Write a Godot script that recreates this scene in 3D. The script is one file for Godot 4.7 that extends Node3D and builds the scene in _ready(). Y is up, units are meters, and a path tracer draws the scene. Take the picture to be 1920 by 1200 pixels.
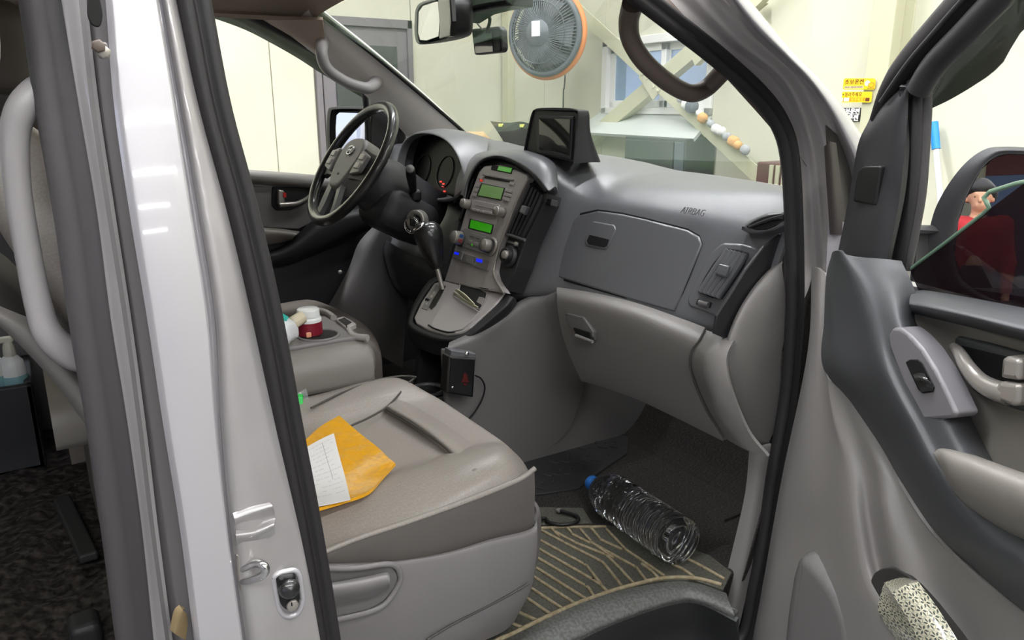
extends Node3D
# Passenger side of a van with its front door open, in a cream-panelled workshop. +X is the van's right, -Z its front, metres.

const EYE := Vector3(1.68, 1.45, 0.0)
const FOC := 1443.0
const PITCH := 15.5
const YAW := 32.8
var fw: Vector3
var up: Vector3
var rt: Vector3
var M := {}
var planes := {}
var used := {}
var door_axis: Vector3
var hinge := Vector3(0.88, 0, -1.15)

func _ready():
	# ---- camera ----
	var t := deg_to_rad(PITCH)
	var a := deg_to_rad(YAW)
	var fh := Vector3(-cos(a), 0, -sin(a))
	fw = fh * cos(t) - Vector3.UP * sin(t)
	up = fh * sin(t) + Vector3.UP * cos(t)
	rt = fw.cross(up)
	var cam := Camera3D.new()
	cam.name = "camera"
	cam.keep_aspect = Camera3D.KEEP_HEIGHT
	cam.fov = rad_to_deg(2.0 * atan(600.0 / FOC))
	cam.near = 0.02
	add_child(cam)
	cam.transform = Transform3D(Basis(rt, up, -fw), EYE)
	cam.current = true
	# ---- sky and exposure ----
	var we := WorldEnvironment.new()
	we.name = "world_environment"
	var e := Environment.new()
	e.background_mode = Environment.BG_SKY
	var sk := Sky.new()
	var sm := ProceduralSkyMaterial.new()
	sm.sky_top_color = Color(0.50, 0.60, 0.85)
	sm.sky_horizon_color = Color(0.80, 0.84, 0.98)
	sm.ground_bottom_color = Color(0.3, 0.3, 0.3)
	sm.ground_horizon_color = Color(0.6, 0.62, 0.65)
	sm.sun_angle_max = 0.0
	sk.sky_material = sm
	e.sky = sk
	e.background_energy_multiplier = 0.6
	e.tonemap_mode = Environment.TONE_MAPPER_LINEAR
	e.tonemap_exposure = 3.5
	e.sdfgi_enabled = true
	e.ssao_enabled = true
	e.ssil_enabled = true
	we.environment = e
	add_child(we)
	# ---- ceiling lamps: the rows of strip lights that the painted pillar mirrors ----
	materials()
	lamps()
	var A := deg_to_rad(70.0)
	door_axis = Vector3(sin(A), 0, cos(A))
	planes["door"] = [hinge, Vector3(-cos(A), 0, sin(A))]
	planes["face"] = [Vector3(0.2, 1.10, -1.105), Vector3(0.095, 0.31, 0.95).normalized()]
	planes["stack"] = [Vector3(-0.015, 1.15, -1.02), Vector3(0, 0.29, 0.957).normalized()]
	planes["tray"] = [Vector3(0, 0.94, -0.90), Vector3(0, 0.75, 0.66).normalized()]
	# ---- large structure, then things, small details last ----
	workshop()
	van_body()
	dashboard()
	centre_console()
	steering()
	driver_door()
	seats()
	passenger_door()
	mirrors()
	workshop_things()
	onlooker()
	small_things()
	rear_things()

# ================= pixel of the frame -> point on a plane of the place =================
func ray(u: float, v: float) -> Vector3:
	return fw + rt * ((u - 960.0) / FOC) + up * ((600.0 - v) / FOC)

func pm(mode: String, u: float, v: float, d: float) -> Vector3:
	var r := ray(u, v)
	match mode:
		"x": return EYE + r * ((d - EYE.x) / r.x)
		"y": return EYE + r * ((d - EYE.y) / r.y)
		"z": return EYE + r * ((d - EYE.z) / r.z)
	var o: Vector3 = planes[mode][0]
	var n: Vector3 = planes[mode][1]
	return EYE + r * ((n.dot(o - EYE) + d) / n.dot(r))

func nrm(mode: String) -> Vector3:
	match mode:
		"x": return Vector3.RIGHT
		"y": return Vector3.UP
		"z": return Vector3.BACK
	return planes[mode][1]

func ln(mode: String, f: Array) -> Array:      # flat [u, v, depth, ...] -> points
	var out := []
	for i in range(0, f.size(), 3):
		out.append(pm(mode, f[i], f[i + 1], f[i + 2]))
	return out

func lnd(mode: String, d: float, f: Array) -> Array:      # flat [u, v, ...] at one depth
	var out := []
	for i in range(0, f.size(), 2):
		out.append(pm(mode, f[i], f[i + 1], d))
	return out

func vs(f: Array) -> Array:      # flat [x, y, z, ...]
	var out := []
	for i in range(0, f.size(), 3):
		out.append(Vector3(f[i], f[i + 1], f[i + 2]))
	return out

# ================= scene tree =================
func numbered(n: String) -> String:
	if not used.has(n):
		used[n] = 0
		return n
	used[n] += 1
	return "%s_%03d" % [n, used[n]]

func thing(called: String, label: String, category: String, at := Vector3.ZERO, group := "") -> Node3D:
	var o := Node3D.new()
	o.name = numbered(called)
	add_child(o)
	o.position = at
	o.set_meta("label", label)
	o.set_meta("category", category)
	if group != "":
		o.set_meta("group", group)
	return o

func tag(o: Node3D, label: String, category: String, group := "") -> Node3D:
	o.set_meta("label", label)
	o.set_meta("category", category)
	if group != "":
		o.set_meta("group", group)
	return o

func chain(p: Node) -> Transform3D:
	var x := Transform3D.IDENTITY
	while p != self and p is Node3D:
		x = p.transform * x
		p = p.get_parent()
	return x

# a mesh whose vertices are world coordinates (local = false) or the parent's own coordinates
func obj(called: String, mesh: Mesh, m: Material, parent: Node = null, local := false, label := "") -> MeshInstance3D:
	var o := MeshInstance3D.new()
	o.mesh = mesh
	o.material_override = m
	o.cast_shadow = GeometryInstance3D.SHADOW_CASTING_SETTING_ON
	if parent == null:
		o.name = numbered(called)
		add_child(o)
	else:
		o.name = called
		parent.add_child(o, true)
		if not local:
			o.transform = chain(parent).affine_inverse()
	if label != "":
		o.set_meta("label", label)
	return o

func struct(called: String, mesh: Mesh, m: Material, parent: Node = null) -> MeshInstance3D:
	var o := obj(called, mesh, m, parent)
	if parent == null:
		o.set_meta("kind", "structure")
	return o

# ================= mesh builders =================
func cr(a: Vector3, b: Vector3, c: Vector3, d: Vector3, t: float) -> Vector3:
	var t2 := t * t
	var t3 := t2 * t
	return 0.5 * ((2.0 * b) + (c - a) * t + (2.0 * a - 5.0 * b + 4.0 * c - d) * t2 + (3.0 * b - a - 3.0 * c + d) * t3)

func at_line(p: Array, s: float, closed := false) -> Vector3:
	var n := p.size()
	var i := int(floor(s))
	var f := s - i
	if closed:
		return cr(p[(i - 1 + n) % n], p[i % n], p[(i + 1) % n], p[(i + 2) % n], f)
	if i >= n - 1:
		i = n - 2
		f = 1.0
	var a: Vector3 = p[i - 1] if i > 0 else p[0] * 2.0 - p[1]
	var d: Vector3 = p[i + 2] if i + 2 < n else p[n - 1] * 2.0 - p[n - 2]
	return cr(a, p[i], p[i + 1], d, f)

func smooth_line(p: Array, n: int, closed := false) -> Array:
	var out := []
	var span := float(p.size()) if closed else float(p.size() - 1)
	for i in n:
		out.append(at_line(p, span * i / (float(n) if closed else float(n - 1)), closed))
	return out

class Bld:
	var v := PackedVector3Array()
	var n := PackedVector3Array()
	var uv := PackedVector2Array()
	var ix := PackedInt32Array()
	func add(p: Vector3, q := Vector2.ZERO) -> int:
		v.append(p)
		uv.append(q)
		return v.size() - 1
	func tri(a: int, b: int, c: int):
		ix.append_array(PackedInt32Array([a, b, c]))
	func quad(a: int, b: int, c: int, d: int):
		ix.append_array(PackedInt32Array([a, b, c, a, c, d]))
	func flat_tri(a: Vector3, b: Vector3, c: Vector3):
		tri(add(a), add(b), add(c))
	func flat_quad(a: Vector3, b: Vector3, c: Vector3, d: Vector3):
		quad(add(a, Vector2(0, 0)), add(b, Vector2(1, 0)), add(c, Vector2(1, 1)), add(d, Vector2(0, 1)))
	func mesh() -> ArrayMesh:
		n.resize(v.size())
		n.fill(Vector3.ZERO)
		for i in range(0, ix.size(), 3):
			var a := v[ix[i]]
			var k := (v[ix[i + 2]] - a).cross(v[ix[i + 1]] - a)
			for j in 3:
				n[ix[i + j]] += k
		for i in n.size():
			n[i] = n[i].normalized() if n[i].length_squared() > 1e-24 else Vector3.UP
		var arr := []
		arr.resize(Mesh.ARRAY_MAX)
		arr[Mesh.ARRAY_VERTEX] = v
		arr[Mesh.ARRAY_NORMAL] = n
		arr[Mesh.ARRAY_TEX_UV] = uv
		arr[Mesh.ARRAY_INDEX] = ix
		var m := ArrayMesh.new()
		m.add_surface_from_arrays(Mesh.PRIMITIVE_TRIANGLES, arr)
		return m
	func merge(o: Bld, x := Transform3D.IDENTITY):
		var k := v.size()
		for i in o.v.size():
			v.append(x * o.v[i])
			uv.append(o.uv[i])
		for i in o.ix:
			ix.append(i + k)

# a smooth sheet through lines of points; th > 0 gives it a back and rims. The front looks along towards().
func loftb(lines: Array, nu: int, sv: int, th := 0.0, front := Vector3.ZERO, closed_u := false, closed_v := false) -> Bld:
	var rows := []
	for l in lines:
		rows.append(smooth_line(l, nu, closed_u))
	var nv: int = (lines.size() * sv) if closed_v else ((lines.size() - 1) * sv + 1)
	var g := []
	for i in nv:
		g.append([])
	for j in nu:
		var col := []
		for r in rows:
			col.append(r[j])
		for i in nv:
			g[i].append(at_line(col, float(i) / sv, closed_v))
	var b := Bld.new()
	for i in nv:
		for j in nu:
			b.add(g[i][j], Vector2(float(j) / (nu - 1), float(i) / maxf(1, nv - 1)))
	var flip := false
	var mi: int = (nv / 2) if nv > 2 else 0
	var mj: int = nu / 2
	if front != Vector3.ZERO:
		var s := 0.0
		for i in nv - 1:
			for j in nu - 1:
				s += ((g[i + 1][j] - g[i][j]) as Vector3).cross(g[i][j + 1] - g[i][j]).dot(front)
		flip = s < 0
	var wrap_j: int = nu if closed_u else nu - 1
	var wrap_i: int = nv if closed_v else nv - 1
	for i in wrap_i:
		for j in wrap_j:
			var i2 := (i + 1) % nv
			var j2 := (j + 1) % nu
			if flip:
				b.quad(i * nu + j, i2 * nu + j, i2 * nu + j2, i * nu + j2)
			else:
				b.quad(i * nu + j, i * nu + j2, i2 * nu + j2, i2 * nu + j)
	if th > 0.0:
		var base := Bld.new()
		base.merge(b)
		base.mesh()
		var k := b.v.size()
		for i in k:
			b.add(base.v[i] - base.n[i] * th, base.uv[i])
		var m := b.ix.size()
		for i in range(0, m, 3):
			b.tri(b.ix[i] + k, b.ix[i + 2] + k, b.ix[i + 1] + k)
		var edge := []
		if not closed_u and not closed_v:
			for j in nu: edge.append(j)
			for i in range(1, nv): edge.append(i * nu + nu - 1)
			for j in range(nu - 2, -1, -1): edge.append((nv - 1) * nu + j)
			for i in range(nv - 2, 0, -1): edge.append(i * nu)
			for q in edge.size():
				var e0: int = edge[q]
				var e1: int = edge[(q + 1) % edge.size()]
				var c := [b.v[e0], b.v[e1], b.v[e1 + k], b.v[e0 + k]]
				if flip:
					b.flat_quad(c[0], c[1], c[2], c[3])
				else:
					b.flat_quad(c[0], c[3], c[2], c[1])
	return b

func loft(lines: Array, nu: int, sv: int, th := 0.0, front := Vector3.ZERO, closed_u := false, closed_v := false) -> ArrayMesh:
	return loftb(lines, nu, sv, th, front, closed_u, closed_v).mesh()

# a tube along points; r is a number or one number per point; prof is a closed unit outline (x along the side vector, y along ref)
func tubeb(path: Array, r, n := 24, sides := 10, closed := false, ref := Vector3.UP, prof := PackedVector2Array(), fixed := false) -> Bld:
	var p := smooth_line(path, n, closed)
	var b := Bld.new()
	if prof.is_empty():
		for k in sides:
			prof.append(Vector2(cos(TAU * k / sides), sin(TAU * k / sides)))
	var m := prof.size()
	var y := ref
	for i in n:
		var t: Vector3
		if closed:
			t = (p[(i + 1) % n] - p[(i - 1 + n) % n]).normalized()
		else:
			t = (p[mini(i + 1, n - 1)] - p[maxi(i - 1, 0)]).normalized()
		if fixed:
			y = ref
		y = (y - t * y.dot(t))
		y = y.normalized() if y.length() > 1e-4 else t.cross(Vector3.RIGHT).normalized()
		var x := t.cross(y)
		var rr: float
		if r is Array:
			var s: float = float(i) / (n - 1) * (r.size() - 1)
			var q: int = mini(int(s), r.size() - 2)
			rr = lerpf(r[q], r[q + 1], s - q)
		else:
			rr = r
		for k in m:
			b.add(p[i] + (x * prof[k].x + y * prof[k].y) * rr, Vector2(float(k) / m, float(i) / n))
	var last: int = n if closed else n - 1
	for i in last:
		var i2 := (i + 1) % n
		for k in m:
			var k2 := (k + 1) % m
			b.quad(i * m + k, i * m + k2, i2 * m + k2, i2 * m + k)
	if not closed:
		for e in [0, n - 1]:
			var c := b.add(p[e])
			var first := b.v.size()
			for k in m:
				b.add(b.v[e * m + k])
			for k in m:
				var k2 := (k + 1) % m
				if e == 0:
					b.tri(c, first + k2, first + k)
				else:
					b.tri(c, first + k, first + k2)
	return b

func tube(path: Array, r, n := 24, sides := 10, closed := false, ref := Vector3.UP, prof := PackedVector2Array(), fixed := false) -> ArrayMesh:
	return tubeb(path, r, n, sides, closed, ref, prof, fixed).mesh()

func arc_pts(f: Array) -> PackedVector2Array:
	var out := PackedVector2Array()
	for i in range(0, f.size(), 2):
		out.append(Vector2(f[i], f[i + 1]))
	return out

# corners rounded by r
func rc(p: PackedVector2Array, r: float, seg := 4) -> PackedVector2Array:
	if r <= 0.0:
		return p
	var out := PackedVector2Array()
	var n := p.size()
	for i in n:
		var a := p[(i - 1 + n) % n]
		var b := p[i]
		var c := p[(i + 1) % n]
		var d1 := (a - b)
		var d2 := (c - b)
		var k := minf(r, minf(d1.length(), d2.length()) * 0.48)
		var s := b + d1.normalized() * k
		var e := b + d2.normalized() * k
		for q in seg + 1:
			var t := float(q) / seg
			out.append(s.lerp(b, t).lerp(b.lerp(e, t), t))
	return out

# a flat piece with rounded front edges: front at o, back th behind it; front looks along ux x uy
func plateb(poly: PackedVector2Array, o: Vector3, ux: Vector3, uy: Vector3, th: float, bev := 0.0, seg := 2, dome := 0.0) -> Bld:
	var p := PackedVector2Array(poly)
	if Geometry2D.is_polygon_clockwise(p):
		p.reverse()
	# is_polygon_clockwise speaks of y down; make the area positive in (ux, uy)
	var area := 0.0
	for i in p.size():
		area += p[i].cross(p[(i + 1) % p.size()])
	if area < 0:
		p.reverse()
	var n := p.size()
	var nz := ux.cross(uy).normalized()
	var inn := PackedVector2Array()
	for i in n:
		var d1 := (p[i] - p[(i - 1 + n) % n]).normalized()
		var d2 := (p[(i + 1) % n] - p[i]).normalized()
		var bis := (Vector2(-d1.y, d1.x) + Vector2(-d2.y, d2.x))
		var l := bis.length()
		bis = bis / l if l > 1e-5 else Vector2(-d1.y, d1.x)
		inn.append(bis / maxf(0.45, bis.dot(Vector2(-d1.y, d1.x))))
	var lo := p[0]
	var hi := p[0]
	for q in p:
		lo = lo.min(q)
		hi = hi.max(q)
	var b := Bld.new()
	var put := func(q: Vector2, z: float) -> int:
		return b.add(o + ux * q.x + uy * q.y + nz * z, Vector2((q.x - lo.x) / maxf(1e-6, hi.x - lo.x), 1.0 - (q.y - lo.y) / maxf(1e-6, hi.y - lo.y)))
	var tris := Geometry2D.triangulate_polygon(p)
	var rings := []
	var steps := seg if bev > 0.0 else 0
	for s in steps + 1:
		var a := PI / 2.0 * (1.0 - float(s) / maxi(1, steps))
		var ring := []
		for i in n:
			ring.append(put.call(p[i] + inn[i] * (bev * (1.0 - cos(a))) if bev > 0.0 else p[i], -bev * (1.0 - sin(a)) if bev > 0.0 else 0.0))
		rings.append(ring)
	# front
	var f0: Array = rings[0]
	if bev <= 0.0:
		f0 = []
		for i in n:
			f0.append(put.call(p[i], 0.0))
	for i in range(0, tris.size(), 3):
		var ta := tris[i]
		var tb := tris[i + 1]
		var tc := tris[i + 2]
		if (p[tb] - p[ta]).cross(p[tc] - p[ta]) > 0:
			b.tri(f0[ta], f0[tc], f0[tb])
		else:
			b.tri(f0[ta], f0[tb], f0[tc])
	for s in steps:
		for i in n:
			var j := (i + 1) % n
			b.quad(rings[s][i], rings[s][j], rings[s + 1][j], rings[s + 1][i])
	# side and back, with edges of their own
	var z1 := -bev
	for i in n:
		var j := (i + 1) % n
		var q0: int = put.call(p[i], z1)
		var q1: int = put.call(p[j], z1)
		var q2: int = put.call(p[j], -th)
		var q3: int = put.call(p[i], -th)
		b.quad(q0, q1, q2, q3)
	var k0 := b.v.size()
	for i in n:
		put.call(p[i], -th)
	for i in range(0, tris.size(), 3):
		var ta := tris[i]
		var tb := tris[i + 1]
		var tc := tris[i + 2]
		if (p[tb] - p[ta]).cross(p[tc] - p[ta]) > 0:
			b.tri(k0 + ta, k0 + tb, k0 + tc)
		else:
			b.tri(k0 + ta, k0 + tc, k0 + tb)
	return b

func frame_of(mode: String) -> Array:      # right and up on a plane, seen from its front
	var n := nrm(mode)
	var ux := Vector3.UP.cross(n)
	ux = ux.normalized() if ux.length() > 0.05 else Vector3.RIGHT
	return [ux, n.cross(ux).normalized(), n]

# outline given in the frame's pixels, built on a plane of the place
func pplateb(mode: String, d: float, f: Array, th: float, bev := 0.0, r := 0.0, sm := 0) -> Bld:
	var pts := lnd(mode, d, f)
	if sm > 0:
		pts = smooth_line(pts, sm, true)
	var fr := frame_of(mode)
	var o: Vector3 = pts[0]
	var q := PackedVector2Array()
	for p in pts:
		q.append(Vector2((p - o).dot(fr[0]), (p - o).dot(fr[1])))
	return plateb(rc(q, r), o, fr[0], fr[1], th, bev)

func pplate(mode: String, d: float, f: Array, th: float, bev := 0.0, r := 0.0, sm := 0) -> ArrayMesh:
	return pplateb(mode, d, f, th, bev, r, sm).mesh()

func pring(mode: String, d: float, f: Array, rad: float, r := 0.0, n := 60, sides := 8) -> ArrayMesh:      # a bead that runs round an outline
	var pts := lnd(mode, d, f)
	var fr := frame_of(mode)
	var o: Vector3 = pts[0]
	var q := PackedVector2Array()
	for p in pts:
		q.append(Vector2((p - o).dot(fr[0]), (p - o).dot(fr[1])))
	q = rc(q, r)
	var w := []
	for p in q:
		w.append(o + fr[0] * p.x + fr[1] * p.y)
	return tube(w, rad, maxi(n, w.size() * 2), sides, true, fr[2])

func rboxb(s: Vector3, r: float, seg := 3) -> Bld:
	var b := Bld.new()
	var h := s * 0.5
	r = minf(r, minf(h.x, minf(h.y, h.z)))
	var stops := func(hh: float) -> Array:
		var out := []
		for i in seg + 1:
			out.append([-hh + r, -cos(PI / 4.0 * (1.0 - 0.0)) * 0.0 - tan(PI / 4.0 * (1.0 - float(i) / seg))])
		for i in seg + 1:
			out.append([hh - r, tan(PI / 4.0 * float(i) / seg)])
		return out
	for ax in 3:
		for sg in [-1.0, 1.0]:
			var u := (ax + 1) % 3
			var w := (ax + 2) % 3
			var su: Array = stops.call(h[u])
			var sw: Array = stops.call(h[w])
			var k := b.v.size()
			for i in su.size():
				for j in sw.size():
					var c := Vector3.ZERO
					c[ax] = sg * (h[ax] - r)
					c[u] = su[i][0]
					c[w] = sw[j][0]
					var d := Vector3.ZERO
					d[ax] = sg
					d[u] = su[i][1]
					d[w] = sw[j][1]
					b.add(c + d.normalized() * r, Vector2(float(i) / (su.size() - 1), float(j) / (sw.size() - 1)))
			var nn := sw.size()
			for i in su.size() - 1:
				for j in nn - 1:
					var a := k + i * nn + j
					if sg > 0:
						b.quad(a, a + 1, a + nn + 1, a + nn)
					else:
						b.quad(a, a + nn, a + nn + 1, a + 1)
	return b

func rbox(s: Vector3, r: float, seg := 3) -> ArrayMesh:
	return rboxb(s, r, seg).mesh()

func rbox_at(c: Vector3, s: Vector3, r: float, bas := Basis.IDENTITY) -> ArrayMesh:
	var b := Bld.new()
	b.merge(rboxb(s, r), Transform3D(bas, c))
	return b.mesh()

# turned round y: prof is flat [radius, height, ...] from bottom to top; double points give a crease
func latheb(f: Array, seg := 24) -> Bld:
	var b := Bld.new()
	var m := f.size() / 2
	for i in m - 1:
		if absf(f[i * 2] - f[i * 2 + 2]) + absf(f[i * 2 + 1] - f[i * 2 + 3]) < 1e-7:
			continue
	for i in m:
		for k in seg + 1:
			var a := TAU * k / seg
			b.add(Vector3(cos(a) * f[i * 2], f[i * 2 + 1], sin(a) * f[i * 2]), Vector2(float(k) / seg, 1.0 - float(i) / (m - 1)))
	for i in m - 1:
		if absf(f[i * 2] - f[i * 2 + 2]) + absf(f[i * 2 + 1] - f[i * 2 + 3]) < 1e-7:
			continue
		for k in seg:
			var a := i * (seg + 1) + k
			b.quad(a, a + 1, a + seg + 2, a + seg + 1)
	return b

func lathe_at(f: Array, x: Transform3D, seg := 24) -> ArrayMesh:
	var b := Bld.new()
	b.merge(latheb(f, seg), x)
	return b.mesh()

func along(o: Vector3, dir: Vector3) -> Transform3D:      # y axis along dir
	var y := dir.normalized()
	var x := y.cross(Vector3(0.31, 0.2, 0.93)).normalized()
	return Transform3D(Basis(x, y, x.cross(y)), o)

func box_mesh(lo: Vector3, hi: Vector3, r := 0.004) -> ArrayMesh:
	return rbox_at((lo + hi) * 0.5, (hi - lo).abs(), r)

func flat_box(lo: Vector3, hi: Vector3) -> Bld:
	var b := Bld.new()
	var c := []
	for i in 8:
		c.append(Vector3(hi.x if i & 1 else lo.x, hi.y if i & 2 else lo.y, hi.z if i & 4 else lo.z))
	for q in [[0, 2, 3, 1], [4, 5, 7, 6], [0, 1, 5, 4], [2, 6, 7, 3], [0, 4, 6, 2], [1, 3, 7, 5]]:
		b.flat_quad(c[q[0]], c[q[3]], c[q[2]], c[q[1]])
	# faces wound so that they look outwards
	for i in range(0, b.ix.size(), 3):
		var a := b.v[b.ix[i]]
		var nn := (b.v[b.ix[i + 2]] - a).cross(b.v[b.ix[i + 1]] - a)
		if nn.dot(a - (lo + hi) * 0.5) < 0:
			var t := b.ix[i + 1]
			b.ix[i + 1] = b.ix[i + 2]
			b.ix[i + 2] = t
	return b

# ================= materials =================
func tex_noise(kind: int, freq: float, seed_: int, size := 256, oct := 3) -> NoiseTexture2D:
	var n := FastNoiseLite.new()
	n.noise_type = kind
	n.frequency = freq
	n.seed = seed_
	n.fractal_octaves = oct
	var t := NoiseTexture2D.new()
	t.width = size
	t.height = size
	t.seamless = true
	t.noise = n
	return t

func bumps(kind: int, freq: float, seed_: int, strength: float, size := 256, oct := 3) -> NoiseTexture2D:
	var t := tex_noise(kind, freq, seed_, size, oct)
	t.as_normal_map = true
	t.bump_strength = strength
	return t

func tinted(kind: int, freq: float, seed_: int, lo: Color, hi: Color, oct := 4, size := 512) -> NoiseTexture2D:
	var t := tex_noise(kind, freq, seed_, size, oct)
	var g := Gradient.new()
	g.set_color(0, lo)
	g.set_color(1, hi)
	g.set_offset(0, 0.25)
	g.set_offset(1, 0.75)
	t.color_ramp = g
	return t

func mk(n: String, c: Color, rough: float, metal := 0.0) -> StandardMaterial3D:
	var m := StandardMaterial3D.new()
	m.resource_name = n
	m.albedo_color = c
	m.roughness = rough
	m.metallic = metal
	m.cull_mode = BaseMaterial3D.CULL_DISABLED
	M[n] = m
	return m

func grain(m: StandardMaterial3D, t: Texture2D, scale: float, amount: float) -> StandardMaterial3D:
	m.normal_enabled = true
	m.normal_texture = t
	m.normal_scale = amount
	m.uv1_triplanar = true
	m.uv1_scale = Vector3.ONE * scale
	return m

func glow(m: StandardMaterial3D, c: Color, e: float) -> StandardMaterial3D:
	m.emission_enabled = true
	m.emission = c
	m.emission_energy_multiplier = e
	return m

func wear(m: StandardMaterial3D, t: Texture2D, scale: float):
	m.albedo_texture = t
	m.uv1_triplanar = true
	m.uv1_scale = Vector3.ONE * scale

func materials():
	var fine := bumps(FastNoiseLite.TYPE_SIMPLEX, 0.09, 3, 3.0)
	var leather := bumps(FastNoiseLite.TYPE_CELLULAR, 0.06, 5, 4.0)
	var crumple := bumps(FastNoiseLite.TYPE_SIMPLEX_SMOOTH, 0.012, 9, 10.0)
	var carpet := bumps(FastNoiseLite.TYPE_SIMPLEX, 0.12, 11, 14.0)
	var p := mk("paint", Color(0.70, 0.69, 0.705), 0.32, 0.25)
	p.clearcoat_enabled = true
	p.clearcoat = 1.0
	p.clearcoat_roughness = 0.04
	var pj := mk("paint_jamb", Color(0.655, 0.645, 0.65), 0.4, 0.2)
	wear(pj, tinted(FastNoiseLite.TYPE_SIMPLEX_SMOOTH, 0.006, 21, Color(0.94, 0.93, 0.92), Color(1, 1, 1)), 1.5)
	pj.clearcoat_enabled = true
	pj.clearcoat = 1.0
	pj.clearcoat_roughness = 0.06
	grain(mk("rubber", Color(0.135, 0.125, 0.13), 0.62), fine, 30, 0.3)
	grain(mk("rubber_worn", Color(0.25, 0.24, 0.245), 0.62), fine, 30, 0.3)
	grain(mk("dash", Color(0.375, 0.378, 0.392), 0.38), leather, 40, 0.3).metallic_specular = 0.74
	grain(mk("dash_dark", Color(0.16, 0.16, 0.17), 0.5), leather, 40, 0.3)
	grain(mk("trim", Color(0.50, 0.485, 0.475), 0.5), leather, 25, 0.25)
	grain(mk("trim_dim", Color(0.41, 0.40, 0.395), 0.52), leather, 25, 0.25)
	grain(mk("seat_shell", Color(0.47, 0.455, 0.455), 0.45), fine, 30, 0.2)
	grain(mk("pale_trim", Color(0.52, 0.50, 0.475), 0.5), fine, 30, 0.2)
	grain(mk("handle_grey", Color(0.60, 0.585, 0.59), 0.38), fine, 30, 0.1)
	grain(mk("handle_brown", Color(0.38, 0.335, 0.305), 0.45), fine, 30, 0.15)
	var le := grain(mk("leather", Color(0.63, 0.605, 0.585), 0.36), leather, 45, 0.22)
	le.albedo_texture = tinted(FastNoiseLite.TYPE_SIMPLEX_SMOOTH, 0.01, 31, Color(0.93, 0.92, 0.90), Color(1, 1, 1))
	grain(mk("leather_mid", Color(0.49, 0.47, 0.45), 0.42), leather, 45, 0.25)
	mk("seam", Color(0.30, 0.285, 0.27), 0.7)
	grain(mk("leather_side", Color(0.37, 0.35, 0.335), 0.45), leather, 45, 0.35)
	grain(mk("driver_leather", Color(0.40, 0.37, 0.345), 0.45), leather, 45, 0.3)
	grain(mk("headliner", Color(0.66, 0.60, 0.55), 0.9), fine, 40, 0.5)
	var cp := grain(mk("carpet", Color(0.25, 0.235, 0.225), 0.95), carpet, 22, 0.8)
	cp.albedo_texture = tinted(FastNoiseLite.TYPE_SIMPLEX, 0.012, 41, Color(0.66, 0.63, 0.6), Color(1, 1, 1), 5)
	var mt := grain(mk("mat", Color(0.33, 0.33, 0.30), 0.7), fine, 20, 0.4)
	mt.albedo_texture = tinted(FastNoiseLite.TYPE_SIMPLEX, 0.012, 43, Color(0.82, 0.80, 0.76), Color(1, 1, 1), 5)
	var mr := mk("mat_ridge", Color(0.63, 0.585, 0.48), 0.85)
	wear(mr, tinted(FastNoiseLite.TYPE_SIMPLEX, 0.02, 44, Color(0.85, 0.82, 0.78), Color(1, 1, 1), 4), 6)
	var st := grain(mk("step_plastic", Color(0.37, 0.375, 0.37), 0.5), fine, 20, 0.4)
	st.albedo_texture = tinted(FastNoiseLite.TYPE_SIMPLEX, 0.01, 45, Color(0.78, 0.76, 0.72), Color(1, 1, 1), 5)
	grain(mk("step_dark", Color(0.17, 0.172, 0.175), 0.5), fine, 20, 0.4)
	grain(mk("pillar_grey", Color(0.84, 0.82, 0.80), 0.55), fine, 30, 0.15)
	grain(mk("dash_door", Color(0.275, 0.28, 0.29), 0.48), leather, 40, 0.3)
	mk("switch_silver", Color(0.47, 0.46, 0.475), 0.42, 0.1)
	mk("ledge", Color(0.74, 0.76, 0.74), 0.5)
	var js := mk("jamb_silver", Color(0.84, 0.82, 0.81), 0.35, 0.15)
	js.clearcoat_enabled = true
	js.clearcoat_roughness = 0.1
	mk("silver", Color(0.64, 0.62, 0.61), 0.38, 0.1)
	mk("silver_dim", Color(0.50, 0.485, 0.475), 0.4, 0.1)
	mk("chrome", Color(0.86, 0.86, 0.86), 0.12, 1.0)
	mk("satin", Color(0.62, 0.60, 0.575), 0.28, 0.45)
	var bl := mk("gloss_black", Color(0.035, 0.035, 0.038), 0.15)
	bl.clearcoat_enabled = true
	mk("cluster_black", Color(0.02, 0.02, 0.022), 0.35).metallic_specular = 0.2
	mk("pocket_grey", Color(0.20, 0.19, 0.185), 0.6)
	mk("black", Color(0.06, 0.06, 0.063), 0.5)
	mk("hole", Color(0.025, 0.025, 0.027), 0.7)
	mk("white", Color(0.9, 0.9, 0.9), 0.4)
	mk("white_gloss", Color(0.90, 0.91, 0.91), 0.2)
	mk("green_lcd", Color(0.25, 0.65, 0.10), 0.15)
	glow(M["green_lcd"], Color(0.16, 0.60, 0.04), 0.10)
	mk("pale_lcd", Color(0.50, 0.62, 0.42), 0.12)
	glow(M["pale_lcd"], Color(0.40, 0.58, 0.28), 0.06)
	mk("blue_led", Color(0.05, 0.1, 0.6), 0.3)
	glow(M["blue_led"], Color(0.05, 0.12, 1.0), 0.35)
	mk("red_led", Color(0.6, 0.1, 0.05), 0.3)
	glow(M["red_led"], Color(1.0, 0.18, 0.1), 0.2)
	mk("red", Color(0.72, 0.12, 0.12), 0.4)
	var wg := mk("windscreen_glass", Color(0.72, 0.95, 0.72, 0.24), 0.02)
	wg.transparency = BaseMaterial3D.TRANSPARENCY_ALPHA
	var sg := mk("smoked", Color(0.30, 0.33, 0.28, 0.88), 0.06)
	sg.transparency = BaseMaterial3D.TRANSPARENCY_ALPHA
	var tg := mk("tinted_glass", Color(0.10, 0.055, 0.07, 0.80), 0.03)
	tg.transparency = BaseMaterial3D.TRANSPARENCY_ALPHA
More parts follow.
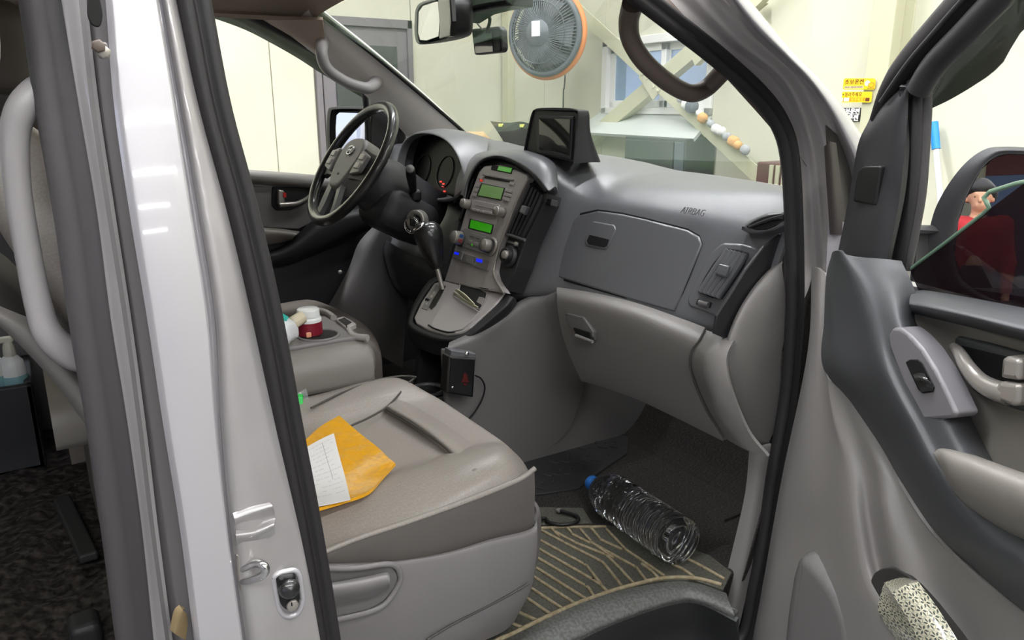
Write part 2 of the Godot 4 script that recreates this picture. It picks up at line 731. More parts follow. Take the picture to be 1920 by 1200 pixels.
	mk("glass_edge", Color(0.42, 0.52, 0.44), 0.15)
	mk("mirror", Color(0.93, 0.93, 0.95), 0.01, 1.0)
	var cl := mk("clear_film", Color(0.9, 0.93, 0.92, 0.14), 0.1)
	cl.transparency = BaseMaterial3D.TRANSPARENCY_ALPHA
	# workshop
	var wl := mk("wall", Color(0.83, 0.825, 0.75), 0.6)
	wear(wl, tinted(FastNoiseLite.TYPE_SIMPLEX_SMOOTH, 0.004, 51, Color(0.97, 0.97, 0.96), Color(1, 1, 1)), 0.6)
	mk("wall_joint", Color(0.70, 0.68, 0.60), 0.8)
	mk("steel_cream", Color(0.76, 0.755, 0.645), 0.5)
	mk("ceiling", Color(0.86, 0.86, 0.84), 0.8)
	var fl := mk("concrete", Color(0.45, 0.45, 0.45), 0.5)
	wear(fl, tinted(FastNoiseLite.TYPE_SIMPLEX, 0.006, 52, Color(0.75, 0.75, 0.75), Color(1, 1, 1), 5), 0.7)
	mk("door_steel", Color(0.47, 0.455, 0.465), 0.5)
	mk("upvc", Color(0.92, 0.92, 0.91), 0.35)
	var pn := mk("window_pane", Color(0.62, 0.74, 0.86, 0.55), 0.08)
	pn.transparency = BaseMaterial3D.TRANSPARENCY_ALPHA
	mk("fan_grey", Color(0.36, 0.39, 0.41), 0.45)
	mk("fan_blade", Color(0.50, 0.52, 0.54), 0.4)
	mk("orange", Color(0.90, 0.56, 0.30), 0.5)
	mk("cabinet_dark", Color(0.27, 0.29, 0.28), 0.4)
	mk("tube_light", Color(1, 1, 1), 0.5)
	glow(M["tube_light"], Color(1.0, 0.985, 0.95), 6.0)

# ================= lamps =================
func lamps():
	var where := ["nearest the driver's door side", "right above the van", "just beyond the open passenger door", "third from the van on the open side", "fourth from the van on the open side", "fifth from the van on the open side", "second from the far right wall", "nearest the far right wall"]
	var at := -1
	for s in [[-1.5, 0.2, 6.6], [0.9, 0.2, 6.8], [3.6, -0.2, 6.5], [6.0, -0.6, 6.0], [8.6, -0.8, 5.6], [11.6, -1.0, 5.2], [15.0, -1.0, 5.2], [19.0, -1.0, 5.2]]:
		at += 1
		var c := Vector3(s[0], 4.30, s[1])
		var len_: float = s[2]
		var t := thing("ceiling_lamp", "long white ceiling strip lamp " + where[at], "ceiling lamp", c, "ceiling strip lamps")
		obj("lamp_housing", rbox(Vector3(0.22, 0.06, len_ + 0.04), 0.01), M["white"], t, true).position = Vector3(0, 0.035, 0)
		obj("lamp_panel", rbox(Vector3(0.18, 0.02, len_), 0.008), M["tube_light"], t, true).position = Vector3(0, 0.0, 0)
		var l := AreaLight3D.new()
		l.name = "strip_light"
		l.area_size = Vector2(0.18, len_)
		l.light_energy = 7.0 if s[0] < 1.0 else 3.2
		l.light_color = Color(0.96, 0.972, 1.0)
		l.shadow_enabled = true
		l.area_range = 30.0
		t.add_child(l)
		l.position = Vector3(0, -0.02, 0)
		l.rotation = Vector3(-PI / 2, 0, 0)

# ================= workshop =================
const WX := -3.83
const WZ := -3.5
func workshop():
	var f := struct("floor", flat_box(Vector3(-4.0, -0.2, -3.7), Vector3(22, 0, 8)).mesh(), M["concrete"])
	struct("ceiling", flat_box(Vector3(-4.0, 4.42, -3.7), Vector3(22, 4.6, 8)).mesh(), M["ceiling"])
	var wl := struct("wall_left", flat_box(Vector3(-4.0, 0, -3.7), Vector3(WX - 0.012, 4.42, 3.4)).mesh(), M["wall_joint"])
	struct("wall_section", flat_box(Vector3(-4.0, 0, 6.4), Vector3(WX - 0.012, 4.42, 8)).mesh(), M["wall_joint"], wl)
	struct("wall_section", flat_box(Vector3(-4.0, 0, 3.4), Vector3(WX - 0.012, 0.9, 6.4)).mesh(), M["wall_joint"], wl)
	struct("wall_section", flat_box(Vector3(-4.0, 2.7, 3.4), Vector3(WX - 0.012, 4.42, 6.4)).mesh(), M["wall_joint"], wl)
	var w2 := struct("window_2", flat_box(Vector3(-3.95, 0.9, 3.4), Vector3(WX, 0.95, 6.4)).mesh(), M["upvc"])
	struct("window_frame", flat_box(Vector3(-3.95, 2.65, 3.4), Vector3(WX, 2.7, 6.4)).mesh(), M["upvc"], w2)
	for zz in [3.4, 4.375, 5.375, 6.35]:
		struct("window_frame", flat_box(Vector3(-3.95, 0.9, zz), Vector3(WX, 2.7, zz + 0.05)).mesh(), M["upvc"], w2)
	for zz in [3.45, 4.425, 5.425]:
		struct("pane", flat_box(Vector3(-3.90, 0.95, zz), Vector3(-3.894, 2.65, zz + 0.93)).mesh(), M["clear_film"], w2)
	# sandwich panels, one metre wide, a narrow joint between each two
	var z := -1.60
	var cuts := [-3.5, -2.66, -1.90]
	while z < 8.0:
		cuts.append(z)
		z += 1.0
	cuts.append(8.0)
	for i in cuts.size() - 1:
		if i == 1:
			continue
		for yy in ([[0.0, 0.9], [2.7, 4.42]] if cuts[i] > 3.3 and cuts[i] < 6.3 else [[0.0, 4.42]]):
			struct("wall_panel", box_mesh(Vector3(WX - 0.03, yy[0], cuts[i] + 0.003), Vector3(WX, yy[1], cuts[i + 1] - 0.003), 0.003), M["wall"], wl)
	struct("wall_panel", box_mesh(Vector3(WX - 0.03, 2.06, -2.657), Vector3(WX, 4.42, -1.903), 0.003), M["wall"], wl)
	# grey steel door in the left wall
	var d := struct("door_1", rbox_at(Vector3(WX - 0.015, 1.0, -2.29), Vector3(0.05, 2.0, 0.66), 0.006), M["door_steel"])
	for q in [[-2.655, -2.615], [-1.945, -1.905]]:
		struct("door_frame", box_mesh(Vector3(WX - 0.03, 0, q[0]), Vector3(WX + 0.035, 2.06, q[1]), 0.004), M["door_steel"], d)
	struct("door_frame", box_mesh(Vector3(WX - 0.03, 2.0, -2.655), Vector3(WX + 0.035, 2.06, -1.905), 0.004), M["door_steel"], d)
	struct("door_panel", rbox_at(Vector3(WX + 0.018, 1.5, -2.29), Vector3(0.02, 0.75, 0.48), 0.006), M["cabinet_dark"], d)
	struct("door_handle", rbox_at(Vector3(WX + 0.04, 1.02, -2.54), Vector3(0.05, 0.03, 0.12), 0.01), M["satin"], d)
	# front wall with its window
	var w0 := pm("z", 1134, 75, WZ)
	var w1 := pm("z", 1335, 215, WZ)
	var wf := struct("wall_front", flat_box(Vector3(-4.0, 0, -3.7), Vector3(w0.x, 4.42, WZ - 0.012)).mesh(), M["wall_joint"])
	struct("wall_section", flat_box(Vector3(w1.x, 0, -3.7), Vector3(22, 4.42, WZ - 0.012)).mesh(), M["wall_joint"], wf)
	struct("wall_section", flat_box(Vector3(w0.x, 0, -3.7), Vector3(w1.x, w1.y, WZ - 0.012)).mesh(), M["wall_joint"], wf)
	struct("wall_section", flat_box(Vector3(w0.x, w0.y, -3.7), Vector3(w1.x, 4.42, WZ - 0.012)).mesh(), M["wall_joint"], wf)
	var xs := [WX, -3.3, w0.x]
	for i in xs.size() - 1:
		struct("wall_panel", box_mesh(Vector3(xs[i] + 0.002, 0, WZ - 0.03), Vector3(xs[i + 1] - 0.002, 4.42, WZ), 0.003), M["wall"], wf)
	struct("wall_panel", box_mesh(Vector3(w0.x + 0.002, 0, WZ - 0.03), Vector3(w1.x - 0.002, w1.y, WZ), 0.003), M["wall"], wf)
	struct("wall_panel", box_mesh(Vector3(w0.x + 0.002, w0.y, WZ - 0.03), Vector3(w1.x - 0.002, 4.42, WZ), 0.003), M["wall"], wf)
	var x := w1.x
	while x < 22.0:
		var x2 := minf(x + 1.03, 22.0)
		struct("wall_panel", box_mesh(Vector3(x + 0.002, 0, WZ - 0.03), Vector3(x2 - 0.002, 4.42, WZ), 0.003), M["wall"], wf)
		x = x2
	var wr := struct("wall_right", flat_box(Vector3(22, 0, -3.7), Vector3(22.2, 4.42, 8)).mesh(), M["wall"])
	mk("maroon", Color(0.44, 0.27, 0.29), 0.6)
	mk("blue_board", Color(0.44, 0.52, 0.68), 0.6)
	for k in 8:
		var z0 := -3.4 + k * 1.4
		struct("wall_board", box_mesh(Vector3(21.95, 0.0, z0), Vector3(22.0, 3.1, z0 + 1.39), 0.004), M["blue_board"], wr)
		struct("wall_board", box_mesh(Vector3(21.95, 3.105, z0), Vector3(22.0, 4.4, z0 + 1.39), 0.004), M["maroon"], wr)
	# the back wall has a wide gate that stands open to the daylight
	var wb := struct("wall_back", flat_box(Vector3(-4.0, 0, 8), Vector3(5.0, 4.42, 8.2)).mesh(), M["wall"])
	struct("wall_section", flat_box(Vector3(9.0, 0, 8), Vector3(22.2, 4.42, 8.2)).mesh(), M["wall"], wb)
	struct("wall_section", flat_box(Vector3(5.0, 3.4, 8), Vector3(9.0, 4.42, 8.2)).mesh(), M["wall"], wb)
	struct("ground", flat_box(Vector3(-40, -0.6, -20), Vector3(40, -0.21, 50)).mesh(), M["concrete"])
	# window: white frame, two sashes, sloping ledge below
	var wn := struct("window_1", flat_box(Vector3(w0.x, w1.y, WZ - 0.09), Vector3(w0.x + 0.05, w0.y, WZ + 0.02)).mesh(), M["upvc"])
	struct("window_frame", box_mesh(Vector3(w1.x - 0.05, w1.y, WZ - 0.09), Vector3(w1.x, w0.y, WZ + 0.02)), M["upvc"], wn)
	struct("window_frame", box_mesh(Vector3(w0.x, w0.y - 0.05, WZ - 0.09), Vector3(w1.x, w0.y, WZ + 0.02)), M["upvc"], wn)
	struct("window_frame", box_mesh(Vector3(w0.x, w1.y, WZ - 0.09), Vector3(w1.x, w1.y + 0.04, WZ + 0.02)), M["upvc"], wn)
	var mid := pm("z", 1239, 150, WZ).x
	for s in [[w0.x + 0.05, mid + 0.02, -0.03], [mid - 0.02, w1.x - 0.05, -0.06]]:
		var a: float = s[0]
		var b: float = s[1]
		var zz: float = WZ + s[2]
		for q in [[a, a + 0.045, w1.y + 0.04, w0.y - 0.05], [b - 0.045, b, w1.y + 0.04, w0.y - 0.05], [a, b, w0.y - 0.095, w0.y - 0.05], [a, b, w1.y + 0.04, w1.y + 0.085]]:
			struct("sash", box_mesh(Vector3(q[0], q[2], zz - 0.015), Vector3(q[1], q[3], zz + 0.015)), M["upvc"], wn)
		struct("pane", box_mesh(Vector3(a + 0.04, w1.y + 0.08, zz - 0.003), Vector3(b - 0.04, w0.y - 0.09, zz + 0.003), 0.001), M["window_pane"], wn)
	struct("window_sill", loft([vs([w0.x - 0.02, w1.y + 0.01, WZ, w1.x, w1.y - 0.01, WZ]), vs([w0.x - 0.08, w1.y - 0.12, WZ + 0.20, w1.x + 0.06, w1.y - 0.13, WZ + 0.20])], 6, 1, 0.02, Vector3(0, 1, 1)), M["ledge"], wn)
	# steel: corner post, column on the right, braces
	var c0 := pm("z", 941, 100, WZ + 0.06)
	var c1 := pm("z", 953, 100, WZ + 0.06)
	struct("trim_1", box_mesh(Vector3(c0.x, 0, WZ), Vector3(c1.x, 4.42, WZ + 0.06), 0.004), M["steel_cream"])
	var k0 := pm("z", 1627, 100, WZ + 0.16)
	var k1 := pm("z", 1668, 100, WZ + 0.16)
	var co := struct("trim_2", box_mesh(Vector3(k0.x, 0, WZ + 0.148), Vector3(k1.x, 4.42, WZ + 0.16), 0.003), M["steel_cream"])
	struct("column_web", box_mesh(Vector3((k0.x + k1.x) / 2 - 0.006, 0, WZ), Vector3((k0.x + k1.x) / 2 + 0.006, 4.42, WZ + 0.15), 0.002), M["steel_cream"], co)
	struct("column_flange", box_mesh(Vector3(k0.x, 0, WZ), Vector3(k1.x, 4.42, WZ + 0.012), 0.003), M["steel_cream"], co)

func beam(called: String, label: String, a: Vector3, b: Vector3, w: float, t: float) -> Node3D:      # steel angle from a to b
	var th := thing(called, label, "brace", a)
	var y := (b - a).normalized()
	var zf := Vector3.BACK
	var x := y.cross(zf).normalized()
	var bs := Basis(x, y, zf)
	obj("brace_flange", rbox_at((a + b) / 2, Vector3(w, a.distance_to(b), t), 0.002, bs), M["steel_cream"], th)
	obj("brace_leg", rbox_at((a + b) / 2 + x * (w / 2 - t / 2) - zf * w * 0.35, Vector3(t, a.distance_to(b), w * 0.7), 0.002, bs), M["steel_cream"], th)
	return th

func workshop_things():
	var zb := WZ + 0.12
	var b1 := beam("steel_brace", "cream steel brace running down to the right in front of the window", pm("z", 1020, -40, zb), pm("z", 1475, 380, zb), 0.085, 0.008)
	beam("steel_brace", "cream steel brace rising to the right behind the other brace at the window", pm("z", 1075, 285, zb - 0.03), pm("z", 1420, -10, zb - 0.03), 0.095, 0.008)
	beam("steel_brace", "cream steel brace high on the wall above the van's front pillar", pm("z", 1300, 115, zb), pm("z", 1480, -60, zb), 0.06, 0.008)
	for q in [[1205, 139], [1213, 147], [1226, 162], [1233, 170]]:
		var p := pm("z", q[0], q[1], zb + 0.005)
		obj("bolt", lathe_at([0.0, 0, 0.012, 0, 0.012, 0.008, 0.009, 0.01, 0.0, 0.01], along(p, Vector3.BACK), 6), M["steel_cream"], b1)
	obj("gusset_plate", rbox_at(pm("z", 1219, 155, zb + 0.004), Vector3(0.10, 0.2, 0.006), 0.002, Basis(Vector3.BACK, deg_to_rad(45))), M["steel_cream"], b1)
	# wall fan
	var fc := pm("z", 1021, 62, -2.95)
	var dep := (fc - EYE).dot(fw)
	var R := 73.0 / FOC * dep
	var face := (Vector3(0.42, -0.02, 0.9)).normalized()
	var fan := thing("wall_fan", "large grey wall fan with wire guard and orange rim", "fan", fc)
	var X := Transform3D(Basis(Vector3.UP.cross(face).normalized(), face.cross(Vector3.UP.cross(face).normalized()), face), fc)
	var ring := func(r: float, z: float) -> Array:
		var o := []
		for i in 32:
			o.append(X * Vector3(cos(TAU * i / 32) * r, sin(TAU * i / 32) * r, z))
		return o
	obj("rim", tube(ring.call(R * 1.07, -0.03), 0.022, 64, 8, true, face), M["orange"], fan)
	obj("rim_band", tube(ring.call(R, 0.0), 0.02, 64, 8, true, face), M["fan_grey"], fan)
	var wires := Bld.new()
	for i in 72:
		var a := TAU * i / 72
		var p0 := X * Vector3(cos(a) * R * 0.30, sin(a) * R * 0.30, 0.085)
		var p1 := X * Vector3(cos(a + 0.22) * R * 0.7, sin(a + 0.22) * R * 0.7, 0.075)
		var p2 := X * Vector3(cos(a + 0.30) * R, sin(a + 0.30) * R, 0.0)
		wires.merge(tubeb([p0, p1, p2], 0.0035, 7, 4))
	for r in [0.5, 0.75]:
		wires.merge(tubeb(ring.call(R * r, 0.075), 0.0035, 40, 4, true, face))
	var wg := obj("wire_guard", wires.mesh(), M["fan_grey"], fan)
	wg.set_meta("kind", "stuff")
	var back := Bld.new()
	for i in 24:
		var a := TAU * i / 24
		back.merge(tubeb([X * Vector3(cos(a) * R * 0.2, sin(a) * R * 0.2, -0.14), X * Vector3(cos(a) * R, sin(a) * R, -0.03)], 0.003, 3, 4))
	obj("back_guard", back.mesh(), M["fan_grey"], fan).set_meta("kind", "stuff")
	obj("back_shell", lathe_at([R * 0.2, -0.20, R * 0.55, -0.19, R * 0.95, -0.08, R * 0.97, -0.07, R * 0.55, -0.17, R * 0.2, -0.18], Transform3D(Basis(X.basis.x, face, X.basis.x.cross(face)), fc), 40), M["fan_grey"], fan)
	for i in 5:
		var a := TAU * i / 5
		var l0 := []
		var l1 := []
		for k in 6:
			var r := R * (0.18 + 0.74 * k / 5.0)
			var w := 0.35 + 0.12 * k / 5.0
			l0.append(X * Vector3(cos(a - w) * r, sin(a - w) * r, 0.03))
			l1.append(X * Vector3(cos(a + w) * r, sin(a + w) * r, -0.03))
		obj("blade", loft([l0, l1], 8, 4, 0.004, face), M["fan_blade"], fan)
	obj("hub", lathe_at([0, -0.12, R * 0.30, -0.12, R * 0.34, 0.06, R * 0.31, 0.10, 0, 0.105], Transform3D(Basis(X.basis.x, face, X.basis.x.cross(face)), fc), 24), M["fan_grey"], fan)
	obj("hub_label", rbox_at(X * Vector3(0.0, 0.02, 0.108), Vector3(0.06, 0.09, 0.006), 0.002, X.basis), M["white"], fan)
	obj("bracket", tube([fc - face * 0.11, fc - face * 0.3 + Vector3(-0.1, -0.05, -0.1), Vector3(WX + 0.35, fc.y - 0.05, WZ + 0.02)], 0.025, 10, 8), M["fan_grey"], fan)
	tag(obj("power_cord", tube([fc - Vector3(0.0, R * 0.75, 0.1) , pm("z", 1059, 130, WZ + 0.03), pm("z", 1058, 165, WZ + 0.03), pm("z", 1056, 200, WZ + 0.03), Vector3(pm("z", 1056, 200, WZ + 0.03).x, 0.3, WZ + 0.02)], 0.005, 30, 6), M["black"]), "black power cord hanging from the wall fan", "cord")
	# dark cabinet under the window ledge
	var q0 := pm("z", 1172, 255, WZ + 0.25)
	var q1 := pm("z", 1283, 330, WZ + 0.25)
	var cab := thing("cabinet", "dark grey metal cabinet standing under the window ledge", "cabinet", Vector3((q0.x + q1.x) / 2, 0, WZ + 0.13))
	obj("body", box_mesh(Vector3(q0.x, 0.0, WZ + 0.01), Vector3(q1.x, q0.y, WZ + 0.25), 0.008), M["cabinet_dark"], cab)
	obj("door", box_mesh(Vector3(q0.x + 0.02, 0.05, WZ + 0.25), Vector3(q1.x - 0.09, q0.y - 0.02, WZ + 0.262), 0.004), M["cabinet_dark"], cab)
	obj("side_strip", box_mesh(Vector3(q1.x - 0.085, 0.05, WZ + 0.25), Vector3(q1.x - 0.01, q0.y - 0.02, WZ + 0.258), 0.004), M["fan_grey"], cab)
	# lumps tied along the brace
	var gl := thing("garland", "string of orange, white and grey soft lumps tied along the cream brace", "garland", pm("z", 1285, 190, zb + 0.03))
	var spots := [[1277, 186, 9, 2], [1286, 196, 10, 1], [1297, 200, 14, 3], [1312, 213, 9, 1], [1317, 221, 11, 0], [1333, 232, 9, 2], [1343, 242, 11, 1], [1352, 246, 10, 1], [1363, 256, 9, 2], [1375, 265, 12, 0], [1383, 272, 10, 0], [1397, 281, 10, 2]]
	mk("lump_orange", Color(0.86, 0.66, 0.42), 0.9)
	mk("lump_white", Color(0.9, 0.9, 0.88), 0.9)
	mk("lump_grey", Color(0.66, 0.67, 0.68), 0.9)
	mk("lump_dark", Color(0.36, 0.39, 0.43), 0.9)
	var lm := [M["lump_orange"], M["lump_white"], M["lump_grey"], M["lump_dark"]]
	var rng := RandomNumberGenerator.new()
	rng.seed = 7
	var line := []
	for s in spots:
		var p := pm("z", s[0], s[1], zb + 0.03)
		line.append(p)
		var rr: float = s[2] / FOC * 4.1
		var bb := rboxb(Vector3(rr * 2, rr * rng.randf_range(1.5, 1.9), rr * 1.6), rr * 0.75, 4)
		var m2 := Bld.new()
		m2.merge(bb, Transform3D(Basis(Vector3.BACK, rng.randf_range(-0.9, 0.2)), p))
		obj("lump", m2.mesh(), lm[s[3]], gl)
	obj("string", tube(line, 0.004, 40, 5), M["seam"], gl)
	# striped crate top right of the dash
	var r0 := pm("z", 1419, 303, WZ + 0.45)
	var r1 := pm("z", 1490, 345, WZ + 0.45)
	var cr_ := thing("wooden_crate", "brown crate with cream upright slats standing by the front wall", "crate", Vector3((r0.x + r1.x) / 2, 0, WZ + 0.3))
	obj("body", box_mesh(Vector3(r0.x, 0, WZ + 0.15), Vector3(r1.x, r0.y, WZ + 0.45), 0.01), mk("crate_brown", Color(0.40, 0.28, 0.27), 0.7), cr_)
	for i in 4:
		var xx := lerpf(r0.x, r1.x, 0.36 + 0.16 * i)
		obj("slat", box_mesh(Vector3(xx, 0.02, WZ + 0.45), Vector3(xx + 0.022, r0.y - 0.01, WZ + 0.458), 0.002), M["steel_cream"], cr_)
	# broom stick with a blue grip
	var m0 := pm("z", 1751, 229, WZ + 0.05)
	var m1 := pm("z", 1763, 372, WZ + 0.09)
	var dirm := (m1 - m0).normalized()
	var bot := m0 + dirm * ((m0.y - 0.03) / -dirm.y)
	var mop := thing("mop", "white mop stick with a blue grip leaning on the cream wall", "mop", bot)
	obj("stick", tube([m0 + dirm * 0.1, bot], 0.0125, 4, 10), M["white"], mop)
	obj("grip", tube([m0, m0 + dirm * 0.12], 0.018, 5, 12), mk("grip_blue", Color(0.14, 0.55, 0.87), 0.4), mop)
	obj("mop_head", rbox_at(bot + Vector3(0, 0.0, 0.03), Vector3(0.3, 0.05, 0.12), 0.015), M["white"], mop)
	signs()

# ---- the three stickers on the column; lettering drawn stroke by stroke ----
func stroke(im: Image, a: Vector2, b: Vector2, w: float, c: Color):
	var n := int(a.distance_to(b)) + 1
	for i in n + 1:
		var p := a.lerp(b, float(i) / n)
		im.fill_rect(Rect2i(int(p.x - w / 2), int(p.y - w / 2), int(w), int(w)), c)

func circle(im: Image, o: Vector2, r: float, w: float, c: Color):
	for i in 48:
		stroke(im, o + Vector2.from_angle(TAU * i / 48) * r, o + Vector2.from_angle(TAU * (i + 1) / 48) * r, w, c)

func disc(im: Image, o: Vector2, rx: float, ry: float, c: Color):
	for y in range(int(-ry), int(ry) + 1):
		var k := rx * sqrt(maxf(0, 1.0 - (y / ry) * (y / ry)))
		im.fill_rect(Rect2i(int(o.x - k), int(o.y + y), int(2 * k), 1), c)

# syllables as strokes on a unit square: lines [x0, y0, x1, y1] and rings [x, y, r]
const SYL := {
	"cho": [[0.5, 0.0, 0.5, 0.12], [0.15, 0.17, 0.85, 0.17], [0.5, 0.2, 0.15, 0.55], [0.5, 0.2, 0.85, 0.55], [0.5, 0.6, 0.5, 0.85], [0.05, 0.88, 0.95, 0.88]],
	"bo": [[0.2, 0.05, 0.2, 0.55], [0.8, 0.05, 0.8, 0.55], [0.2, 0.3, 0.8, 0.3], [0.2, 0.55, 0.8, 0.55], [0.5, 0.58, 0.5, 0.85], [0.05, 0.88, 0.95, 0.88]],
	"un": [[0.5, 0.2, 0.19], [0.05, 0.5, 0.95, 0.5], [0.5, 0.5, 0.5, 0.68], [0.2, 0.65, 0.2, 0.93], [0.2, 0.93, 0.85, 0.93]],
	"jeon": [[0.05, 0.1, 0.6, 0.1], [0.33, 0.12, 0.05, 0.5], [0.33, 0.12, 0.6, 0.5], [0.85, 0.0, 0.85, 0.65], [0.62, 0.3, 0.85, 0.3], [0.2, 0.68, 0.2, 0.93], [0.2, 0.93, 0.88, 0.93]],
	"sal": [[0.3, 0.0, 0.05, 0.42], [0.3, 0.05, 0.55, 0.42], [0.75, 0.0, 0.75, 0.48], [0.75, 0.24, 0.95, 0.24], [0.15, 0.56, 0.8, 0.56], [0.8, 0.56, 0.8, 0.74], [0.15, 0.74, 0.8, 0.74], [0.15, 0.74, 0.15, 0.95], [0.15, 0.95, 0.85, 0.95]],
	"ryeo": [[0.05, 0.08, 0.5, 0.08], [0.5, 0.08, 0.5, 0.4], [0.05, 0.4, 0.5, 0.4], [0.05, 0.4, 0.05, 0.8], [0.05, 0.8, 0.55, 0.8], [0.85, 0.0, 0.85, 0.98], [0.6, 0.3, 0.85, 0.3], [0.6, 0.6, 0.85, 0.6]],
	"ju": [[0.15, 0.05, 0.85, 0.05], [0.5, 0.08, 0.15, 0.48], [0.5, 0.08, 0.85, 0.48], [0.05, 0.62, 0.95, 0.62], [0.5, 0.62, 0.5, 0.98]],
	"se": [[0.25, 0.05, 0.02, 0.75], [0.25, 0.2, 0.48, 0.75], [0.65, 0.05, 0.65, 0.95], [0.88, 0.0, 0.88, 0.98], [0.48, 0.42, 0.65, 0.42]],
	"yo": [[0.5, 0.26, 0.24], [0.33, 0.55, 0.33, 0.85], [0.67, 0.55, 0.67, 0.85], [0.05, 0.88, 0.95, 0.88]],
}
func write(im: Image, words: Array, o: Vector2, s: Vector2, step: float, w: float, c: Color):
	for i in words.size():
		var q := o + Vector2(step * i, 0)
		for k in SYL[words[i]]:
			if k.size() == 3:
				circle(im, q + Vector2(k[0], k[1]) * s, k[2] * s.y, w, c)
			else:
				stroke(im, q + Vector2(k[0], k[1]) * s, q + Vector2(k[2], k[3]) * s, w, c)

func printed(n: String, im: Image, rough := 0.4) -> StandardMaterial3D:
	im.generate_mipmaps()
	var m := mk(n, Color.WHITE, rough)
	m.albedo_texture = ImageTexture.create_from_image(im)
	return m

func sticker(called: String, label: String, px: Array, m: Material, r: float, d := WZ + 0.172):
	var b := pplateb("z", d, px, 0.004, 0.0, r)
	var o := thing(called, label, "sign", pm("z", px[0], px[1], d - 0.004))
	obj("sign_board", b.mesh(), m, o)
	if d < WZ + 0.1:
		return
	# two stand-offs hold the card on the column's flange
	var c := (pm("z", px[0], px[1], d) + pm("z", px[4], px[5], d)) / 2
	obj("magnet", rbox_at(Vector3(pm("z", 1638, 100, d).x, c.y, WZ + 0.164), Vector3(0.02, 0.02, 0.008), 0.002), M["black"], o)

func signs():
	var yel := Color(0.97, 0.76, 0.10)
	var brn := Color(0.42, 0.26, 0.06)
	var im := Image.create(256, 128, false, Image.FORMAT_RGB8)
	im.fill(yel)
	write(im, ["cho", "bo", "un", "jeon"], Vector2(14, 16), Vector2(34, 52), 40, 6, brn)
	im.fill_rect(Rect2i(14, 84, 154, 28), Color(0.80, 0.74, 0.62))
	for i in 12:
		im.fill_rect(Rect2i(18 + i * 12, 90, 8 if i != 3 else 3, 15), Color(0.5, 0.42, 0.3))
	disc(im, Vector2(196, 58), 22, 30, Color(0.97, 0.95, 0.92))
	disc(im, Vector2(226, 78), 22, 30, Color(0.96, 0.70, 0.10))
	circle(im, Vector2(226, 78), 24, 3, brn)
	stroke(im, Vector2(200, 112), Vector2(246, 112), 6, brn)
	sticker("sticker_sign", "yellow sticker with dark lettering and a white egg picture, topmost on the column", [1582, 147, 1641, 147, 1640, 168, 1580, 168], printed("print_novice", im), 0.012)
	im = Image.create(256, 96, false, Image.FORMAT_RGB8)
	im.fill(Color(0.98, 0.80, 0.10))
	stroke(im, Vector2(12, 24), Vector2(12, 30), 9, brn)
	write(im, ["sal", "ryeo", "ju", "se", "yo"], Vector2(28, 8), Vector2(24, 36), 30, 4, brn)
	im.fill_rect(Rect2i(2, 52, 200, 36), Color(0.86, 0.58, 0.08))
	im.fill_rect(Rect2i(2, 54, 12, 32), Color(0.95, 0.94, 0.95))
	im.fill_rect(Rect2i(22, 54, 46, 32), Color(0.95, 0.94, 0.97))
	write(im, ["bo", "ju", "se", "yo"], Vector2(84, 56), Vector2(22, 28), 28, 4, Color(0.98, 0.80, 0.1))
	im.fill_rect(Rect2i(206, 56, 36, 32), Color(0.42, 0.2, 0.12))
	sticker("sticker_sign", "yellow sticker with two lines of lettering and a brown square, below the egg sticker", [1579, 172, 1635, 172, 1633, 192, 1578, 192], printed("print_help", im), 0.006)
	im = Image.create(160, 128, false, Image.FORMAT_RGB8)
	im.fill(Color(0.16, 0.16, 0.17))
	write(im, ["cho", "bo", "un", "jeon"], Vector2(8, 8), Vector2(32, 52), 37, 10, Color(0.95, 0.95, 0.96))
	write(im, ["un", "jeon"], Vector2(70, 66), Vector2(34, 52), 42, 10, Color(0.95, 0.95, 0.96))
	sticker("sticker_sign", "black and white lettered sticker, lowest of the three on the column", [1576, 202, 1614, 202, 1612, 228, 1574, 228], printed("print_black", im), 0.0, WZ + 0.0045)

# ================= the van's body =================
# one upright edge of the pillar: u at v = -200, 0, 200 ... 1200, 1400; x is its distance from the van's middle line, leaning in at the top
func edge(x: float, us: Array) -> Array:
	var out := []
	var n := us.size()
	var all := [us[0] * 2.0 - us[1]] + us + [us[n - 1] * 2.0 - us[n - 2]]
	for i in all.size():
		var v := -200.0 + 200.0 * i
		out.append(pm("x", all[i], v, x - 0.075 * pow(clampf(1.0 - v / 1200.0, 0, 1.2), 1.6)))
	return out

func shift(l: Array, d: Vector3) -> Array:
	var o := []
	for p in l:
		o.append(p + d)
	return o

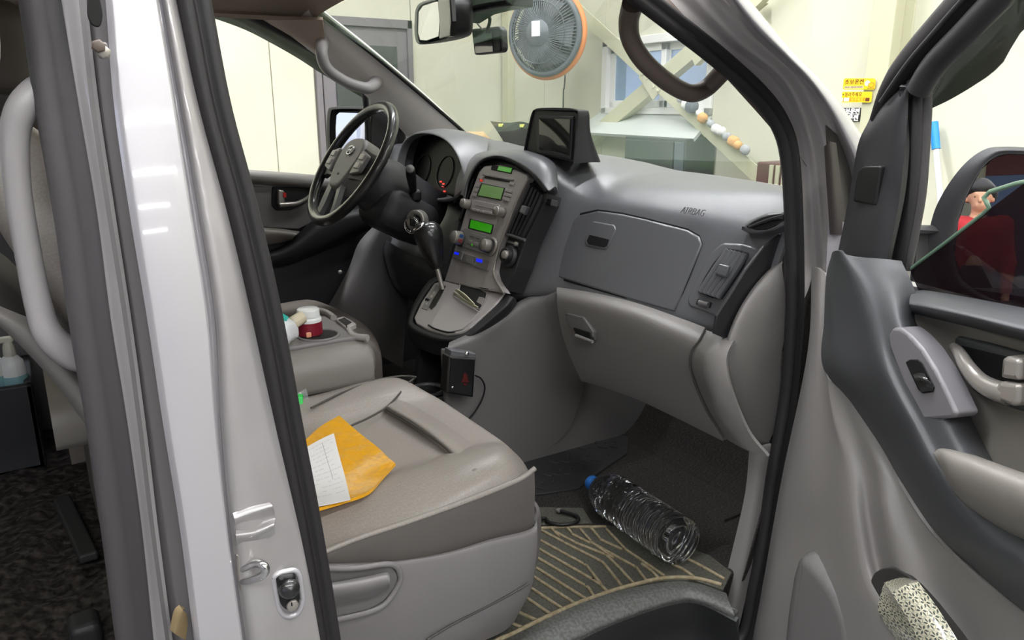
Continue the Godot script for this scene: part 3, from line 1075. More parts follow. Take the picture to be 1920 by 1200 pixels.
var van: Node3D
func van_body():
	van = thing("van", "silver grey van body with an open front door and dark rubber door seals", "van", Vector3(0, 0, -0.4))
	# ---- centre pillar: edges from rear to front ----
	var e0 := edge(0.80, [73, 100, 133, 162, 193, 220, 248])
	var e1 := edge(0.855, [115, 148, 182, 208, 240, 267, 288])
	var e2 := edge(0.885, [157, 179, 209, 240, 267, 291, 318])
	var e3 := edge(0.925, [205, 221, 250, 283, 313, 345, 370])
	var e4 := edge(0.925, [298, 331, 362, 393, 408, 429, 457])
	var e5 := edge(0.90, [308, 343, 377, 408, 419, 437, 464])
	var e6 := edge(0.872, [342, 388, 442, 482, 523, 565, 600])
	var lerp_l := func(a: Array, b: Array, t: float, dx: float) -> Array:
		var o := []
		for i in a.size():
			o.append((a[i] as Vector3).lerp(b[i], t) + Vector3(dx, 0, 0))
		return o
	var jamb := [shift(e6, Vector3(-0.09, 0, 0.0)), shift(e6, Vector3(-0.012, 0, 0)), e6,
		lerp_l.call(e5, e6, 0.85, 0.002), lerp_l.call(e5, e6, 0.5, 0.006), lerp_l.call(e5, e6, 0.12, 0.0), shift(e5, Vector3(-0.012, 0, 0))]
	obj("pillar_jamb", loft(jamb, 60, 3, 0.004, Vector3.RIGHT), M["paint_jamb"], van, false, "dull painted front face of the door pillar")
	var lines := [shift(e5, Vector3(-0.014, 0, 0)), lerp_l.call(e4, e5, 0.75, -0.026), lerp_l.call(e4, e5, 0.3, -0.026), shift(e4, Vector3(-0.006, 0, 0)),
		lerp_l.call(e3, e4, 0.95, 0.0), lerp_l.call(e3, e4, 0.88, 0.001), lerp_l.call(e3, e4, 0.5, 0.0018), lerp_l.call(e3, e4, 0.12, 0.001), lerp_l.call(e3, e4, 0.04, -0.001), shift(e3, Vector3(-0.01, 0, 0.002))]
	obj("centre_pillar", loft(lines, 60, 4, 0.004, Vector3.RIGHT), M["paint"], van, false, "silver painted door pillar with a long upright groove")
	lines = [shift(e3, Vector3(-0.01, 0, 0.002)), lerp_l.call(e2, e3, 0.9, -0.020), lerp_l.call(e2, e3, 0.5, -0.020), lerp_l.call(e2, e3, 0.08, -0.012), e2]
	obj("rear_channel", loft(lines, 60, 4, 0.004, Vector3.RIGHT), mk("channel_grey", Color(0.36, 0.35, 0.35), 0.5), van, false, "dull grey channel behind the door pillar")
	lines = [e2, lerp_l.call(e1, e2, 0.6, 0.004), lerp_l.call(e1, e2, 0.2, 0.0), e1, shift(e1, Vector3(-0.012, 0, -0.001)), shift(e1, Vector3(-0.09, 0, -0.004))]
	obj("rear_flange", loft(lines, 60, 4, 0.004, Vector3.RIGHT), M["paint_jamb"], van, false, "pale painted flange along the rear seal")
	# inside of the pillar, closed with trim
	obj("pillar_trim", loft([shift(e6, Vector3(-0.095, 0, 0)), shift(e6, Vector3(-0.15, 0, 0.02)), shift(e1, Vector3(-0.12, 0, -0.02)), shift(e1, Vector3(-0.085, 0, 0))], 30, 3, 0.004, Vector3.LEFT), M["trim"], van)
	# rear door seal along the pillar's rear edge
	var rs := []
	for i in e0.size():
		rs.append((e0[i] as Vector3).lerp(e1[i], 0.52) + Vector3(-0.006, 0, 0))
	var wid: float = (e0[4] as Vector3).distance_to(e1[4]) * 0.5
	obj("rear_door_seal", tube(rs, wid * 0.92, 50, 14, false, Vector3.RIGHT, arc_pts([1.0, 0.0, 0.9, 0.45, 0.55, 0.72, 0.2, 0.62, 0.0, 0.55, -0.25, 0.66, -0.6, 0.74, -0.92, 0.45, -1.0, 0.0, -0.8, -0.5, 0.8, -0.5])), M["rubber_worn"], van, false, "worn dark grey rubber seal of the sliding door opening")
	# ---- front door opening: the seal runs all the way round ----
	var loop := []
	for q in [[612, 1200, 0.855], [578, 1000, 0.855], [539, 800, 0.853], [501, 600, 0.848], [455, 400, 0.838], [401, 200, 0.825], [362, 0, 0.81], [330, -150, 0.795]]:
		loop.append(pm("x", q[0], q[1], q[2]))
	loop.append_array(vs([0.775, 1.73, -0.30, 0.765, 1.745, -0.45]))
	loop.append(pm("x", 1060, -110, 0.755))
	for q in [[1205, 0, 0.755], [1262, 44, 0.76], [1348, 112, 0.767], [1422, 180, 0.775], [1459, 232, 0.78], [1477, 290, 0.785], [1485, 400, 0.79], [1488, 560, 0.80], [1483, 660, 0.80], [1473, 760, 0.80], [1452, 880, 0.80], [1434, 1000, 0.80], [1414, 1100, 0.802], [1388, 1200, 0.806]]:
		loop.append(pm("x", q[0], q[1], q[2]))
	loop.append_array(vs([0.815, 0.40, -0.98, 0.83, 0.385, -0.8, 0.845, 0.385, -0.45]))
	loop.append(pm("x", 630, 1330, 0.855))
	var two_lobes := arc_pts([1.0, 0.0, 0.95, 0.55, 0.62, 0.9, 0.25, 0.75, 0.08, 0.5, -0.1, 0.6, -0.4, 1.0, -0.8, 0.85, -1.0, 0.4, -1.0, -0.2, -0.6, -0.6, 0.6, -0.6])
	obj("front_door_seal", tube(loop, 0.0165, 200, 12, true, Vector3.RIGHT, two_lobes, true), M["rubber"], van, false, "black rubber seal round the front door opening")
	# ---- passenger front pillar: painted jamb between the seal and the outer skin ----
	var rows := [
		[1196, -20, 1300, 80, 1395, 155, 1455, 222, 1478, 290, 1488, 400, 1494, 560, 1482, 760, 1458, 880, 1440, 1000, 1395, 1200],
		[1243, -10, 1340, 85, 1432, 158, 1482, 235, 1500, 310, 1508, 410, 1515, 560, 1503, 760, 1475, 880, 1452, 1000, 1408, 1200],
		[1262, -15, 1360, 80, 1450, 150, 1497, 235, 1515, 310, 1522, 415, 1530, 560, 1520, 760, 1500, 880, 1475, 1000, 1430, 1200],
		[1290, -20, 1385, 75, 1472, 150, 1515, 235, 1531, 310, 1541, 415, 1548, 560, 1540, 760, 1520, 880, 1500, 1000, 1455, 1200],
		[1318, -20, 1408, 68, 1492, 142, 1532, 222, 1550, 300, 1560, 415, 1568, 560, 1562, 760, 1545, 880, 1525, 1000, 1480, 1200],
		[1336, -20, 1424, 66, 1505, 142, 1545, 212, 1565, 270, 1578, 415, 1585, 560, 1580, 760, 1560, 880, 1540, 1000, 1500, 1200],
	]
	var xs := [0.768, 0.779, 0.781, 0.799, 0.802, 0.828]
	var pl := []
	for k in rows.size():
		var l := []
		for i in range(0, rows[k].size(), 2):
			var v: float = rows[k][i + 1]
			l.append(pm("x", rows[k][i], v, xs[k] - 0.03 * clampf(1.0 - v / 420.0, 0.0, 1.1)))
		pl.append(l)
	obj("front_pillar_jamb", loft(pl, 60, 4, 0.004, Vector3(1, 0, 1)), M["jamb_silver"], van, false, "dull silver ridged jamb of the front pillar")
	# outer skin of the front pillar, bright, with the wing below
	var sk := [
		lnd("x", 0.832, [1332, -40, 1406, 60, 1462, 112, 1507, 157, 1542, 206, 1566, 255, 1590, 330, 1600, 420]),
		lnd("x", 0.872, [1345, -40, 1412, 45, 1472, 105, 1516, 150, 1552, 200, 1580, 250, 1608, 320, 1618, 420]),
		lnd("x", 0.872, [1362, -40, 1418, 30, 1480, 98, 1524, 143, 1562, 190, 1592, 236, 1624, 300, 1640, 420]),
		lnd("x", 0.855, [1376, -40, 1426, 25, 1486, 95, 1531, 140, 1571, 188, 1602, 233, 1640, 296, 1660, 420]),
		lnd("x", 0.80, [1372, -40, 1424, 26, 1484, 96, 1529, 141, 1568, 190, 1600, 236, 1640, 300, 1660, 420])]
	obj("front_pillar_skin", loft(sk, 30, 4, 0.003, Vector3(1, 0.3, 0)), M["paint"], van, false, "bright silver outer skin of the front pillar")
	obj("hinge_cover", loft([lnd("x", 0.868, [1545, 275, 1550, 350, 1556, 440]), lnd("x", 0.878, [1556, 266, 1562, 350, 1570, 440]), lnd("x", 0.872, [1568, 268, 1578, 350, 1590, 440])], 10, 4, 0.006, Vector3.RIGHT), mk("strip_brown", Color(0.24, 0.215, 0.205), 0.6), van, false, "dark brown rubber strip at the door hinge")
	obj("cowl_corner", loft([lnd("x", 0.838, [1550, 235, 1556, 330, 1560, 440]), lnd("x", 0.846, [1580, 262, 1588, 340, 1592, 440]), lnd("x", 0.846, [1606, 290, 1616, 350, 1620, 440])], 10, 3, 0.004, Vector3(1, 0, 0.5)), mk("cowl_olive", Color(0.40, 0.39, 0.355), 0.6), van)
	obj("wing", loft([vs([0.86, 1.26, -1.18, 0.88, 0.9, -1.18, 0.88, 0.4, -1.18]), vs([0.93, 1.25, -1.30, 0.95, 0.9, -1.30, 0.95, 0.4, -1.30]), vs([0.92, 1.22, -1.7, 0.95, 0.9, -1.7, 0.95, 0.4, -1.7]), vs([0.88, 1.12, -2.05, 0.9, 0.85, -2.1, 0.9, 0.4, -2.1])], 10, 4, 0.004, Vector3.RIGHT), M["paint"], van)
	obj("bonnet", loft([vs([-0.8, 1.22, -1.5, 0, 1.27, -1.62, 0.8, 1.22, -1.5]), vs([-0.8, 1.18, -1.75, 0, 1.22, -1.85, 0.8, 1.18, -1.75]), vs([-0.75, 1.08, -2.05, 0, 1.1, -2.15, 0.75, 1.08, -2.05])], 12, 4, 0.004, Vector3.UP), M["paint"], van)
	# ---- roof: headliner inside, skin above, header at the windscreen ----
	var rl := []
	for z in [-0.80, -0.72, -0.4, 0.2, 0.9, 2.2]:
		var drop := 0.05 if z < -0.75 else 0.0
		rl.append(vs([-0.70, 1.70 - drop, z, -0.62, 1.755 - drop, z - 0.02, -0.3, 1.80 - drop, z - 0.06, 0, 1.81 - drop, z - 0.07, 0.3, 1.80 - drop, z - 0.06, 0.62, 1.755 - drop, z - 0.02, 0.70, 1.70 - drop, z]))
	obj("headliner", loft(rl, 30, 4, 0.01, Vector3.DOWN), M["headliner"], van, false, "brownish grey cloth headliner")
	var ro := []
	for l in rl:
		var q := []
		for p in l:
			q.append(Vector3(p.x * 1.13, p.y + 0.045, p.z))
		ro.append(q)
	obj("roof", loft(ro, 30, 4, 0.004, Vector3.UP), M["paint"], van)
	# driver's side: roof rail and the window opening's upper edge
	obj("roof_rail", loft([
		vs([-0.70, 1.70, 0.4, -0.70, 1.70, -0.2, -0.69, 1.70, -0.5, -0.66, 1.70, -0.72, -0.62, 1.70, -0.83]),
		ln("x", [-60, -66, -0.74, 200, -46, -0.735, 437, 0, -0.72, 520, 38, -0.705, 612, 92, -0.70]),
		ln("x", [-60, -50, -0.77, 200, -36, -0.77, 425, 0, -0.76, 515, 42, -0.74, 608, 98, -0.73])], 20, 4, 0.012, Vector3(1, -0.5, 0)), M["headliner"], van)
	# ---- driver's front pillar trim ----
	obj("pillar_trim", loft([
		lnd("x", -0.63, [590, 8, 690, 88, 790, 172, 875, 251, 900, 275]),
		lnd("x", -0.645, [575, 22, 682, 98, 782, 186, 866, 262, 890, 290]),
		lnd("x", -0.675, [560, 40, 670, 118, 768, 208, 850, 282, 880, 310]),
		lnd("x", -0.715, [548, 58, 655, 132, 748, 222, 800, 282, 840, 330]),
		lnd("x", -0.745, [540, 66, 640, 140, 735, 226, 770, 270, 790, 340])], 24, 4, 0.01, Vector3(1, 0, 0.5)), M["pillar_grey"], van, false, "light grey moulded trim of the driver's front pillar")
	obj("pillar_seal", tube(ln("x", [420, 4, -0.76, 520, 54, -0.755, 612, 107, -0.755, 680, 162, -0.755, 735, 208, -0.76, 752, 250, -0.765, 758, 330, -0.77]), 0.016, 30, 8, false, Vector3.RIGHT), M["rubber"], van)
	obj("windscreen_edge", tube(lnd("x", -0.632, [592, 5, 600, 24, 625, 45, 690, 95, 790, 178, 868, 246, 890, 268]), 0.006, 30, 6, false, Vector3.RIGHT), M["hole"], van)
	var left_handle := [[606, 70], [604, 84], [603, 100], [609, 122], [624, 138], [650, 154], [675, 163], [690, 165], [703, 158], [708, 145]]
	var hp := []
	for i in left_handle.size():
		var k := 0.0 if i in [0, 9] else (0.02 if i in [1, 8] else 0.05)
		hp.append(pm("x", left_handle[i][0], left_handle[i][1], -0.69 + k))
	obj("grab_handle", tube(hp, [0.021, 0.018, 0.017, 0.017, 0.018, 0.022], 40, 12), M["handle_grey"], van, false, "grey grab handle on the driver's front pillar")
	# ---- windscreen ----
	var gl := []
	for i in 5:
		var t := i / 4.0
		var l := []
		for k in 7:
			var x := lerpf(-1, 1, k / 6.0)
			var bow := 1.0 - x * x
			l.append(Vector3(x * lerpf(0.76, 0.635, t), lerpf(1.285, 1.705, t) + bow * lerpf(0.0, 0.055, t) + 0.02 * sin(PI * t), lerpf(-1.36, -0.815, t) - bow * lerpf(0.13, 0.06, t)))
		gl.append(l)
	obj("windscreen", loft(gl, 25, 6, 0.0, Vector3(0, 1, 1)), M["windscreen_glass"], van, false, "large clear windscreen with a pale green tint")
	# passenger handle on the front pillar
	var rh := [[1186, 8], [1179, 40], [1183, 75], [1205, 112], [1240, 145], [1275, 168], [1300, 175], [1325, 165], [1350, 140], [1368, 120]]
	hp = []
	for i in rh.size():
		hp.append(pm("x", rh[i][0], rh[i][1], 0.735 - [0.0, 0.025, 0.04, 0.045, 0.045, 0.045, 0.04, 0.035, 0.015, 0.0][i]))
	obj("grab_handle", tube(hp, [0.0165, 0.0155, 0.015, 0.015, 0.0155, 0.0165], 50, 14), M["handle_brown"], van, false, "brown grab handle on the passenger's front pillar")
	obj("pillar_trim", loft([
		vs([0.70, 1.735, -0.62, 0.655, 1.70, -0.83, 0.71, 1.52, -1.08, 0.72, 1.42, -1.20, 0.735, 1.36, -1.27]),
		vs([0.735, 1.715, -0.62, 0.715, 1.66, -0.83, 0.735, 1.50, -1.06, 0.74, 1.41, -1.17, 0.75, 1.35, -1.24]),
		vs([0.765, 1.68, -0.62, 0.755, 1.62, -0.82, 0.76, 1.475, -1.04, 0.76, 1.40, -1.15, 0.765, 1.34, -1.22])], 20, 4, 0.01, Vector3(-1, 0, 0.5)), M["handle_brown"], van)
	# ---- floor, sill, firewall, left side ----
	var fpb := rboxb(Vector3(1.45, 0.148, 3.92), 0.01)
	var fpm := Bld.new()
	fpm.merge(fpb, Transform3D(Basis.IDENTITY, Vector3(-0.075, 0.474, 0.34)))
	fpm.merge(rboxb(Vector3(0.16, 0.148, 0.56), 0.01), Transform3D(Basis.IDENTITY, Vector3(0.70, 0.474, -1.34)))
	obj("floor_pan", fpm.mesh(), M["carpet"], van, false, "dark soiled carpet floor")
	obj("toe_board", loft([vs([-0.78, 0.545, -1.34, 0, 0.545, -1.34, 0.78, 0.545, -1.34]), vs([-0.78, 0.60, -1.42, 0, 0.60, -1.42, 0.78, 0.60, -1.42]), vs([-0.78, 0.80, -1.55, 0, 0.80, -1.55, 0.78, 0.80, -1.55]), vs([-0.78, 1.05, -1.60, 0, 1.05, -1.60, 0.78, 1.05, -1.60]), vs([-0.78, 1.25, -1.58, 0, 1.25, -1.60, 0.78, 1.25, -1.58])], 8, 4, 0.02, Vector3(0, 0.3, 1)), M["carpet"], van)
	obj("footwell_side", loft([vs([-0.79, 1.22, -1.62, -0.79, 1.22, -1.3, -0.79, 1.22, -1.05]), vs([-0.79, 0.85, -1.62, -0.79, 0.85, -1.3, -0.79, 0.85, -0.95]), vs([-0.79, 0.50, -1.62, -0.79, 0.50, -1.3, -0.79, 0.50, -0.15])], 10, 4, 0.03, Vector3.RIGHT), M["dash_dark"], van)
	obj("left_side", loft([vs([-0.80, 1.22, 0.0, -0.80, 1.22, 1.0, -0.80, 1.22, 2.3]), vs([-0.84, 0.95, 0.0, -0.84, 0.95, 1.0, -0.84, 0.95, 2.3]), vs([-0.82, 0.5, 0.0, -0.82, 0.5, 1.0, -0.82, 0.5, 2.3])], 10, 4, 0.05, Vector3.RIGHT), M["trim_dim"], van)
	obj("left_pillar", loft([vs([-0.72, 1.72, -0.12, -0.80, 1.25, -0.16, -0.82, 0.5, -0.16]), vs([-0.70, 1.74, -0.03, -0.76, 1.25, -0.03, -0.78, 0.5, -0.03]), vs([-0.72, 1.72, 0.10, -0.80, 1.25, 0.12, -0.82, 0.5, 0.12])], 12, 5, 0.04, Vector3.RIGHT), M["trim_dim"], van)
	obj("rear_bulkhead", box_mesh(Vector3(-0.85, 0.5, 2.25), Vector3(0.85, 1.75, 2.32), 0.02), M["trim_dim"], van)
	# sill step in two levels at the open door
	obj("sill_plate", loft([
		ln("y", [900, 1222, 0.553, 1010, 1168, 0.553, 1120, 1118, 0.553, 1240, 1092, 0.553, 1300, 1092, 0.553, 1362, 1112, 0.553]),
		ln("y", [915, 1234, 0.556, 1025, 1184, 0.556, 1130, 1134, 0.556, 1245, 1106, 0.556, 1302, 1104, 0.556, 1366, 1126, 0.556]),
		ln("y", [960, 1255, 0.548, 1060, 1200, 0.548, 1150, 1160, 0.548, 1252, 1126, 0.548, 1305, 1122, 0.548, 1376, 1150, 0.548]),
		ln("y", [970, 1264, 0.535, 1066, 1212, 0.535, 1154, 1170, 0.535, 1254, 1136, 0.535, 1306, 1132, 0.535, 1376, 1162, 0.535])], 40, 4, 0.02, Vector3(0.4, 1, 0)), M["step_plastic"], van, false, "scuffed grey plastic sill plate")
	obj("step_well", loft([
		ln("y", [960, 1262, 0.536, 1062, 1208, 0.536, 1150, 1168, 0.536, 1252, 1134, 0.536, 1306, 1130, 0.536, 1380, 1166, 0.536]),
		ln("y", [1000, 1300, 0.45, 1100, 1262, 0.45, 1180, 1220, 0.45, 1262, 1196, 0.45, 1310, 1190, 0.45, 1384, 1210, 0.45]),
		ln("y", [1040, 1330, 0.40, 1120, 1300, 0.40, 1200, 1270, 0.40, 1290, 1250, 0.40, 1330, 1240, 0.40, 1390, 1250, 0.40]),
		ln("y", [1100, 1400, 0.39, 1180, 1380, 0.39, 1260, 1350, 0.39, 1330, 1320, 0.39, 1370, 1300, 0.39, 1400, 1290, 0.39])], 30, 4, 0.01, Vector3(1, 0.6, 0.5)), M["step_dark"], van, false, "dark plastic well below the sill plate")
	obj("sill_skin", box_mesh(Vector3(0.80, 0.25, -1.15), Vector3(0.89, 0.38, 0.1), 0.02), M["paint"], van)
	# side trim between the floor and the seal at the front of the opening
	obj("cowl_side_trim", loft([
		ln("x", [1405, 842, 0.765, 1396, 930, 0.765, 1366, 1060, 0.765, 1335, 1190, 0.77]),
		ln("x", [1432, 838, 0.785, 1418, 930, 0.785, 1392, 1060, 0.79, 1362, 1195, 0.795]),
		ln("x", [1450, 835, 0.792, 1440, 930, 0.792, 1410, 1070, 0.795, 1380, 1200, 0.80])], 20, 4, 0.01, Vector3(1, 0, 0.5)), M["trim"], van, false, "grey plastic side trim beside the floor mat")
	obj("cowl_side_panel", loft([vs([0.76, 0.53, -1.58, 0.76, 0.8, -1.58, 0.76, 1.2, -1.58]), vs([0.765, 0.53, -1.3, 0.765, 0.8, -1.3, 0.765, 1.2, -1.3]), vs([0.775, 0.53, -1.12, 0.775, 0.7, -1.17, 0.775, 0.85, -1.2])], 8, 4, 0.02, Vector3.LEFT), M["carpet"], van)
	pillar_fittings()

func pillar_fittings():
	# striker, lock cover and pressings on the pillar's front jamb
	var sx := 0.889
	obj("striker_plate", pplate("x", sx + 0.002, [442, 1040, 452, 1042, 460, 1085, 466, 1128, 456, 1124, 446, 1086], 0.008, 0.002, 0.004), M["satin"], van)
	obj("striker_loop", tube([pm("x", 455, 1066, sx), pm("x", 480, 1056, sx + 0.012), pm("x", 494, 1060, sx + 0.022), pm("x", 498, 1070, sx + 0.024), pm("x", 490, 1080, sx + 0.02), pm("x", 470, 1087, sx + 0.01), pm("x", 456, 1088, sx)], 0.0048, 30, 8), M["chrome"], van, false, "bright steel door striker loop")
	var lp := obj("lock_cover", pplate("x", sx + 0.008, [519, 1087, 528, 1081, 553, 1077, 557, 1085, 559, 1098, 562, 1105, 564, 1130, 556, 1144, 540, 1148, 529, 1138, 525, 1118], 0.014, 0.004, 0.008), M["black"], van, false, "black plastic cover with a key lock")
	obj("lock_cylinder", lathe_at([0, 0, 0.0068, 0, 0.0068, 0.004, 0.0055, 0.005, 0, 0.005], along(pm("x", 547, 1133, sx + 0.008), Vector3.RIGHT), 16), M["satin"], lp)
	obj("key_slot", rbox_at(pm("x", 547, 1133, sx + 0.0135), Vector3(0.001, 0.005, 0.0016), 0.0004), M["hole"], lp)
	obj("lock_knob", lathe_at([0.012, 0, 0.0115, 0.006, 0.009, 0.011, 0, 0.0125], along(pm("x", 541, 1102, sx + 0.006), Vector3(1, 0.3, 0)), 16), M["gloss_black"], lp)
	obj("lock_surround", pring("x", sx + 0.001, [512, 1082, 526, 1073, 554, 1068, 562, 1080, 568, 1128, 560, 1150, 538, 1157, 522, 1144], 0.0035, 0.008), M["paint"], van)
	obj("pressing", loft([lnd("x", sx + 0.001, [436, 962, 470, 950, 505, 942]), lnd("x", sx + 0.008, [440, 975, 472, 963, 512, 950]), lnd("x", sx - 0.001, [442, 990, 476, 982, 516, 970]), lnd("x", sx + 0.009, [442, 1005, 478, 1000, 514, 984]), lnd("x", sx + 0.001, [444, 1024, 480, 1016, 516, 1000])], 12, 5, 0.004, Vector3.RIGHT), M["paint_jamb"], van, false, "raised pressing in the painted jamb")
	# hinge-side bracket and bolts in the rear channel
	obj("bracket", pplate("x", 0.868, [179, 82, 190, 77, 202, 80, 204, 102, 196, 112, 184, 106], 0.006, 0.002, 0.006), M["silver_dim"], van, false, "small worn metal bracket in the pillar channel")
	obj("bolt", lathe_at([0, 0, 0.0062, 0, 0.0062, 0.003, 0.004, 0.004, 0, 0.004], along(pm("x", 194, 98, 0.868), Vector3.RIGHT), 6), M["satin"], van)
	obj("bolt", lathe_at([0, 0, 0.006, 0, 0.006, 0.005, 0.004, 0.006, 0, 0.006], along(pm("x", 184, 87, 0.868), Vector3.RIGHT), 6), M["handle_brown"], van)
	obj("latch_hole", pplate("x", 0.868, [164, -10, 186, -10, 194, 30, 188, 52, 172, 48, 164, 30], 0.004, 0.001, 0.006), M["hole"], van)
	obj("rear_catch", loft([lnd("x", 0.912, [318, 1180, 326, 1145, 336, 1134]), lnd("x", 0.918, [330, 1190, 338, 1160, 344, 1145]), lnd("x", 0.912, [348, 1200, 352, 1170, 350, 1150])], 8, 4, 0.006, Vector3.RIGHT), mk("rusty", Color(0.50, 0.43, 0.31), 0.6, 0.3), van, false, "rusty catch in the rear door channel")
	# sliding-door grab handle on the pillar's inner edge
	var gh := []
	for q in [[150, 188, 0.74], [120, 172, 0.745], [80, 172, 0.75], [42, 205, 0.755], [28, 260, 0.755], [34, 360, 0.755], [52, 470, 0.755], [72, 570, 0.755], [92, 628, 0.755], [135, 664, 0.75], [180, 672, 0.745]]:
		gh.append(pm("x", q[0], q[1], q[2]))
	obj("grab_handle", tube(gh, [0.020, 0.0195, 0.016, 0.0135, 0.0125, 0.0125, 0.0135, 0.016, 0.019], 60, 16), M["handle_grey"], van, false, "long grey grab handle at the sliding door opening")

# ================= dashboard =================
func ss(a: float, b: float, x: float) -> float:
	var t := clampf((x - a) / (b - a), 0.0, 1.0)
	return t * t * (3.0 - 2.0 * t)

func dash_line(k: int) -> Array:
	var out := []
	for i in 21:
		var x := lerpf(0.765, -0.77, i / 20.0)
		var s := ss(0.22, 0.07, x)
		var bz := -1.46 + 0.19 * pow(x / 0.8, 2)
		var d := ss(-0.15, -0.30, x) * ss(-0.74, -0.60, x)      # rises to the driver's cluster
		var p: Array = [
			[lerpf(1.292, 1.305, s), lerpf(bz, bz, s)],
			[lerpf(1.291, 1.325, s), lerpf(bz + 0.05, -1.34, s)],
			[lerpf(1.279, 1.335, s) + 0.015 * d, lerpf(-1.245, -1.20, s)],
			[lerpf(1.248, 1.325, s) + 0.02 * d, lerpf(-1.166, -1.105, s)],
			[lerpf(1.205, 1.29, s), lerpf(-1.139, -1.082, s)],
			[lerpf(1.11, 1.15, s), lerpf(-1.108, -1.045, s)],
			[lerpf(1.02, 1.0, s), lerpf(-1.079, -1.01, s)],
			[lerpf(1.0, 0.97, s), lerpf(-1.11, -1.05, s)]][k]
		out.append(Vector3(x, p[0], p[1] - (0.095 * maxf(0.0, x - 0.2) * (1.0 - s) if k >= 3 else 0.0) - d * [0.0, 0.0, 0.05, 0.09, 0.10, 0.06, 0.0, 0.0][k]))
	return out

var dash: Node3D
func dashboard():
	dash = thing("dashboard", "long charcoal dashboard with glove box, round-cornered vents and grey lower panel", "dashboard", Vector3(0, 1.0, -1.15))
	var l := []
	for k in 8:
		l.append(dash_line(k))
	obj("dash_pad", loft(l, 80, 5, 0.008, Vector3(0, 0.6, 1)), M["dash"], dash)
	# glove box door, proud of a dark joint
	var gl := [1060, 428, 1082, 404, 1120, 395, 1165, 401, 1210, 411, 1250, 421, 1288, 431, 1309, 443, 1315, 458, 1302, 490, 1284, 533, 1264, 584, 1180, 560, 1100, 536, 1035, 516, 1044, 475]
	obj("joint", pplate("face", 0.0035, [1058, 424, 1080, 401, 1120, 392, 1166, 398, 1212, 408, 1252, 418, 1290, 428, 1312, 441, 1318, 458, 1305, 491, 1287, 535, 1266, 588, 1180, 563, 1100, 539, 1032, 519, 1041, 475], 0.012, 0.001), M["hole"], dash)
	var gb := obj("glove_box_door", pplate("face", 0.0075, gl, 0.012, 0.004), M["dash"], dash)
	obj("latch", pplate("face", 0.0105, [1111, 414, 1150, 421, 1154, 429, 1146, 450, 1141, 461, 1134, 468, 1099, 461, 1095, 452, 1103, 428], 0.006, 0.003, 0.004), M["dash"], gb)
	obj("latch_recess", pplate("face", 0.0112, [1105, 440, 1142, 449, 1138, 461, 1132, 464, 1103, 458, 1100, 452], 0.003, 0.0005, 0.002), M["hole"], gb)
	# airbag lettering pressed in the pad
	var tm := TextMesh.new()
	var fo := SystemFont.new()
	fo.font_names = PackedStringArray(["Droid Sans"])
	tm.font = fo
	tm.text = "AIRBAG"
	tm.font_size = 16
	tm.pixel_size = 0.0012
	tm.depth = 0.001
	var tx := obj("airbag_lettering", tm, M["dash_door"], dash, true)
	tx.global_transform = Transform3D(Basis(Vector3.RIGHT, deg_to_rad(-32)), pm("face", 1300, 397, 0.022))
	# right air vent
	var sr := obj("vent_surround", pplate("face", 0.008, [1354, 455, 1386, 456, 1428, 466, 1418, 500, 1392, 545, 1364, 572, 1345, 594, 1318, 583, 1292, 574, 1288, 562, 1302, 530, 1318, 498, 1338, 468], 0.014, 0.004, 0.006), M["dash"], dash)
	obj("vent_opening", pplate("face", 0.0105, [1360, 465, 1384, 467, 1404, 474, 1394, 500, 1373, 532, 1352, 562, 1330, 557, 1307, 547, 1320, 520, 1336, 494], 0.006, 0.002, 0.005), M["hole"], sr)
	for i in 5:
		var t := (i + 0.5) / 5.0
		var a := pm("face", lerpf(1362, 1402, t), lerpf(468, 477, t), 0.016)
		var m := pm("face", lerpf(1336, 1380, t), lerpf(504, 515, t), 0.018)
		var b := pm("face", lerpf(1310, 1350, t), lerpf(546, 559, t), 0.016)
		obj("slat", tube([a, m, b], 0.0068, 10, 8, false, nrm("face")), M["dash"], sr)
	obj("vent_slider", pplate("face", 0.031, [1347, 494, 1367, 498, 1360, 520, 1340, 514], 0.02, 0.003, 0.003), M["dash"], sr)
	obj("thumb_wheel_slot", pplate("face", 0.0095, [1308, 560, 1334, 567, 1331, 578, 1304, 570], 0.004, 0.001, 0.002), M["hole"], sr)
	obj("thumb_wheel", tube([pm("face", 1311, 567, 0.012), pm("face", 1329, 572, 0.012)], 0.006, 4, 12), M["trim_dim"], sr)
	# demister vent on the right shoulder
	var dv := obj("demister_rim", pplate("face", 0.032, [1385, 428, 1398, 416, 1416, 406, 1438, 398, 1468, 394, 1480, 404, 1476, 418, 1450, 430, 1425, 436, 1400, 436], 0.03, 0.006, 0.004), M["dash"], dash)
	obj("demister_opening", pplate("face", 0.034, [1398, 425, 1412, 415, 1430, 407, 1450, 402, 1474, 401, 1470, 412, 1452, 424, 1436, 430, 1418, 431], 0.006, 0.001, 0.003), M["hole"], dv)
	for i in 3:
		obj("slat", tube([pm("face", 1405 + i * 8, 426 - i * 5 + i * 2, 0.036), pm("face", 1440 + i * 6, 412 - i * 3 + i * 2, 0.036), pm("face", 1470, 404 + i * 3, 0.036)], 0.0028, 8, 6), M["dash_dark"], dv)
	# dark end of the dash and the round grey cap on the door side
	obj("end_band", pplate("x", 0.752, [1470, 436, 1434, 462, 1400, 505, 1367, 558, 1345, 593, 1340, 626, 1372, 640, 1400, 660, 1470, 660], 0.006, 0.002), M["dash_dark"], dash)
	var cap := []
	for k in [[0.782, 1.0], [0.778, 0.93], [0.762, 0.72], [0.80, 0.0]]:
		pass
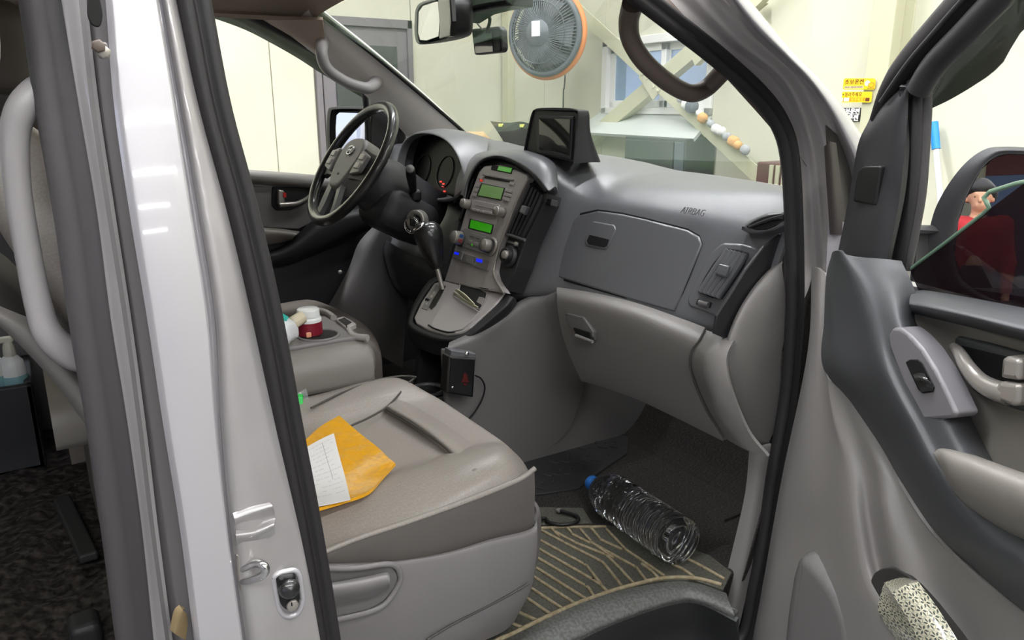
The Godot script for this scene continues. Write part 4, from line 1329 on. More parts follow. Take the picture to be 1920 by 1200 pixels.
	obj("end_cap", loft([
		ln("x", [1466, 488, 0.757, 1432, 515, 0.757, 1396, 562, 0.757, 1371, 612, 0.757, 1358, 660, 0.757, 1362, 712, 0.757, 1380, 768, 0.757, 1404, 815, 0.757, 1436, 850, 0.757]),
		ln("x", [1466, 496, 0.772, 1438, 520, 0.772, 1403, 568, 0.772, 1378, 618, 0.772, 1366, 662, 0.772, 1370, 710, 0.772, 1387, 764, 0.772, 1410, 808, 0.772, 1438, 842, 0.772]),
		ln("x", [1470, 530, 0.782, 1450, 548, 0.782, 1428, 590, 0.782, 1408, 632, 0.782, 1400, 668, 0.782, 1402, 708, 0.782, 1414, 752, 0.782, 1430, 790, 0.782, 1446, 820, 0.782]),
		ln("x", [1480, 600, 0.786, 1476, 620, 0.786, 1470, 640, 0.786, 1466, 660, 0.786, 1464, 680, 0.786, 1464, 700, 0.786, 1464, 730, 0.786, 1464, 750, 0.786, 1466, 780, 0.786])], 30, 4, 0.004, Vector3(1, 0, 0.3)), M["trim"], dash, false, "large rounded grey end cap beside the door")
	# ---- grey lower panel with its lid ----
	obj("lower_panel", loft([
		ln("z", [1048, 534, -1.105, 1120, 548, -1.105, 1200, 570, -1.105, 1280, 598, -1.105, 1322, 614, -1.105]),
		ln("z", [1044, 541, -1.070, 1120, 557, -1.070, 1200, 580, -1.070, 1280, 612, -1.070, 1318, 630, -1.070]),
		ln("z", [1044, 556, -1.052, 1115, 572, -1.052, 1195, 596, -1.052, 1270, 630, -1.052, 1302, 648, -1.052]),
		ln("z", [1046, 585, -1.054, 1110, 602, -1.054, 1185, 630, -1.054, 1260, 666, -1.054, 1296, 684, -1.054]),
		ln("z", [1058, 640, -1.070, 1110, 655, -1.070, 1185, 684, -1.070, 1260, 718, -1.070, 1306, 740, -1.070]),
		ln("z", [1085, 704, -1.095, 1130, 718, -1.095, 1195, 742, -1.095, 1270, 778, -1.095, 1352, 818, -1.095]),
		ln("z", [1094, 712, -1.120, 1140, 724, -1.120, 1200, 746, -1.120, 1275, 780, -1.120, 1362, 824, -1.120]),
		vs([0.17, 0.80, -1.250, 0.3, 0.80, -1.270, 0.45, 0.80, -1.270, 0.6, 0.80, -1.270, 0.72, 0.80, -1.250])], 30, 5, 0.006, Vector3(0, 0.2, 1)), M["trim"], dash, false, "light grey lower dash panel with a small lid")
	obj("panel_end", loft([
		ln("z", [1322, 618, -1.080, 1312, 637, -1.062, 1298, 657, -1.052, 1295, 686, -1.054, 1307, 724, -1.070, 1330, 774, -1.085, 1360, 822, -1.100]),
		ln("z", [1345, 626, -1.080, 1332, 640, -1.056, 1312, 662, -1.042, 1308, 692, -1.044, 1322, 734, -1.055, 1344, 784, -1.070, 1380, 834, -1.090]),
		ln("z", [1362, 632, -1.070, 1345, 645, -1.045, 1325, 668, -1.028, 1325, 702, -1.028, 1338, 745, -1.040, 1358, 790, -1.060, 1404, 846, -1.080]),
		ln("z", [1380, 636, -1.070, 1372, 645, -1.050, 1362, 674, -1.036, 1368, 720, -1.036, 1386, 772, -1.050, 1408, 818, -1.065, 1440, 856, -1.080])], 30, 4, 0.006, Vector3(0.3, 0.2, 1)), M["trim"], dash)
	obj("panel_seam", tube(ln("z", [1322, 617, -1.078, 1311, 638, -1.058, 1297, 658, -1.048, 1294, 686, -1.050, 1306, 724, -1.066, 1329, 774, -1.081, 1358, 820, -1.097]), 0.0022, 30, 6), M["seam"], dash)
	obj("lid_latch", pplate("z", -1.048, [1059, 587, 1092, 594, 1112, 622, 1110, 640, 1082, 628, 1066, 612], 0.012, 0.003, 0.003), M["trim_dim"], dash)
	obj("lid_pull", pplate("z", -1.045, [1074, 614, 1106, 624, 1111, 640, 1080, 629], 0.006, 0.001, 0.003), M["hole"], dash)
	obj("lid_pull_lip", tube(lnd("z", -1.044, [1080, 629, 1096, 635, 1111, 641]), 0.004, 8, 8), M["trim"], dash)
	# driver's knee panel and lower dark side
	obj("knee_panel", loft([
		vs([-0.18, 1.02, -1.0, -0.40, 1.02, -0.99, -0.62, 1.03, -1.0, -0.76, 1.05, -1.03]),
		vs([-0.17, 0.96, -0.985, -0.40, 0.96, -0.975, -0.62, 0.98, -0.99, -0.76, 1.0, -1.02]),
		vs([-0.17, 0.86, -1.02, -0.40, 0.85, -1.02, -0.62, 0.86, -1.03, -0.76, 0.86, -1.05]),
		vs([-0.17, 0.80, -1.12, -0.40, 0.80, -1.13, -0.62, 0.80, -1.14, -0.76, 0.80, -1.14])], 20, 5, 0.006, Vector3(0, 0.2, 1)), M["dash_dark"], dash)
	obj("kick_panel", loft([
		ln("x", [700, 424, -0.66, 672, 456, -0.68, 655, 500, -0.70, 632, 545, -0.72, 610, 582, -0.74]),
		ln("x", [716, 432, -0.64, 695, 470, -0.64, 676, 512, -0.65, 655, 555, -0.66, 640, 600, -0.68]),
		ln("x", [742, 452, -0.64, 735, 500, -0.64, 725, 545, -0.64, 715, 600, -0.65, 705, 660, -0.66]),
		ln("x", [775, 490, -0.66, 772, 530, -0.66, 765, 570, -0.66, 760, 620, -0.66, 755, 690, -0.66])], 24, 4, 0.01, Vector3(1, 0, 0.4)), M["trim_dim"], dash, false, "grey kick panel left of the pedals")
	obj("kick_bolt", lathe_at([0, 0, 0.007, 0, 0.006, 0.005, 0, 0.006], along(pm("x", 638, 510, -0.675), Vector3(1, 0, 0.4)), 10), M["satin"], dash)
	obj("pedal", rbox_at(Vector3(-0.33, 0.74, -1.25), Vector3(0.11, 0.07, 0.02), 0.008, Basis(Vector3.RIGHT, 0.5)), M["rubber"], dash)
	# ---- instrument cluster under its hood ----
	var rim := [742, 352, 744, 318, 750, 285, 762, 262, 783, 251, 810, 252, 836, 264, 855, 288, 866, 318, 868, 345, 862, 362, 846, 374, 822, 376, 806, 370]
	var r0 := lnd("stack", 0.004, rim)
	var fwd_ := Vector3(0, 0, -1)
	var r1 := []
	var r2 := []
	var r3 := []
	var ri := []
	for i in r0.size():
		var p: Vector3 = r0[i]
		var hgt := clampf((p.y - 1.22) / 0.2, 0, 1)
		var out_ := (p - pm("stack", 805, 320, 0.0))
		ri.append(p - out_ * 0.05 + fwd_ * 0.02)
		r1.append(p + out_ * 0.03 + fwd_ * 0.012 + Vector3(0, 0.004, 0))
		r2.append(p + out_ * 0.06 + fwd_ * 0.10 + Vector3(0, 0.004 * hgt, 0))
		r3.append(p + out_ * 0.25 + fwd_ * 0.30 - Vector3(0, 0.075 * hgt + 0.02, 0))
	obj("cluster_hood", loft([ri, r0, r1, r2, r3], 50, 5, 0.004, Vector3(0, 1, 0.4)), M["dash"], dash, false, "rounded charcoal hood over the dark instrument cluster")
	var cb := obj("instrument_cluster", pplate("stack", -0.05, [740, 352, 744, 318, 750, 285, 762, 262, 783, 251, 810, 252, 836, 264, 855, 288, 866, 318, 866, 350, 852, 372, 820, 376, 770, 366], 0.01), M["cluster_black"], dash)
	for q in [[792, 318, 0.048], [834, 322, 0.048]]:
		var c := pm("stack", q[0], q[1], -0.048)
		var rr := []
		for i in 24:
			rr.append(c + Vector3(cos(TAU * i / 24), sin(TAU * i / 24) * 0.957, -sin(TAU * i / 24) * 0.29) * q[2])
		obj("gauge_ring", tube(rr, 0.0016, 36, 6, true, nrm("stack")), M["black"], cb)
	for q in [[826, 340], [831, 344], [830, 350], [833, 358], [829, 364]]:
		obj("warning_lamp", pplate("stack", -0.048, [q[0] - 2, q[1] - 1, q[0] + 2, q[1] - 1, q[0] + 2, q[1] + 2, q[0] - 2, q[1] + 2], 0.002), M["red_led"], cb)
	centre_stack()

func knob(called: String, parent: Node, c: Vector3, n: Vector3, r: float, h: float, m: Material) -> MeshInstance3D:
	return obj(called, lathe_at([0, 0, r * 1.05, 0, r * 1.03, h * 0.3, r * 0.96, h * 0.85, r * 0.86, h, 0, h], along(c, n), 24), m, parent)

func centre_stack():
	var n := nrm("stack")
	# the visor over the stack
	obj("stack_hood", loft([
		lnd("stack", -0.02, [880, 372, 884, 345, 893, 322, 909, 306, 935, 300, 965, 312, 996, 334, 1018, 362]),
		lnd("stack", 0.022, [872, 372, 878, 342, 889, 318, 906, 300, 934, 294, 967, 305, 1000, 328, 1025, 358]),
		lnd("stack", 0.024, [869, 368, 875, 338, 887, 313, 905, 296, 935, 290, 970, 299, 1006, 322, 1031, 356]),
		lnd("stack", 0.0, [862, 366, 868, 334, 882, 306, 904, 290, 945, 284, 985, 288, 1026, 308, 1042, 350]),
		lnd("stack", -0.045, [850, 380, 858, 332, 876, 300, 904, 285, 950, 280, 995, 284, 1040, 308, 1046, 362])], 40, 5, 0.004, Vector3(0, 1, 0.5)), M["dash"], dash, false, "charcoal visor arching over the centre stack")
	# dark carrier with the side vents
	obj("stack_carrier", pplate("stack", -0.002, [893, 318, 910, 304, 936, 300, 966, 309, 996, 330, 1022, 362, 1018, 378, 984, 452, 968, 500, 950, 545, 832, 530, 836, 500, 848, 460, 862, 410, 876, 360], 0.05, 0.004), M["dash_dark"], dash)
	for side in [[[992, 340, 1020, 363, 1018, 372, 981, 447, 949, 437, 970, 382], 5], [[892, 322, 880, 345, 868, 385, 858, 414, 862, 416, 873, 385, 889, 340], 1]]:
		var b := obj("vent_opening", pplate("stack", 0.004, side[0], 0.008, 0.002, 0.003), M["hole"], dash)
		if side[1] == 5:
			for i in 5:
				var t := (i + 0.6) / 5.0
				obj("slat", tube([pm("stack", lerpf(991, 1019, t), lerpf(344, 367, t), 0.010), pm("stack", lerpf(970, 1001, t), lerpf(390, 408, t), 0.012), pm("stack", lerpf(951, 982, t), lerpf(434, 444, t), 0.010)], 0.0048, 10, 6), M["dash_dark"], b)
			obj("vent_slider", pplate("stack", 0.026, [978, 384, 986, 387, 980, 402, 972, 398], 0.014, 0.003, 0.002), M["dash"], b)
			obj("vent_lip", tube(lnd("stack", 0.008, [946, 438, 965, 443, 984, 450]), 0.004, 8, 6), M["dash"], b)
		else:
			obj("slat", tube([pm("stack", 888, 335, 0.008), pm("stack", 863, 410, 0.008)], 0.004, 6, 6), M["dash_dark"], b)
	var bz := [907, 310, 936, 308, 958, 315, 988, 326, 991, 333, 970, 373, 949, 425, 936, 459, 929, 485, 925, 508, 929, 524, 945, 549, 890, 541, 832, 528, 839, 506, 846, 484, 855, 455, 868, 411, 880, 368, 897, 322]
	var s := obj("stack_bezel", pplate("stack", 0.016, bz, 0.02, 0.005, 0.004), M["silver"], dash, false, "silver grey bezel of radio and heater controls")
	# bright strip down the bezel's right edge
	obj("bright_strip", tube(lnd("stack", 0.017, [990, 335, 971, 373, 950, 425, 937, 459, 930, 485, 926, 508, 930, 524, 946, 550]), 0.0035, 40, 8), M["satin"], dash)
	var put := func(called: String, px: Array, d: float, m: String, r := 0.0015, th := 0.006) -> MeshInstance3D:
		return obj(called, pplate("stack", d, px, th, minf(0.0012, th * 0.3), r), M[m], s)
	put.call("clock_window", [922, 309, 961, 315, 958, 326, 920, 318], 0.018, "hole")
	put.call("clock_display", [935, 311, 960, 315, 957, 324, 932, 319], 0.0188, "green_lcd", 0.0005, 0.002)
	put.call("disc_slot", [909, 330, 955, 339, 954, 342, 908, 334], 0.018, "hole", 0.0005)
	put.call("disc_tray_lip", [905, 326, 962, 336, 961, 339, 904, 329], 0.0195, "silver_dim", 0.001)
	put.call("eject_button", [955, 341, 964, 343, 962, 348, 953, 346], 0.0195, "silver")
	put.call("seek_button", [899, 330, 906, 331, 903, 337, 897, 335], 0.0195, "silver")
	put.call("status_lamp", [900, 336, 903, 337, 902, 340, 899, 339], 0.0195, "red_led", 0.0005)
	put.call("radio_window", [902, 343, 946, 352, 939, 376, 893, 367], 0.018, "hole")
	put.call("radio_display", [904, 345, 944, 353, 938, 374, 896, 366], 0.0188, "pale_lcd", 0.0008, 0.002)
	for q in [[948, 353], [946, 361], [943, 369]]:
		put.call("radio_button", [q[0], q[1], q[0] + 12, q[1] + 3, q[0] + 10, q[1] + 9, q[0] - 2, q[1] + 6], 0.0195, "silver")
	for q in [[893, 344], [890, 353], [887, 362]]:
		put.call("radio_button", [q[0], q[1], q[0] + 6, q[1] + 1, q[0] + 4, q[1] + 7, q[0] - 2, q[1] + 6], 0.0195, "silver")
	put.call("preset_panel", [886, 374, 936, 384, 930, 404, 881, 393], 0.0205, "silver", 0.003)
	for i in 6:
		var u := 885.0 + i * 7.6
		put.call("preset_button", [u, 390 + i * 1.6, u + 6, 391.2 + i * 1.6, u + 4.6, 396 + i * 1.6, u - 1.4, 395 + i * 1.6], 0.0225, "silver")
	put.call("preset_groove", [891, 384, 930, 392, 930, 393.6, 890, 385.6], 0.0212, "silver_dim", 0.0003)
	knob("radio_knob", s, pm("stack", 881, 384, 0.016), n, 0.0125, 0.026, M["satin"])
	knob("radio_knob", s, pm("stack", 944, 399, 0.016), n, 0.0125, 0.026, M["satin"])
	put.call("heater_window", [881, 410, 925, 421, 921, 439, 877, 428], 0.018, "hole")
	put.call("heater_display", [883, 412, 923, 422, 919, 437, 880, 427], 0.0188, "green_lcd", 0.0005, 0.002)
	put.call("heater_panel", [872, 428, 922, 442, 928, 450, 924, 472, 914, 478, 868, 463, 862, 452, 865, 432], 0.0195, "silver_dim", 0.004)
	for q in [[882, 436], [892, 439], [902, 442], [878, 450], [888, 453], [897, 456]]:
		put.call("heater_button", [q[0], q[1], q[0] + 8, q[1] + 2, q[0] + 6, q[1] + 9, q[0] - 2, q[1] + 7], 0.0212, "silver_dim")
	put.call("heater_lamp", [883, 457, 886, 458, 885, 461, 882, 460], 0.0218, "green_lcd", 0.0005)
	# temperature knob with blue and red halves, fan knob in a bright ring
	knob("knob_collar", s, pm("stack", 866, 448, 0.016), n, 0.021, 0.012, M["dash_dark"])
	var kb := knob("temperature_knob", s, pm("stack", 864, 447, 0.024), n, 0.0175, 0.026, M["satin"])
	var cc := pm("stack", 864, 447, 0.0505)
	for q in [[0.006, "knob_blue", Color(0.20, 0.38, 0.66)], [-0.006, "knob_red", Color(0.62, 0.22, 0.25)]]:
		var uy: Vector3 = n.cross(Vector3.RIGHT)
		obj("knob_mark", rbox_at(cc + uy * q[0], Vector3(0.018, 0.009, 0.0016), 0.0005, Basis(Vector3.RIGHT, uy, n)), mk(q[1], q[2], 0.4), s)
	obj("knob_ring", tube(knob_ring(pm("stack", 921, 463, 0.018), n, 0.021), 0.0042, 30, 8, true, n), M["satin"], s)
	knob("knob_collar", s, pm("stack", 919, 462, 0.016), n, 0.0175, 0.024, M["dash_dark"])
	knob("fan_knob", s, pm("stack", 917, 461, 0.036), n, 0.0155, 0.02, M["satin"])
	# switches below
	put.call("switch", [852, 468, 868, 472, 864, 488, 848, 483], 0.0205, "silver_dim", 0.002)
	put.call("switch", [870, 475, 889, 480, 885, 496, 866, 491], 0.0205, "silver_dim", 0.002)
	put.call("switch", [891, 481, 918, 489, 913, 508, 887, 500], 0.0205, "silver_dim", 0.002)
	put.call("switch_lamp", [852, 472, 860, 474, 859, 478, 851, 476], 0.0215, "blue_led", 0.0004)
	for i in 3:
		put.call("switch_lamp", [893 + i * 4, 484 + i, 896 + i * 4, 485 + i, 895 + i * 4, 491 + i, 892 + i * 4, 490 + i], 0.0215, "blue_led", 0.0004)
	put.call("switch_mark", [874, 486, 877, 487, 876, 491, 873, 490], 0.0215, "satin", 0.0004)
	# right of the bezel: power socket, small switch and key lock
	knob("socket_ring", dash, pm("stack", 958, 481, 0.0), n, 0.027, 0.012, M["dash_dark"])
	knob("power_socket", dash, pm("stack", 955, 480, 0.008), n, 0.019, 0.018, M["black"])
	knob("socket_cap", dash, pm("stack", 950, 478, 0.024), n, 0.010, 0.010, M["satin"])
	knob("small_switch", dash, pm("stack", 970, 458, 0.004), n, 0.0055, 0.008, M["satin"])
	obj("switch_bar", pplate("stack", 0.006, [952, 450, 970, 455, 968, 460, 950, 455], 0.006, 0.002, 0.002), M["dash"], dash)
	var kp := pm("face", 1024, 378, 0.056)
	obj("key_lock", pplate("stack", -0.012, [1019, 371, 1034, 373, 1032, 386, 1017, 383], 0.02, 0.002, 0.003), M["dash_dark"], dash)

func knob_ring(c: Vector3, n: Vector3, r: float) -> Array:
	var o := []
	var y := n.cross(Vector3.RIGHT)
	for i in 20:
		o.append(c + (Vector3.RIGHT * cos(TAU * i / 20) + y * sin(TAU * i / 20)) * r)
	return o

# ================= centre console =================
func centre_console():
	var cn := thing("centre_console", "centre console with a silver gear tray, coin box and cup holders at its foot", "console", Vector3(0, 0.55, -0.95))
	# dark shell round the tray
	obj("tray_shell", loft([
		lnd("tray", -0.001, [828, 524, 812, 532, 788, 566, 774, 596, 778, 608, 804, 621, 837, 629, 862, 627, 883, 616, 930, 573, 948, 550]),
		lnd("tray", -0.002, [826, 518, 806, 530, 780, 566, 767, 598, 770, 614, 801, 630, 838, 638, 868, 634, 892, 621, 942, 578, 960, 556]),
		lnd("tray", -0.02, [824, 516, 802, 528, 777, 566, 764, 602, 766, 622, 800, 640, 838, 648, 872, 642, 897, 628, 950, 584, 968, 562]),
		lnd("tray", -0.05, [826, 516, 806, 530, 782, 570, 768, 610, 770, 640, 802, 660, 838, 668, 872, 656, 897, 640, 950, 596, 968, 572]),
	], 60, 4, 0.004, Vector3(0, 0.7, 1)), M["dash_dark"], cn)
	var tr := obj("gear_tray", pplate("tray", 0.003, [832, 526, 814, 530, 790, 566, 776, 596, 780, 607, 805, 620, 837, 628, 861, 625, 881, 614, 928, 571, 946, 549, 890, 540], 0.012, 0.004, 0.004), M["silver"], cn, false, "silver grey tray panel round the gear lever")
	obj("coin_box_opening", pplate("tray", 0.0045, [866, 528, 893, 538, 912, 551, 908, 566, 898, 580, 880, 560, 861, 543], 0.004, 0.001, 0.005), M["hole"], tr)
	obj("coin_box_rim", pring("tray", 0.004, [865, 526, 894, 536, 914, 550, 909, 567, 899, 582, 879, 561, 859, 543], 0.0022, 0.006), M["silver_dim"], tr)
	obj("coin_latch", pplate("tray", 0.008, [898, 556, 908, 558, 903, 572, 893, 566], 0.005, 0.001, 0.002), M["silver_dim"], tr)
	obj("coin_lid", pplate("tray", 0.0065, [853, 548, 896, 586, 884, 602, 866, 617, 838, 623, 806, 613, 812, 600, 830, 565], 0.004, 0.0012, 0.004), M["silver"], tr)
	obj("lid_groove", tube(lnd("tray", 0.0065, [803, 609, 815, 616, 836, 622, 852, 623]), 0.0018, 12, 6), M["hole"], tr)
	obj("gate_slot", pplate("tray", 0.0055, [829, 534, 835, 536, 826, 554, 816, 572, 808, 580, 804, 576, 812, 560], 0.003, 0.0008, 0.001), M["black"], tr)
	obj("gate_plate", pplate("tray", 0.0042, [818, 533, 828, 536, 806, 574, 800, 582, 790, 578, 804, 554], 0.003, 0.0008, 0.002), M["silver_dim"], tr)
	for i in 4:
		obj("gate_mark", pplate("tray", 0.0048, [813 - i * 4.6, 546 + i * 7.0, 816 - i * 4.6, 547 + i * 7.0, 814 - i * 4.6, 551 + i * 7.0, 811 - i * 4.6, 550 + i * 7.0], 0.001), M["satin"], tr)
	# grey side wall of the console, running into the lower dash panel
	var sw := [
		[0.115, 0.905, -0.83, 0.118, 0.925, -0.90, 0.12, 0.96, -0.98, 0.13, 0.99, -1.04, 0.165, 1.005, -1.08],
		[0.135, 0.90, -0.815, 0.137, 0.918, -0.90, 0.139, 0.95, -0.975, 0.15, 0.982, -1.025, 0.185, 0.998, -1.06],
		[0.14, 0.88, -0.812, 0.142, 0.89, -0.90, 0.144, 0.91, -0.975, 0.155, 0.94, -1.025, 0.19, 0.958, -1.056],
		[0.14, 0.78, -0.815, 0.142, 0.79, -0.90, 0.146, 0.80, -0.985, 0.158, 0.83, -1.045, 0.195, 0.87, -1.075],
		[0.14, 0.66, -0.82, 0.142, 0.66, -0.90, 0.148, 0.67, -1.0, 0.16, 0.72, -1.09, 0.20, 0.78, -1.105],
		[0.14, 0.545, -0.83, 0.144, 0.545, -0.90, 0.15, 0.545, -1.0, 0.16, 0.60, -1.14, 0.20, 0.70, -1.16]]
	var ends := [1050, 534, -1.106, 1050, 546, -1.070, 1052, 572, -1.058, 1062, 640, -1.074, 1088, 703, -1.098, 1098, 713, -1.125]
	var swl := []
	for i in 6:
		swl.append(vs(sw[i]) + [pm("z", ends[i * 3], ends[i * 3 + 1], ends[i * 3 + 2])])
	obj("side_wall", loft(swl, 30, 5, 0.006, Vector3(1, 0, 0.3)), M["trim_dim"], cn, false, "plain grey side wall of the console")
	obj("side_wall_front", loft([
		vs([0.145, 0.85, -1.05, 0.15, 0.85, -1.25, 0.15, 0.85, -1.55]),
		vs([0.145, 0.7, -1.05, 0.15, 0.7, -1.25, 0.15, 0.7, -1.55]),
		vs([0.15, 0.54, -0.95, 0.155, 0.54, -1.25, 0.16, 0.54, -1.55])], 10, 4, 0.01, Vector3.RIGHT), M["trim_dim"], cn)
	obj("side_wall_edge", tube(vs([0.128, 0.895, -0.812, 0.132, 0.86, -0.81, 0.132, 0.72, -0.815, 0.132, 0.56, -0.825]), 0.011, 16, 8), M["trim_dim"], cn)
	obj("left_wall", loft([vs([-0.15, 0.95, -0.90, -0.15, 0.95, -1.05, -0.15, 0.95, -1.5]), vs([-0.15, 0.75, -0.86, -0.15, 0.75, -1.05, -0.15, 0.75, -1.5]), vs([-0.15, 0.545, -0.84, -0.15, 0.545, -1.05, -0.15, 0.545, -1.5])], 8, 3, 0.02, Vector3.LEFT), M["dash_dark"], cn)
	obj("cavity_back", box_mesh(Vector3(-0.14, 0.548, -1.02), Vector3(0.135, 0.95, -0.98), 0.01), M["black"], cn)
	# pull-out cup holders low in the console
	var ch := obj("cup_holder_tray", rbox_at(Vector3(-0.0, 0.70, -0.86), Vector3(0.26, 0.03, 0.16), 0.012), M["dash_dark"], cn)
	for q in [-0.055, 0.065]:
		obj("cup_ring", tube(knob_ring(Vector3(q, 0.725, -0.85), Vector3.UP, 0.044), 0.006, 30, 8, true), M["dash"], ch)
		obj("cup_well", lathe_at([0, 0.0, 0.040, 0.0, 0.043, 0.03, 0.036, 0.03, 0.034, 0.006, 0, 0.006], along(Vector3(q, 0.692, -0.85), Vector3.UP), 20), M["hole"], ch)
	obj("console_foot", box_mesh(Vector3(-0.135, 0.548, -0.97), Vector3(0.13, 0.66, -0.83), 0.02), M["black"], cn)
	# gear lever
	var gv := thing("gear_lever", "gear lever with a long black knob and chrome button", "gear lever", pm("tray", 830, 545, 0.004))
	var b := pm("tray", 830, 543, 0.004)
	var k0 := pm("x", 820, 503, -0.135)
	var k1 := pm("x", 800, 428, -0.165)
	var dir := (k1 - k0).normalized()
	obj("shaft", tube([b, k0 + dir * 0.01], [0.006, 0.007], 4, 12), M["satin"], gv)
	var kl := k0.distance_to(k1)
	obj("knob", lathe_at([0, -0.004, 0.015, 0, 0.021, kl * 0.15, 0.030, kl * 0.42, 0.0375, kl * 0.72, 0.0385, kl * 0.88, 0.035, kl * 1.02, 0.023, kl * 1.12, 0, kl * 1.16], along(k0, dir), 28), M["gloss_black"], gv)
	obj("button", lathe_at([0.0, 0, 0.021, 0, 0.021, 0.005, 0.015, 0.009, 0, 0.010], along(k0 + dir * kl * 1.07 + Vector3(0.0, -0.004, 0.020), (dir + Vector3(0.1, 0, 0.55)).normalized()), 24), M["chrome"], gv)
	obj("lock_trigger", rbox_at(k0 + dir * kl * 0.95 + Vector3(-0.04, 0, 0.006), Vector3(0.012, 0.03, 0.02), 0.005), M["satin"], gv)

# ================= steering =================
func steering():
	var t := deg_to_rad(34.0)
	var nx := Vector3.RIGHT
	var ny := Vector3(0, cos(t), -sin(t))
	var nz := nx.cross(ny)      # towards the driver
	var c := Vector3(-0.38, 1.30, -0.80)
	var sw := thing("steering_wheel", "black steering wheel with grey hub, oval emblem and button pads", "steering wheel", c)
	sw.basis = Basis(nx, ny, nz)
	var ring := []
	for i in 40:
		ring.append(Vector3(cos(TAU * i / 40), sin(TAU * i / 40), 0) * 0.182)
	obj("rim", tube(ring, 0.0148, 90, 14, true, Vector3.BACK), M["gloss_black"], sw, true, "glossy worn black rim")
	# hub with its airbag cover
	var hubp := PackedVector2Array([Vector2(-0.075, 0.045), Vector2(-0.05, 0.068), Vector2(0.0, 0.075), Vector2(0.05, 0.068), Vector2(0.075, 0.045), Vector2(0.078, 0.0), Vector2(0.06, -0.05), Vector2(0.04, -0.082), Vector2(0.0, -0.09), Vector2(-0.04, -0.082), Vector2(-0.06, -0.05), Vector2(-0.078, 0.0)])
	var hm := plateb(rc(hubp, 0.03), Vector3(0, 0, 0.018), Vector3.RIGHT, Vector3.UP, 0.05, 0.014, 4).mesh()
	var hub := obj("hub", hm, M["trim"], sw, true)
	# spokes: two at the sides carry buttons, two narrow ones below
	for s in [-1.0, 1.0]:
		obj("spoke", loft([[Vector3(s * 0.06, 0.045, 0.012), Vector3(s * 0.12, 0.032, 0.004), Vector3(s * 0.176, 0.03, -0.004)], [Vector3(s * 0.065, 0.0, 0.018), Vector3(s * 0.12, -0.004, 0.010), Vector3(s * 0.178, -0.008, -0.002)], [Vector3(s * 0.058, -0.05, 0.012), Vector3(s * 0.12, -0.046, 0.004), Vector3(s * 0.17, -0.055, -0.004)]], 10, 5, 0.016, Vector3.BACK), M["dash_dark"], sw, true)
		obj("button_pad", plateb(rc(PackedVector2Array([Vector2(s * 0.082, 0.034), Vector2(s * 0.135, 0.02), Vector2(s * 0.13, -0.03), Vector2(s * 0.075, -0.042)]), 0.008), Vector3(0, 0, 0.020), Vector3.RIGHT, Vector3.UP, 0.01, 0.003).mesh(), M["silver_dim"], sw, true)
		for k in 2:
			obj("wheel_button", rbox_at(Vector3(s * 0.105, 0.012 - 0.026 * k, 0.021), Vector3(0.03, 0.018, 0.006), 0.003), M["silver"], sw, true)
		obj("lower_spoke", loft([[Vector3(s * 0.018, -0.075, 0.010), Vector3(s * 0.030, -0.13, 0.0), Vector3(s * 0.04, -0.178, -0.004)], [Vector3(s * 0.045, -0.07, 0.012), Vector3(s * 0.055, -0.125, 0.004), Vector3(s * 0.065, -0.17, -0.004)]], 8, 3, 0.014, Vector3.BACK), M["dash"], sw, true)
	# the oval emblem with a slanted letter
	var oval := []
	for i in 24:
		oval.append(Vector3(cos(TAU * i / 24) * 0.020, sin(TAU * i / 24) * 0.013 + 0.028, 0.0205))
	obj("emblem_ring", tube(oval, 0.0022, 36, 8, true, Vector3.BACK), M["chrome"], hub, true)
	obj("emblem_back", plateb(PackedVector2Array(range(20).map(func(i): return Vector2(cos(TAU * i / 20) * 0.019, sin(TAU * i / 20) * 0.012 + 0.028))), Vector3(0, 0, 0.0195), Vector3.RIGHT, Vector3.UP, 0.002).mesh(), M["silver_dim"], hub, true)
	var hb := Bld.new()
	hb.merge(tubeb([Vector3(-0.012, 0.020, 0.021), Vector3(-0.008, 0.029, 0.021), Vector3(-0.005, 0.037, 0.021)], 0.0026, 8, 6))
	hb.merge(tubeb([Vector3(0.005, 0.019, 0.021), Vector3(0.008, 0.027, 0.021), Vector3(0.012, 0.036, 0.021)], 0.0026, 8, 6))
	hb.merge(tubeb([Vector3(-0.008, 0.026, 0.021), Vector3(0.0, 0.0285, 0.021), Vector3(0.008, 0.030, 0.021)], 0.0024, 8, 6))
	obj("emblem", hb.mesh(), M["chrome"], hub, true)
	obj("horn_mark", rbox_at(Vector3(0, -0.045, 0.0185), Vector3(0.012, 0.006, 0.001), 0.0004), M["seam"], hub, true)
	# column shroud, stalks, ignition with its key
	var co := thing("steering_column", "dark steering column shroud with stalks behind the steering wheel", "steering column", Vector3(-0.38, 1.22, -0.92))
	obj("column_shroud", lathe_at([0.03, 0.0, 0.055, 0.0, 0.075, 0.02, 0.088, 0.07, 0.086, 0.16, 0.09, 0.24, 0, 0.25], along(c - nz * 0.045 - ny * 0.012, -nz), 28), M["dash_dark"], co)
	obj("lower_shroud", rbox_at(Vector3(-0.365, 1.15, -0.93), Vector3(0.19, 0.13, 0.20), 0.05, Basis(Vector3.RIGHT, -0.5)), M["dash_dark"], co)
	var s0 := pm("x", 776, 366, -0.30)
	var s1 := pm("x", 769, 318, -0.22)
	obj("stalk", tube([s0, (s0 + s1) / 2, s1], [0.010, 0.0105, 0.0125, 0.0135, 0.0125], 16, 12), M["black"], co)
	obj("stalk_cap", lathe_at([0, 0, 0.0125, 0, 0.0115, 0.006, 0, 0.008], along(s1, s1 - s0), 16), M["trim_dim"], co)
	obj("stalk_boot", rbox_at(s0, Vector3(0.05, 0.035, 0.03), 0.01), M["black"], co)
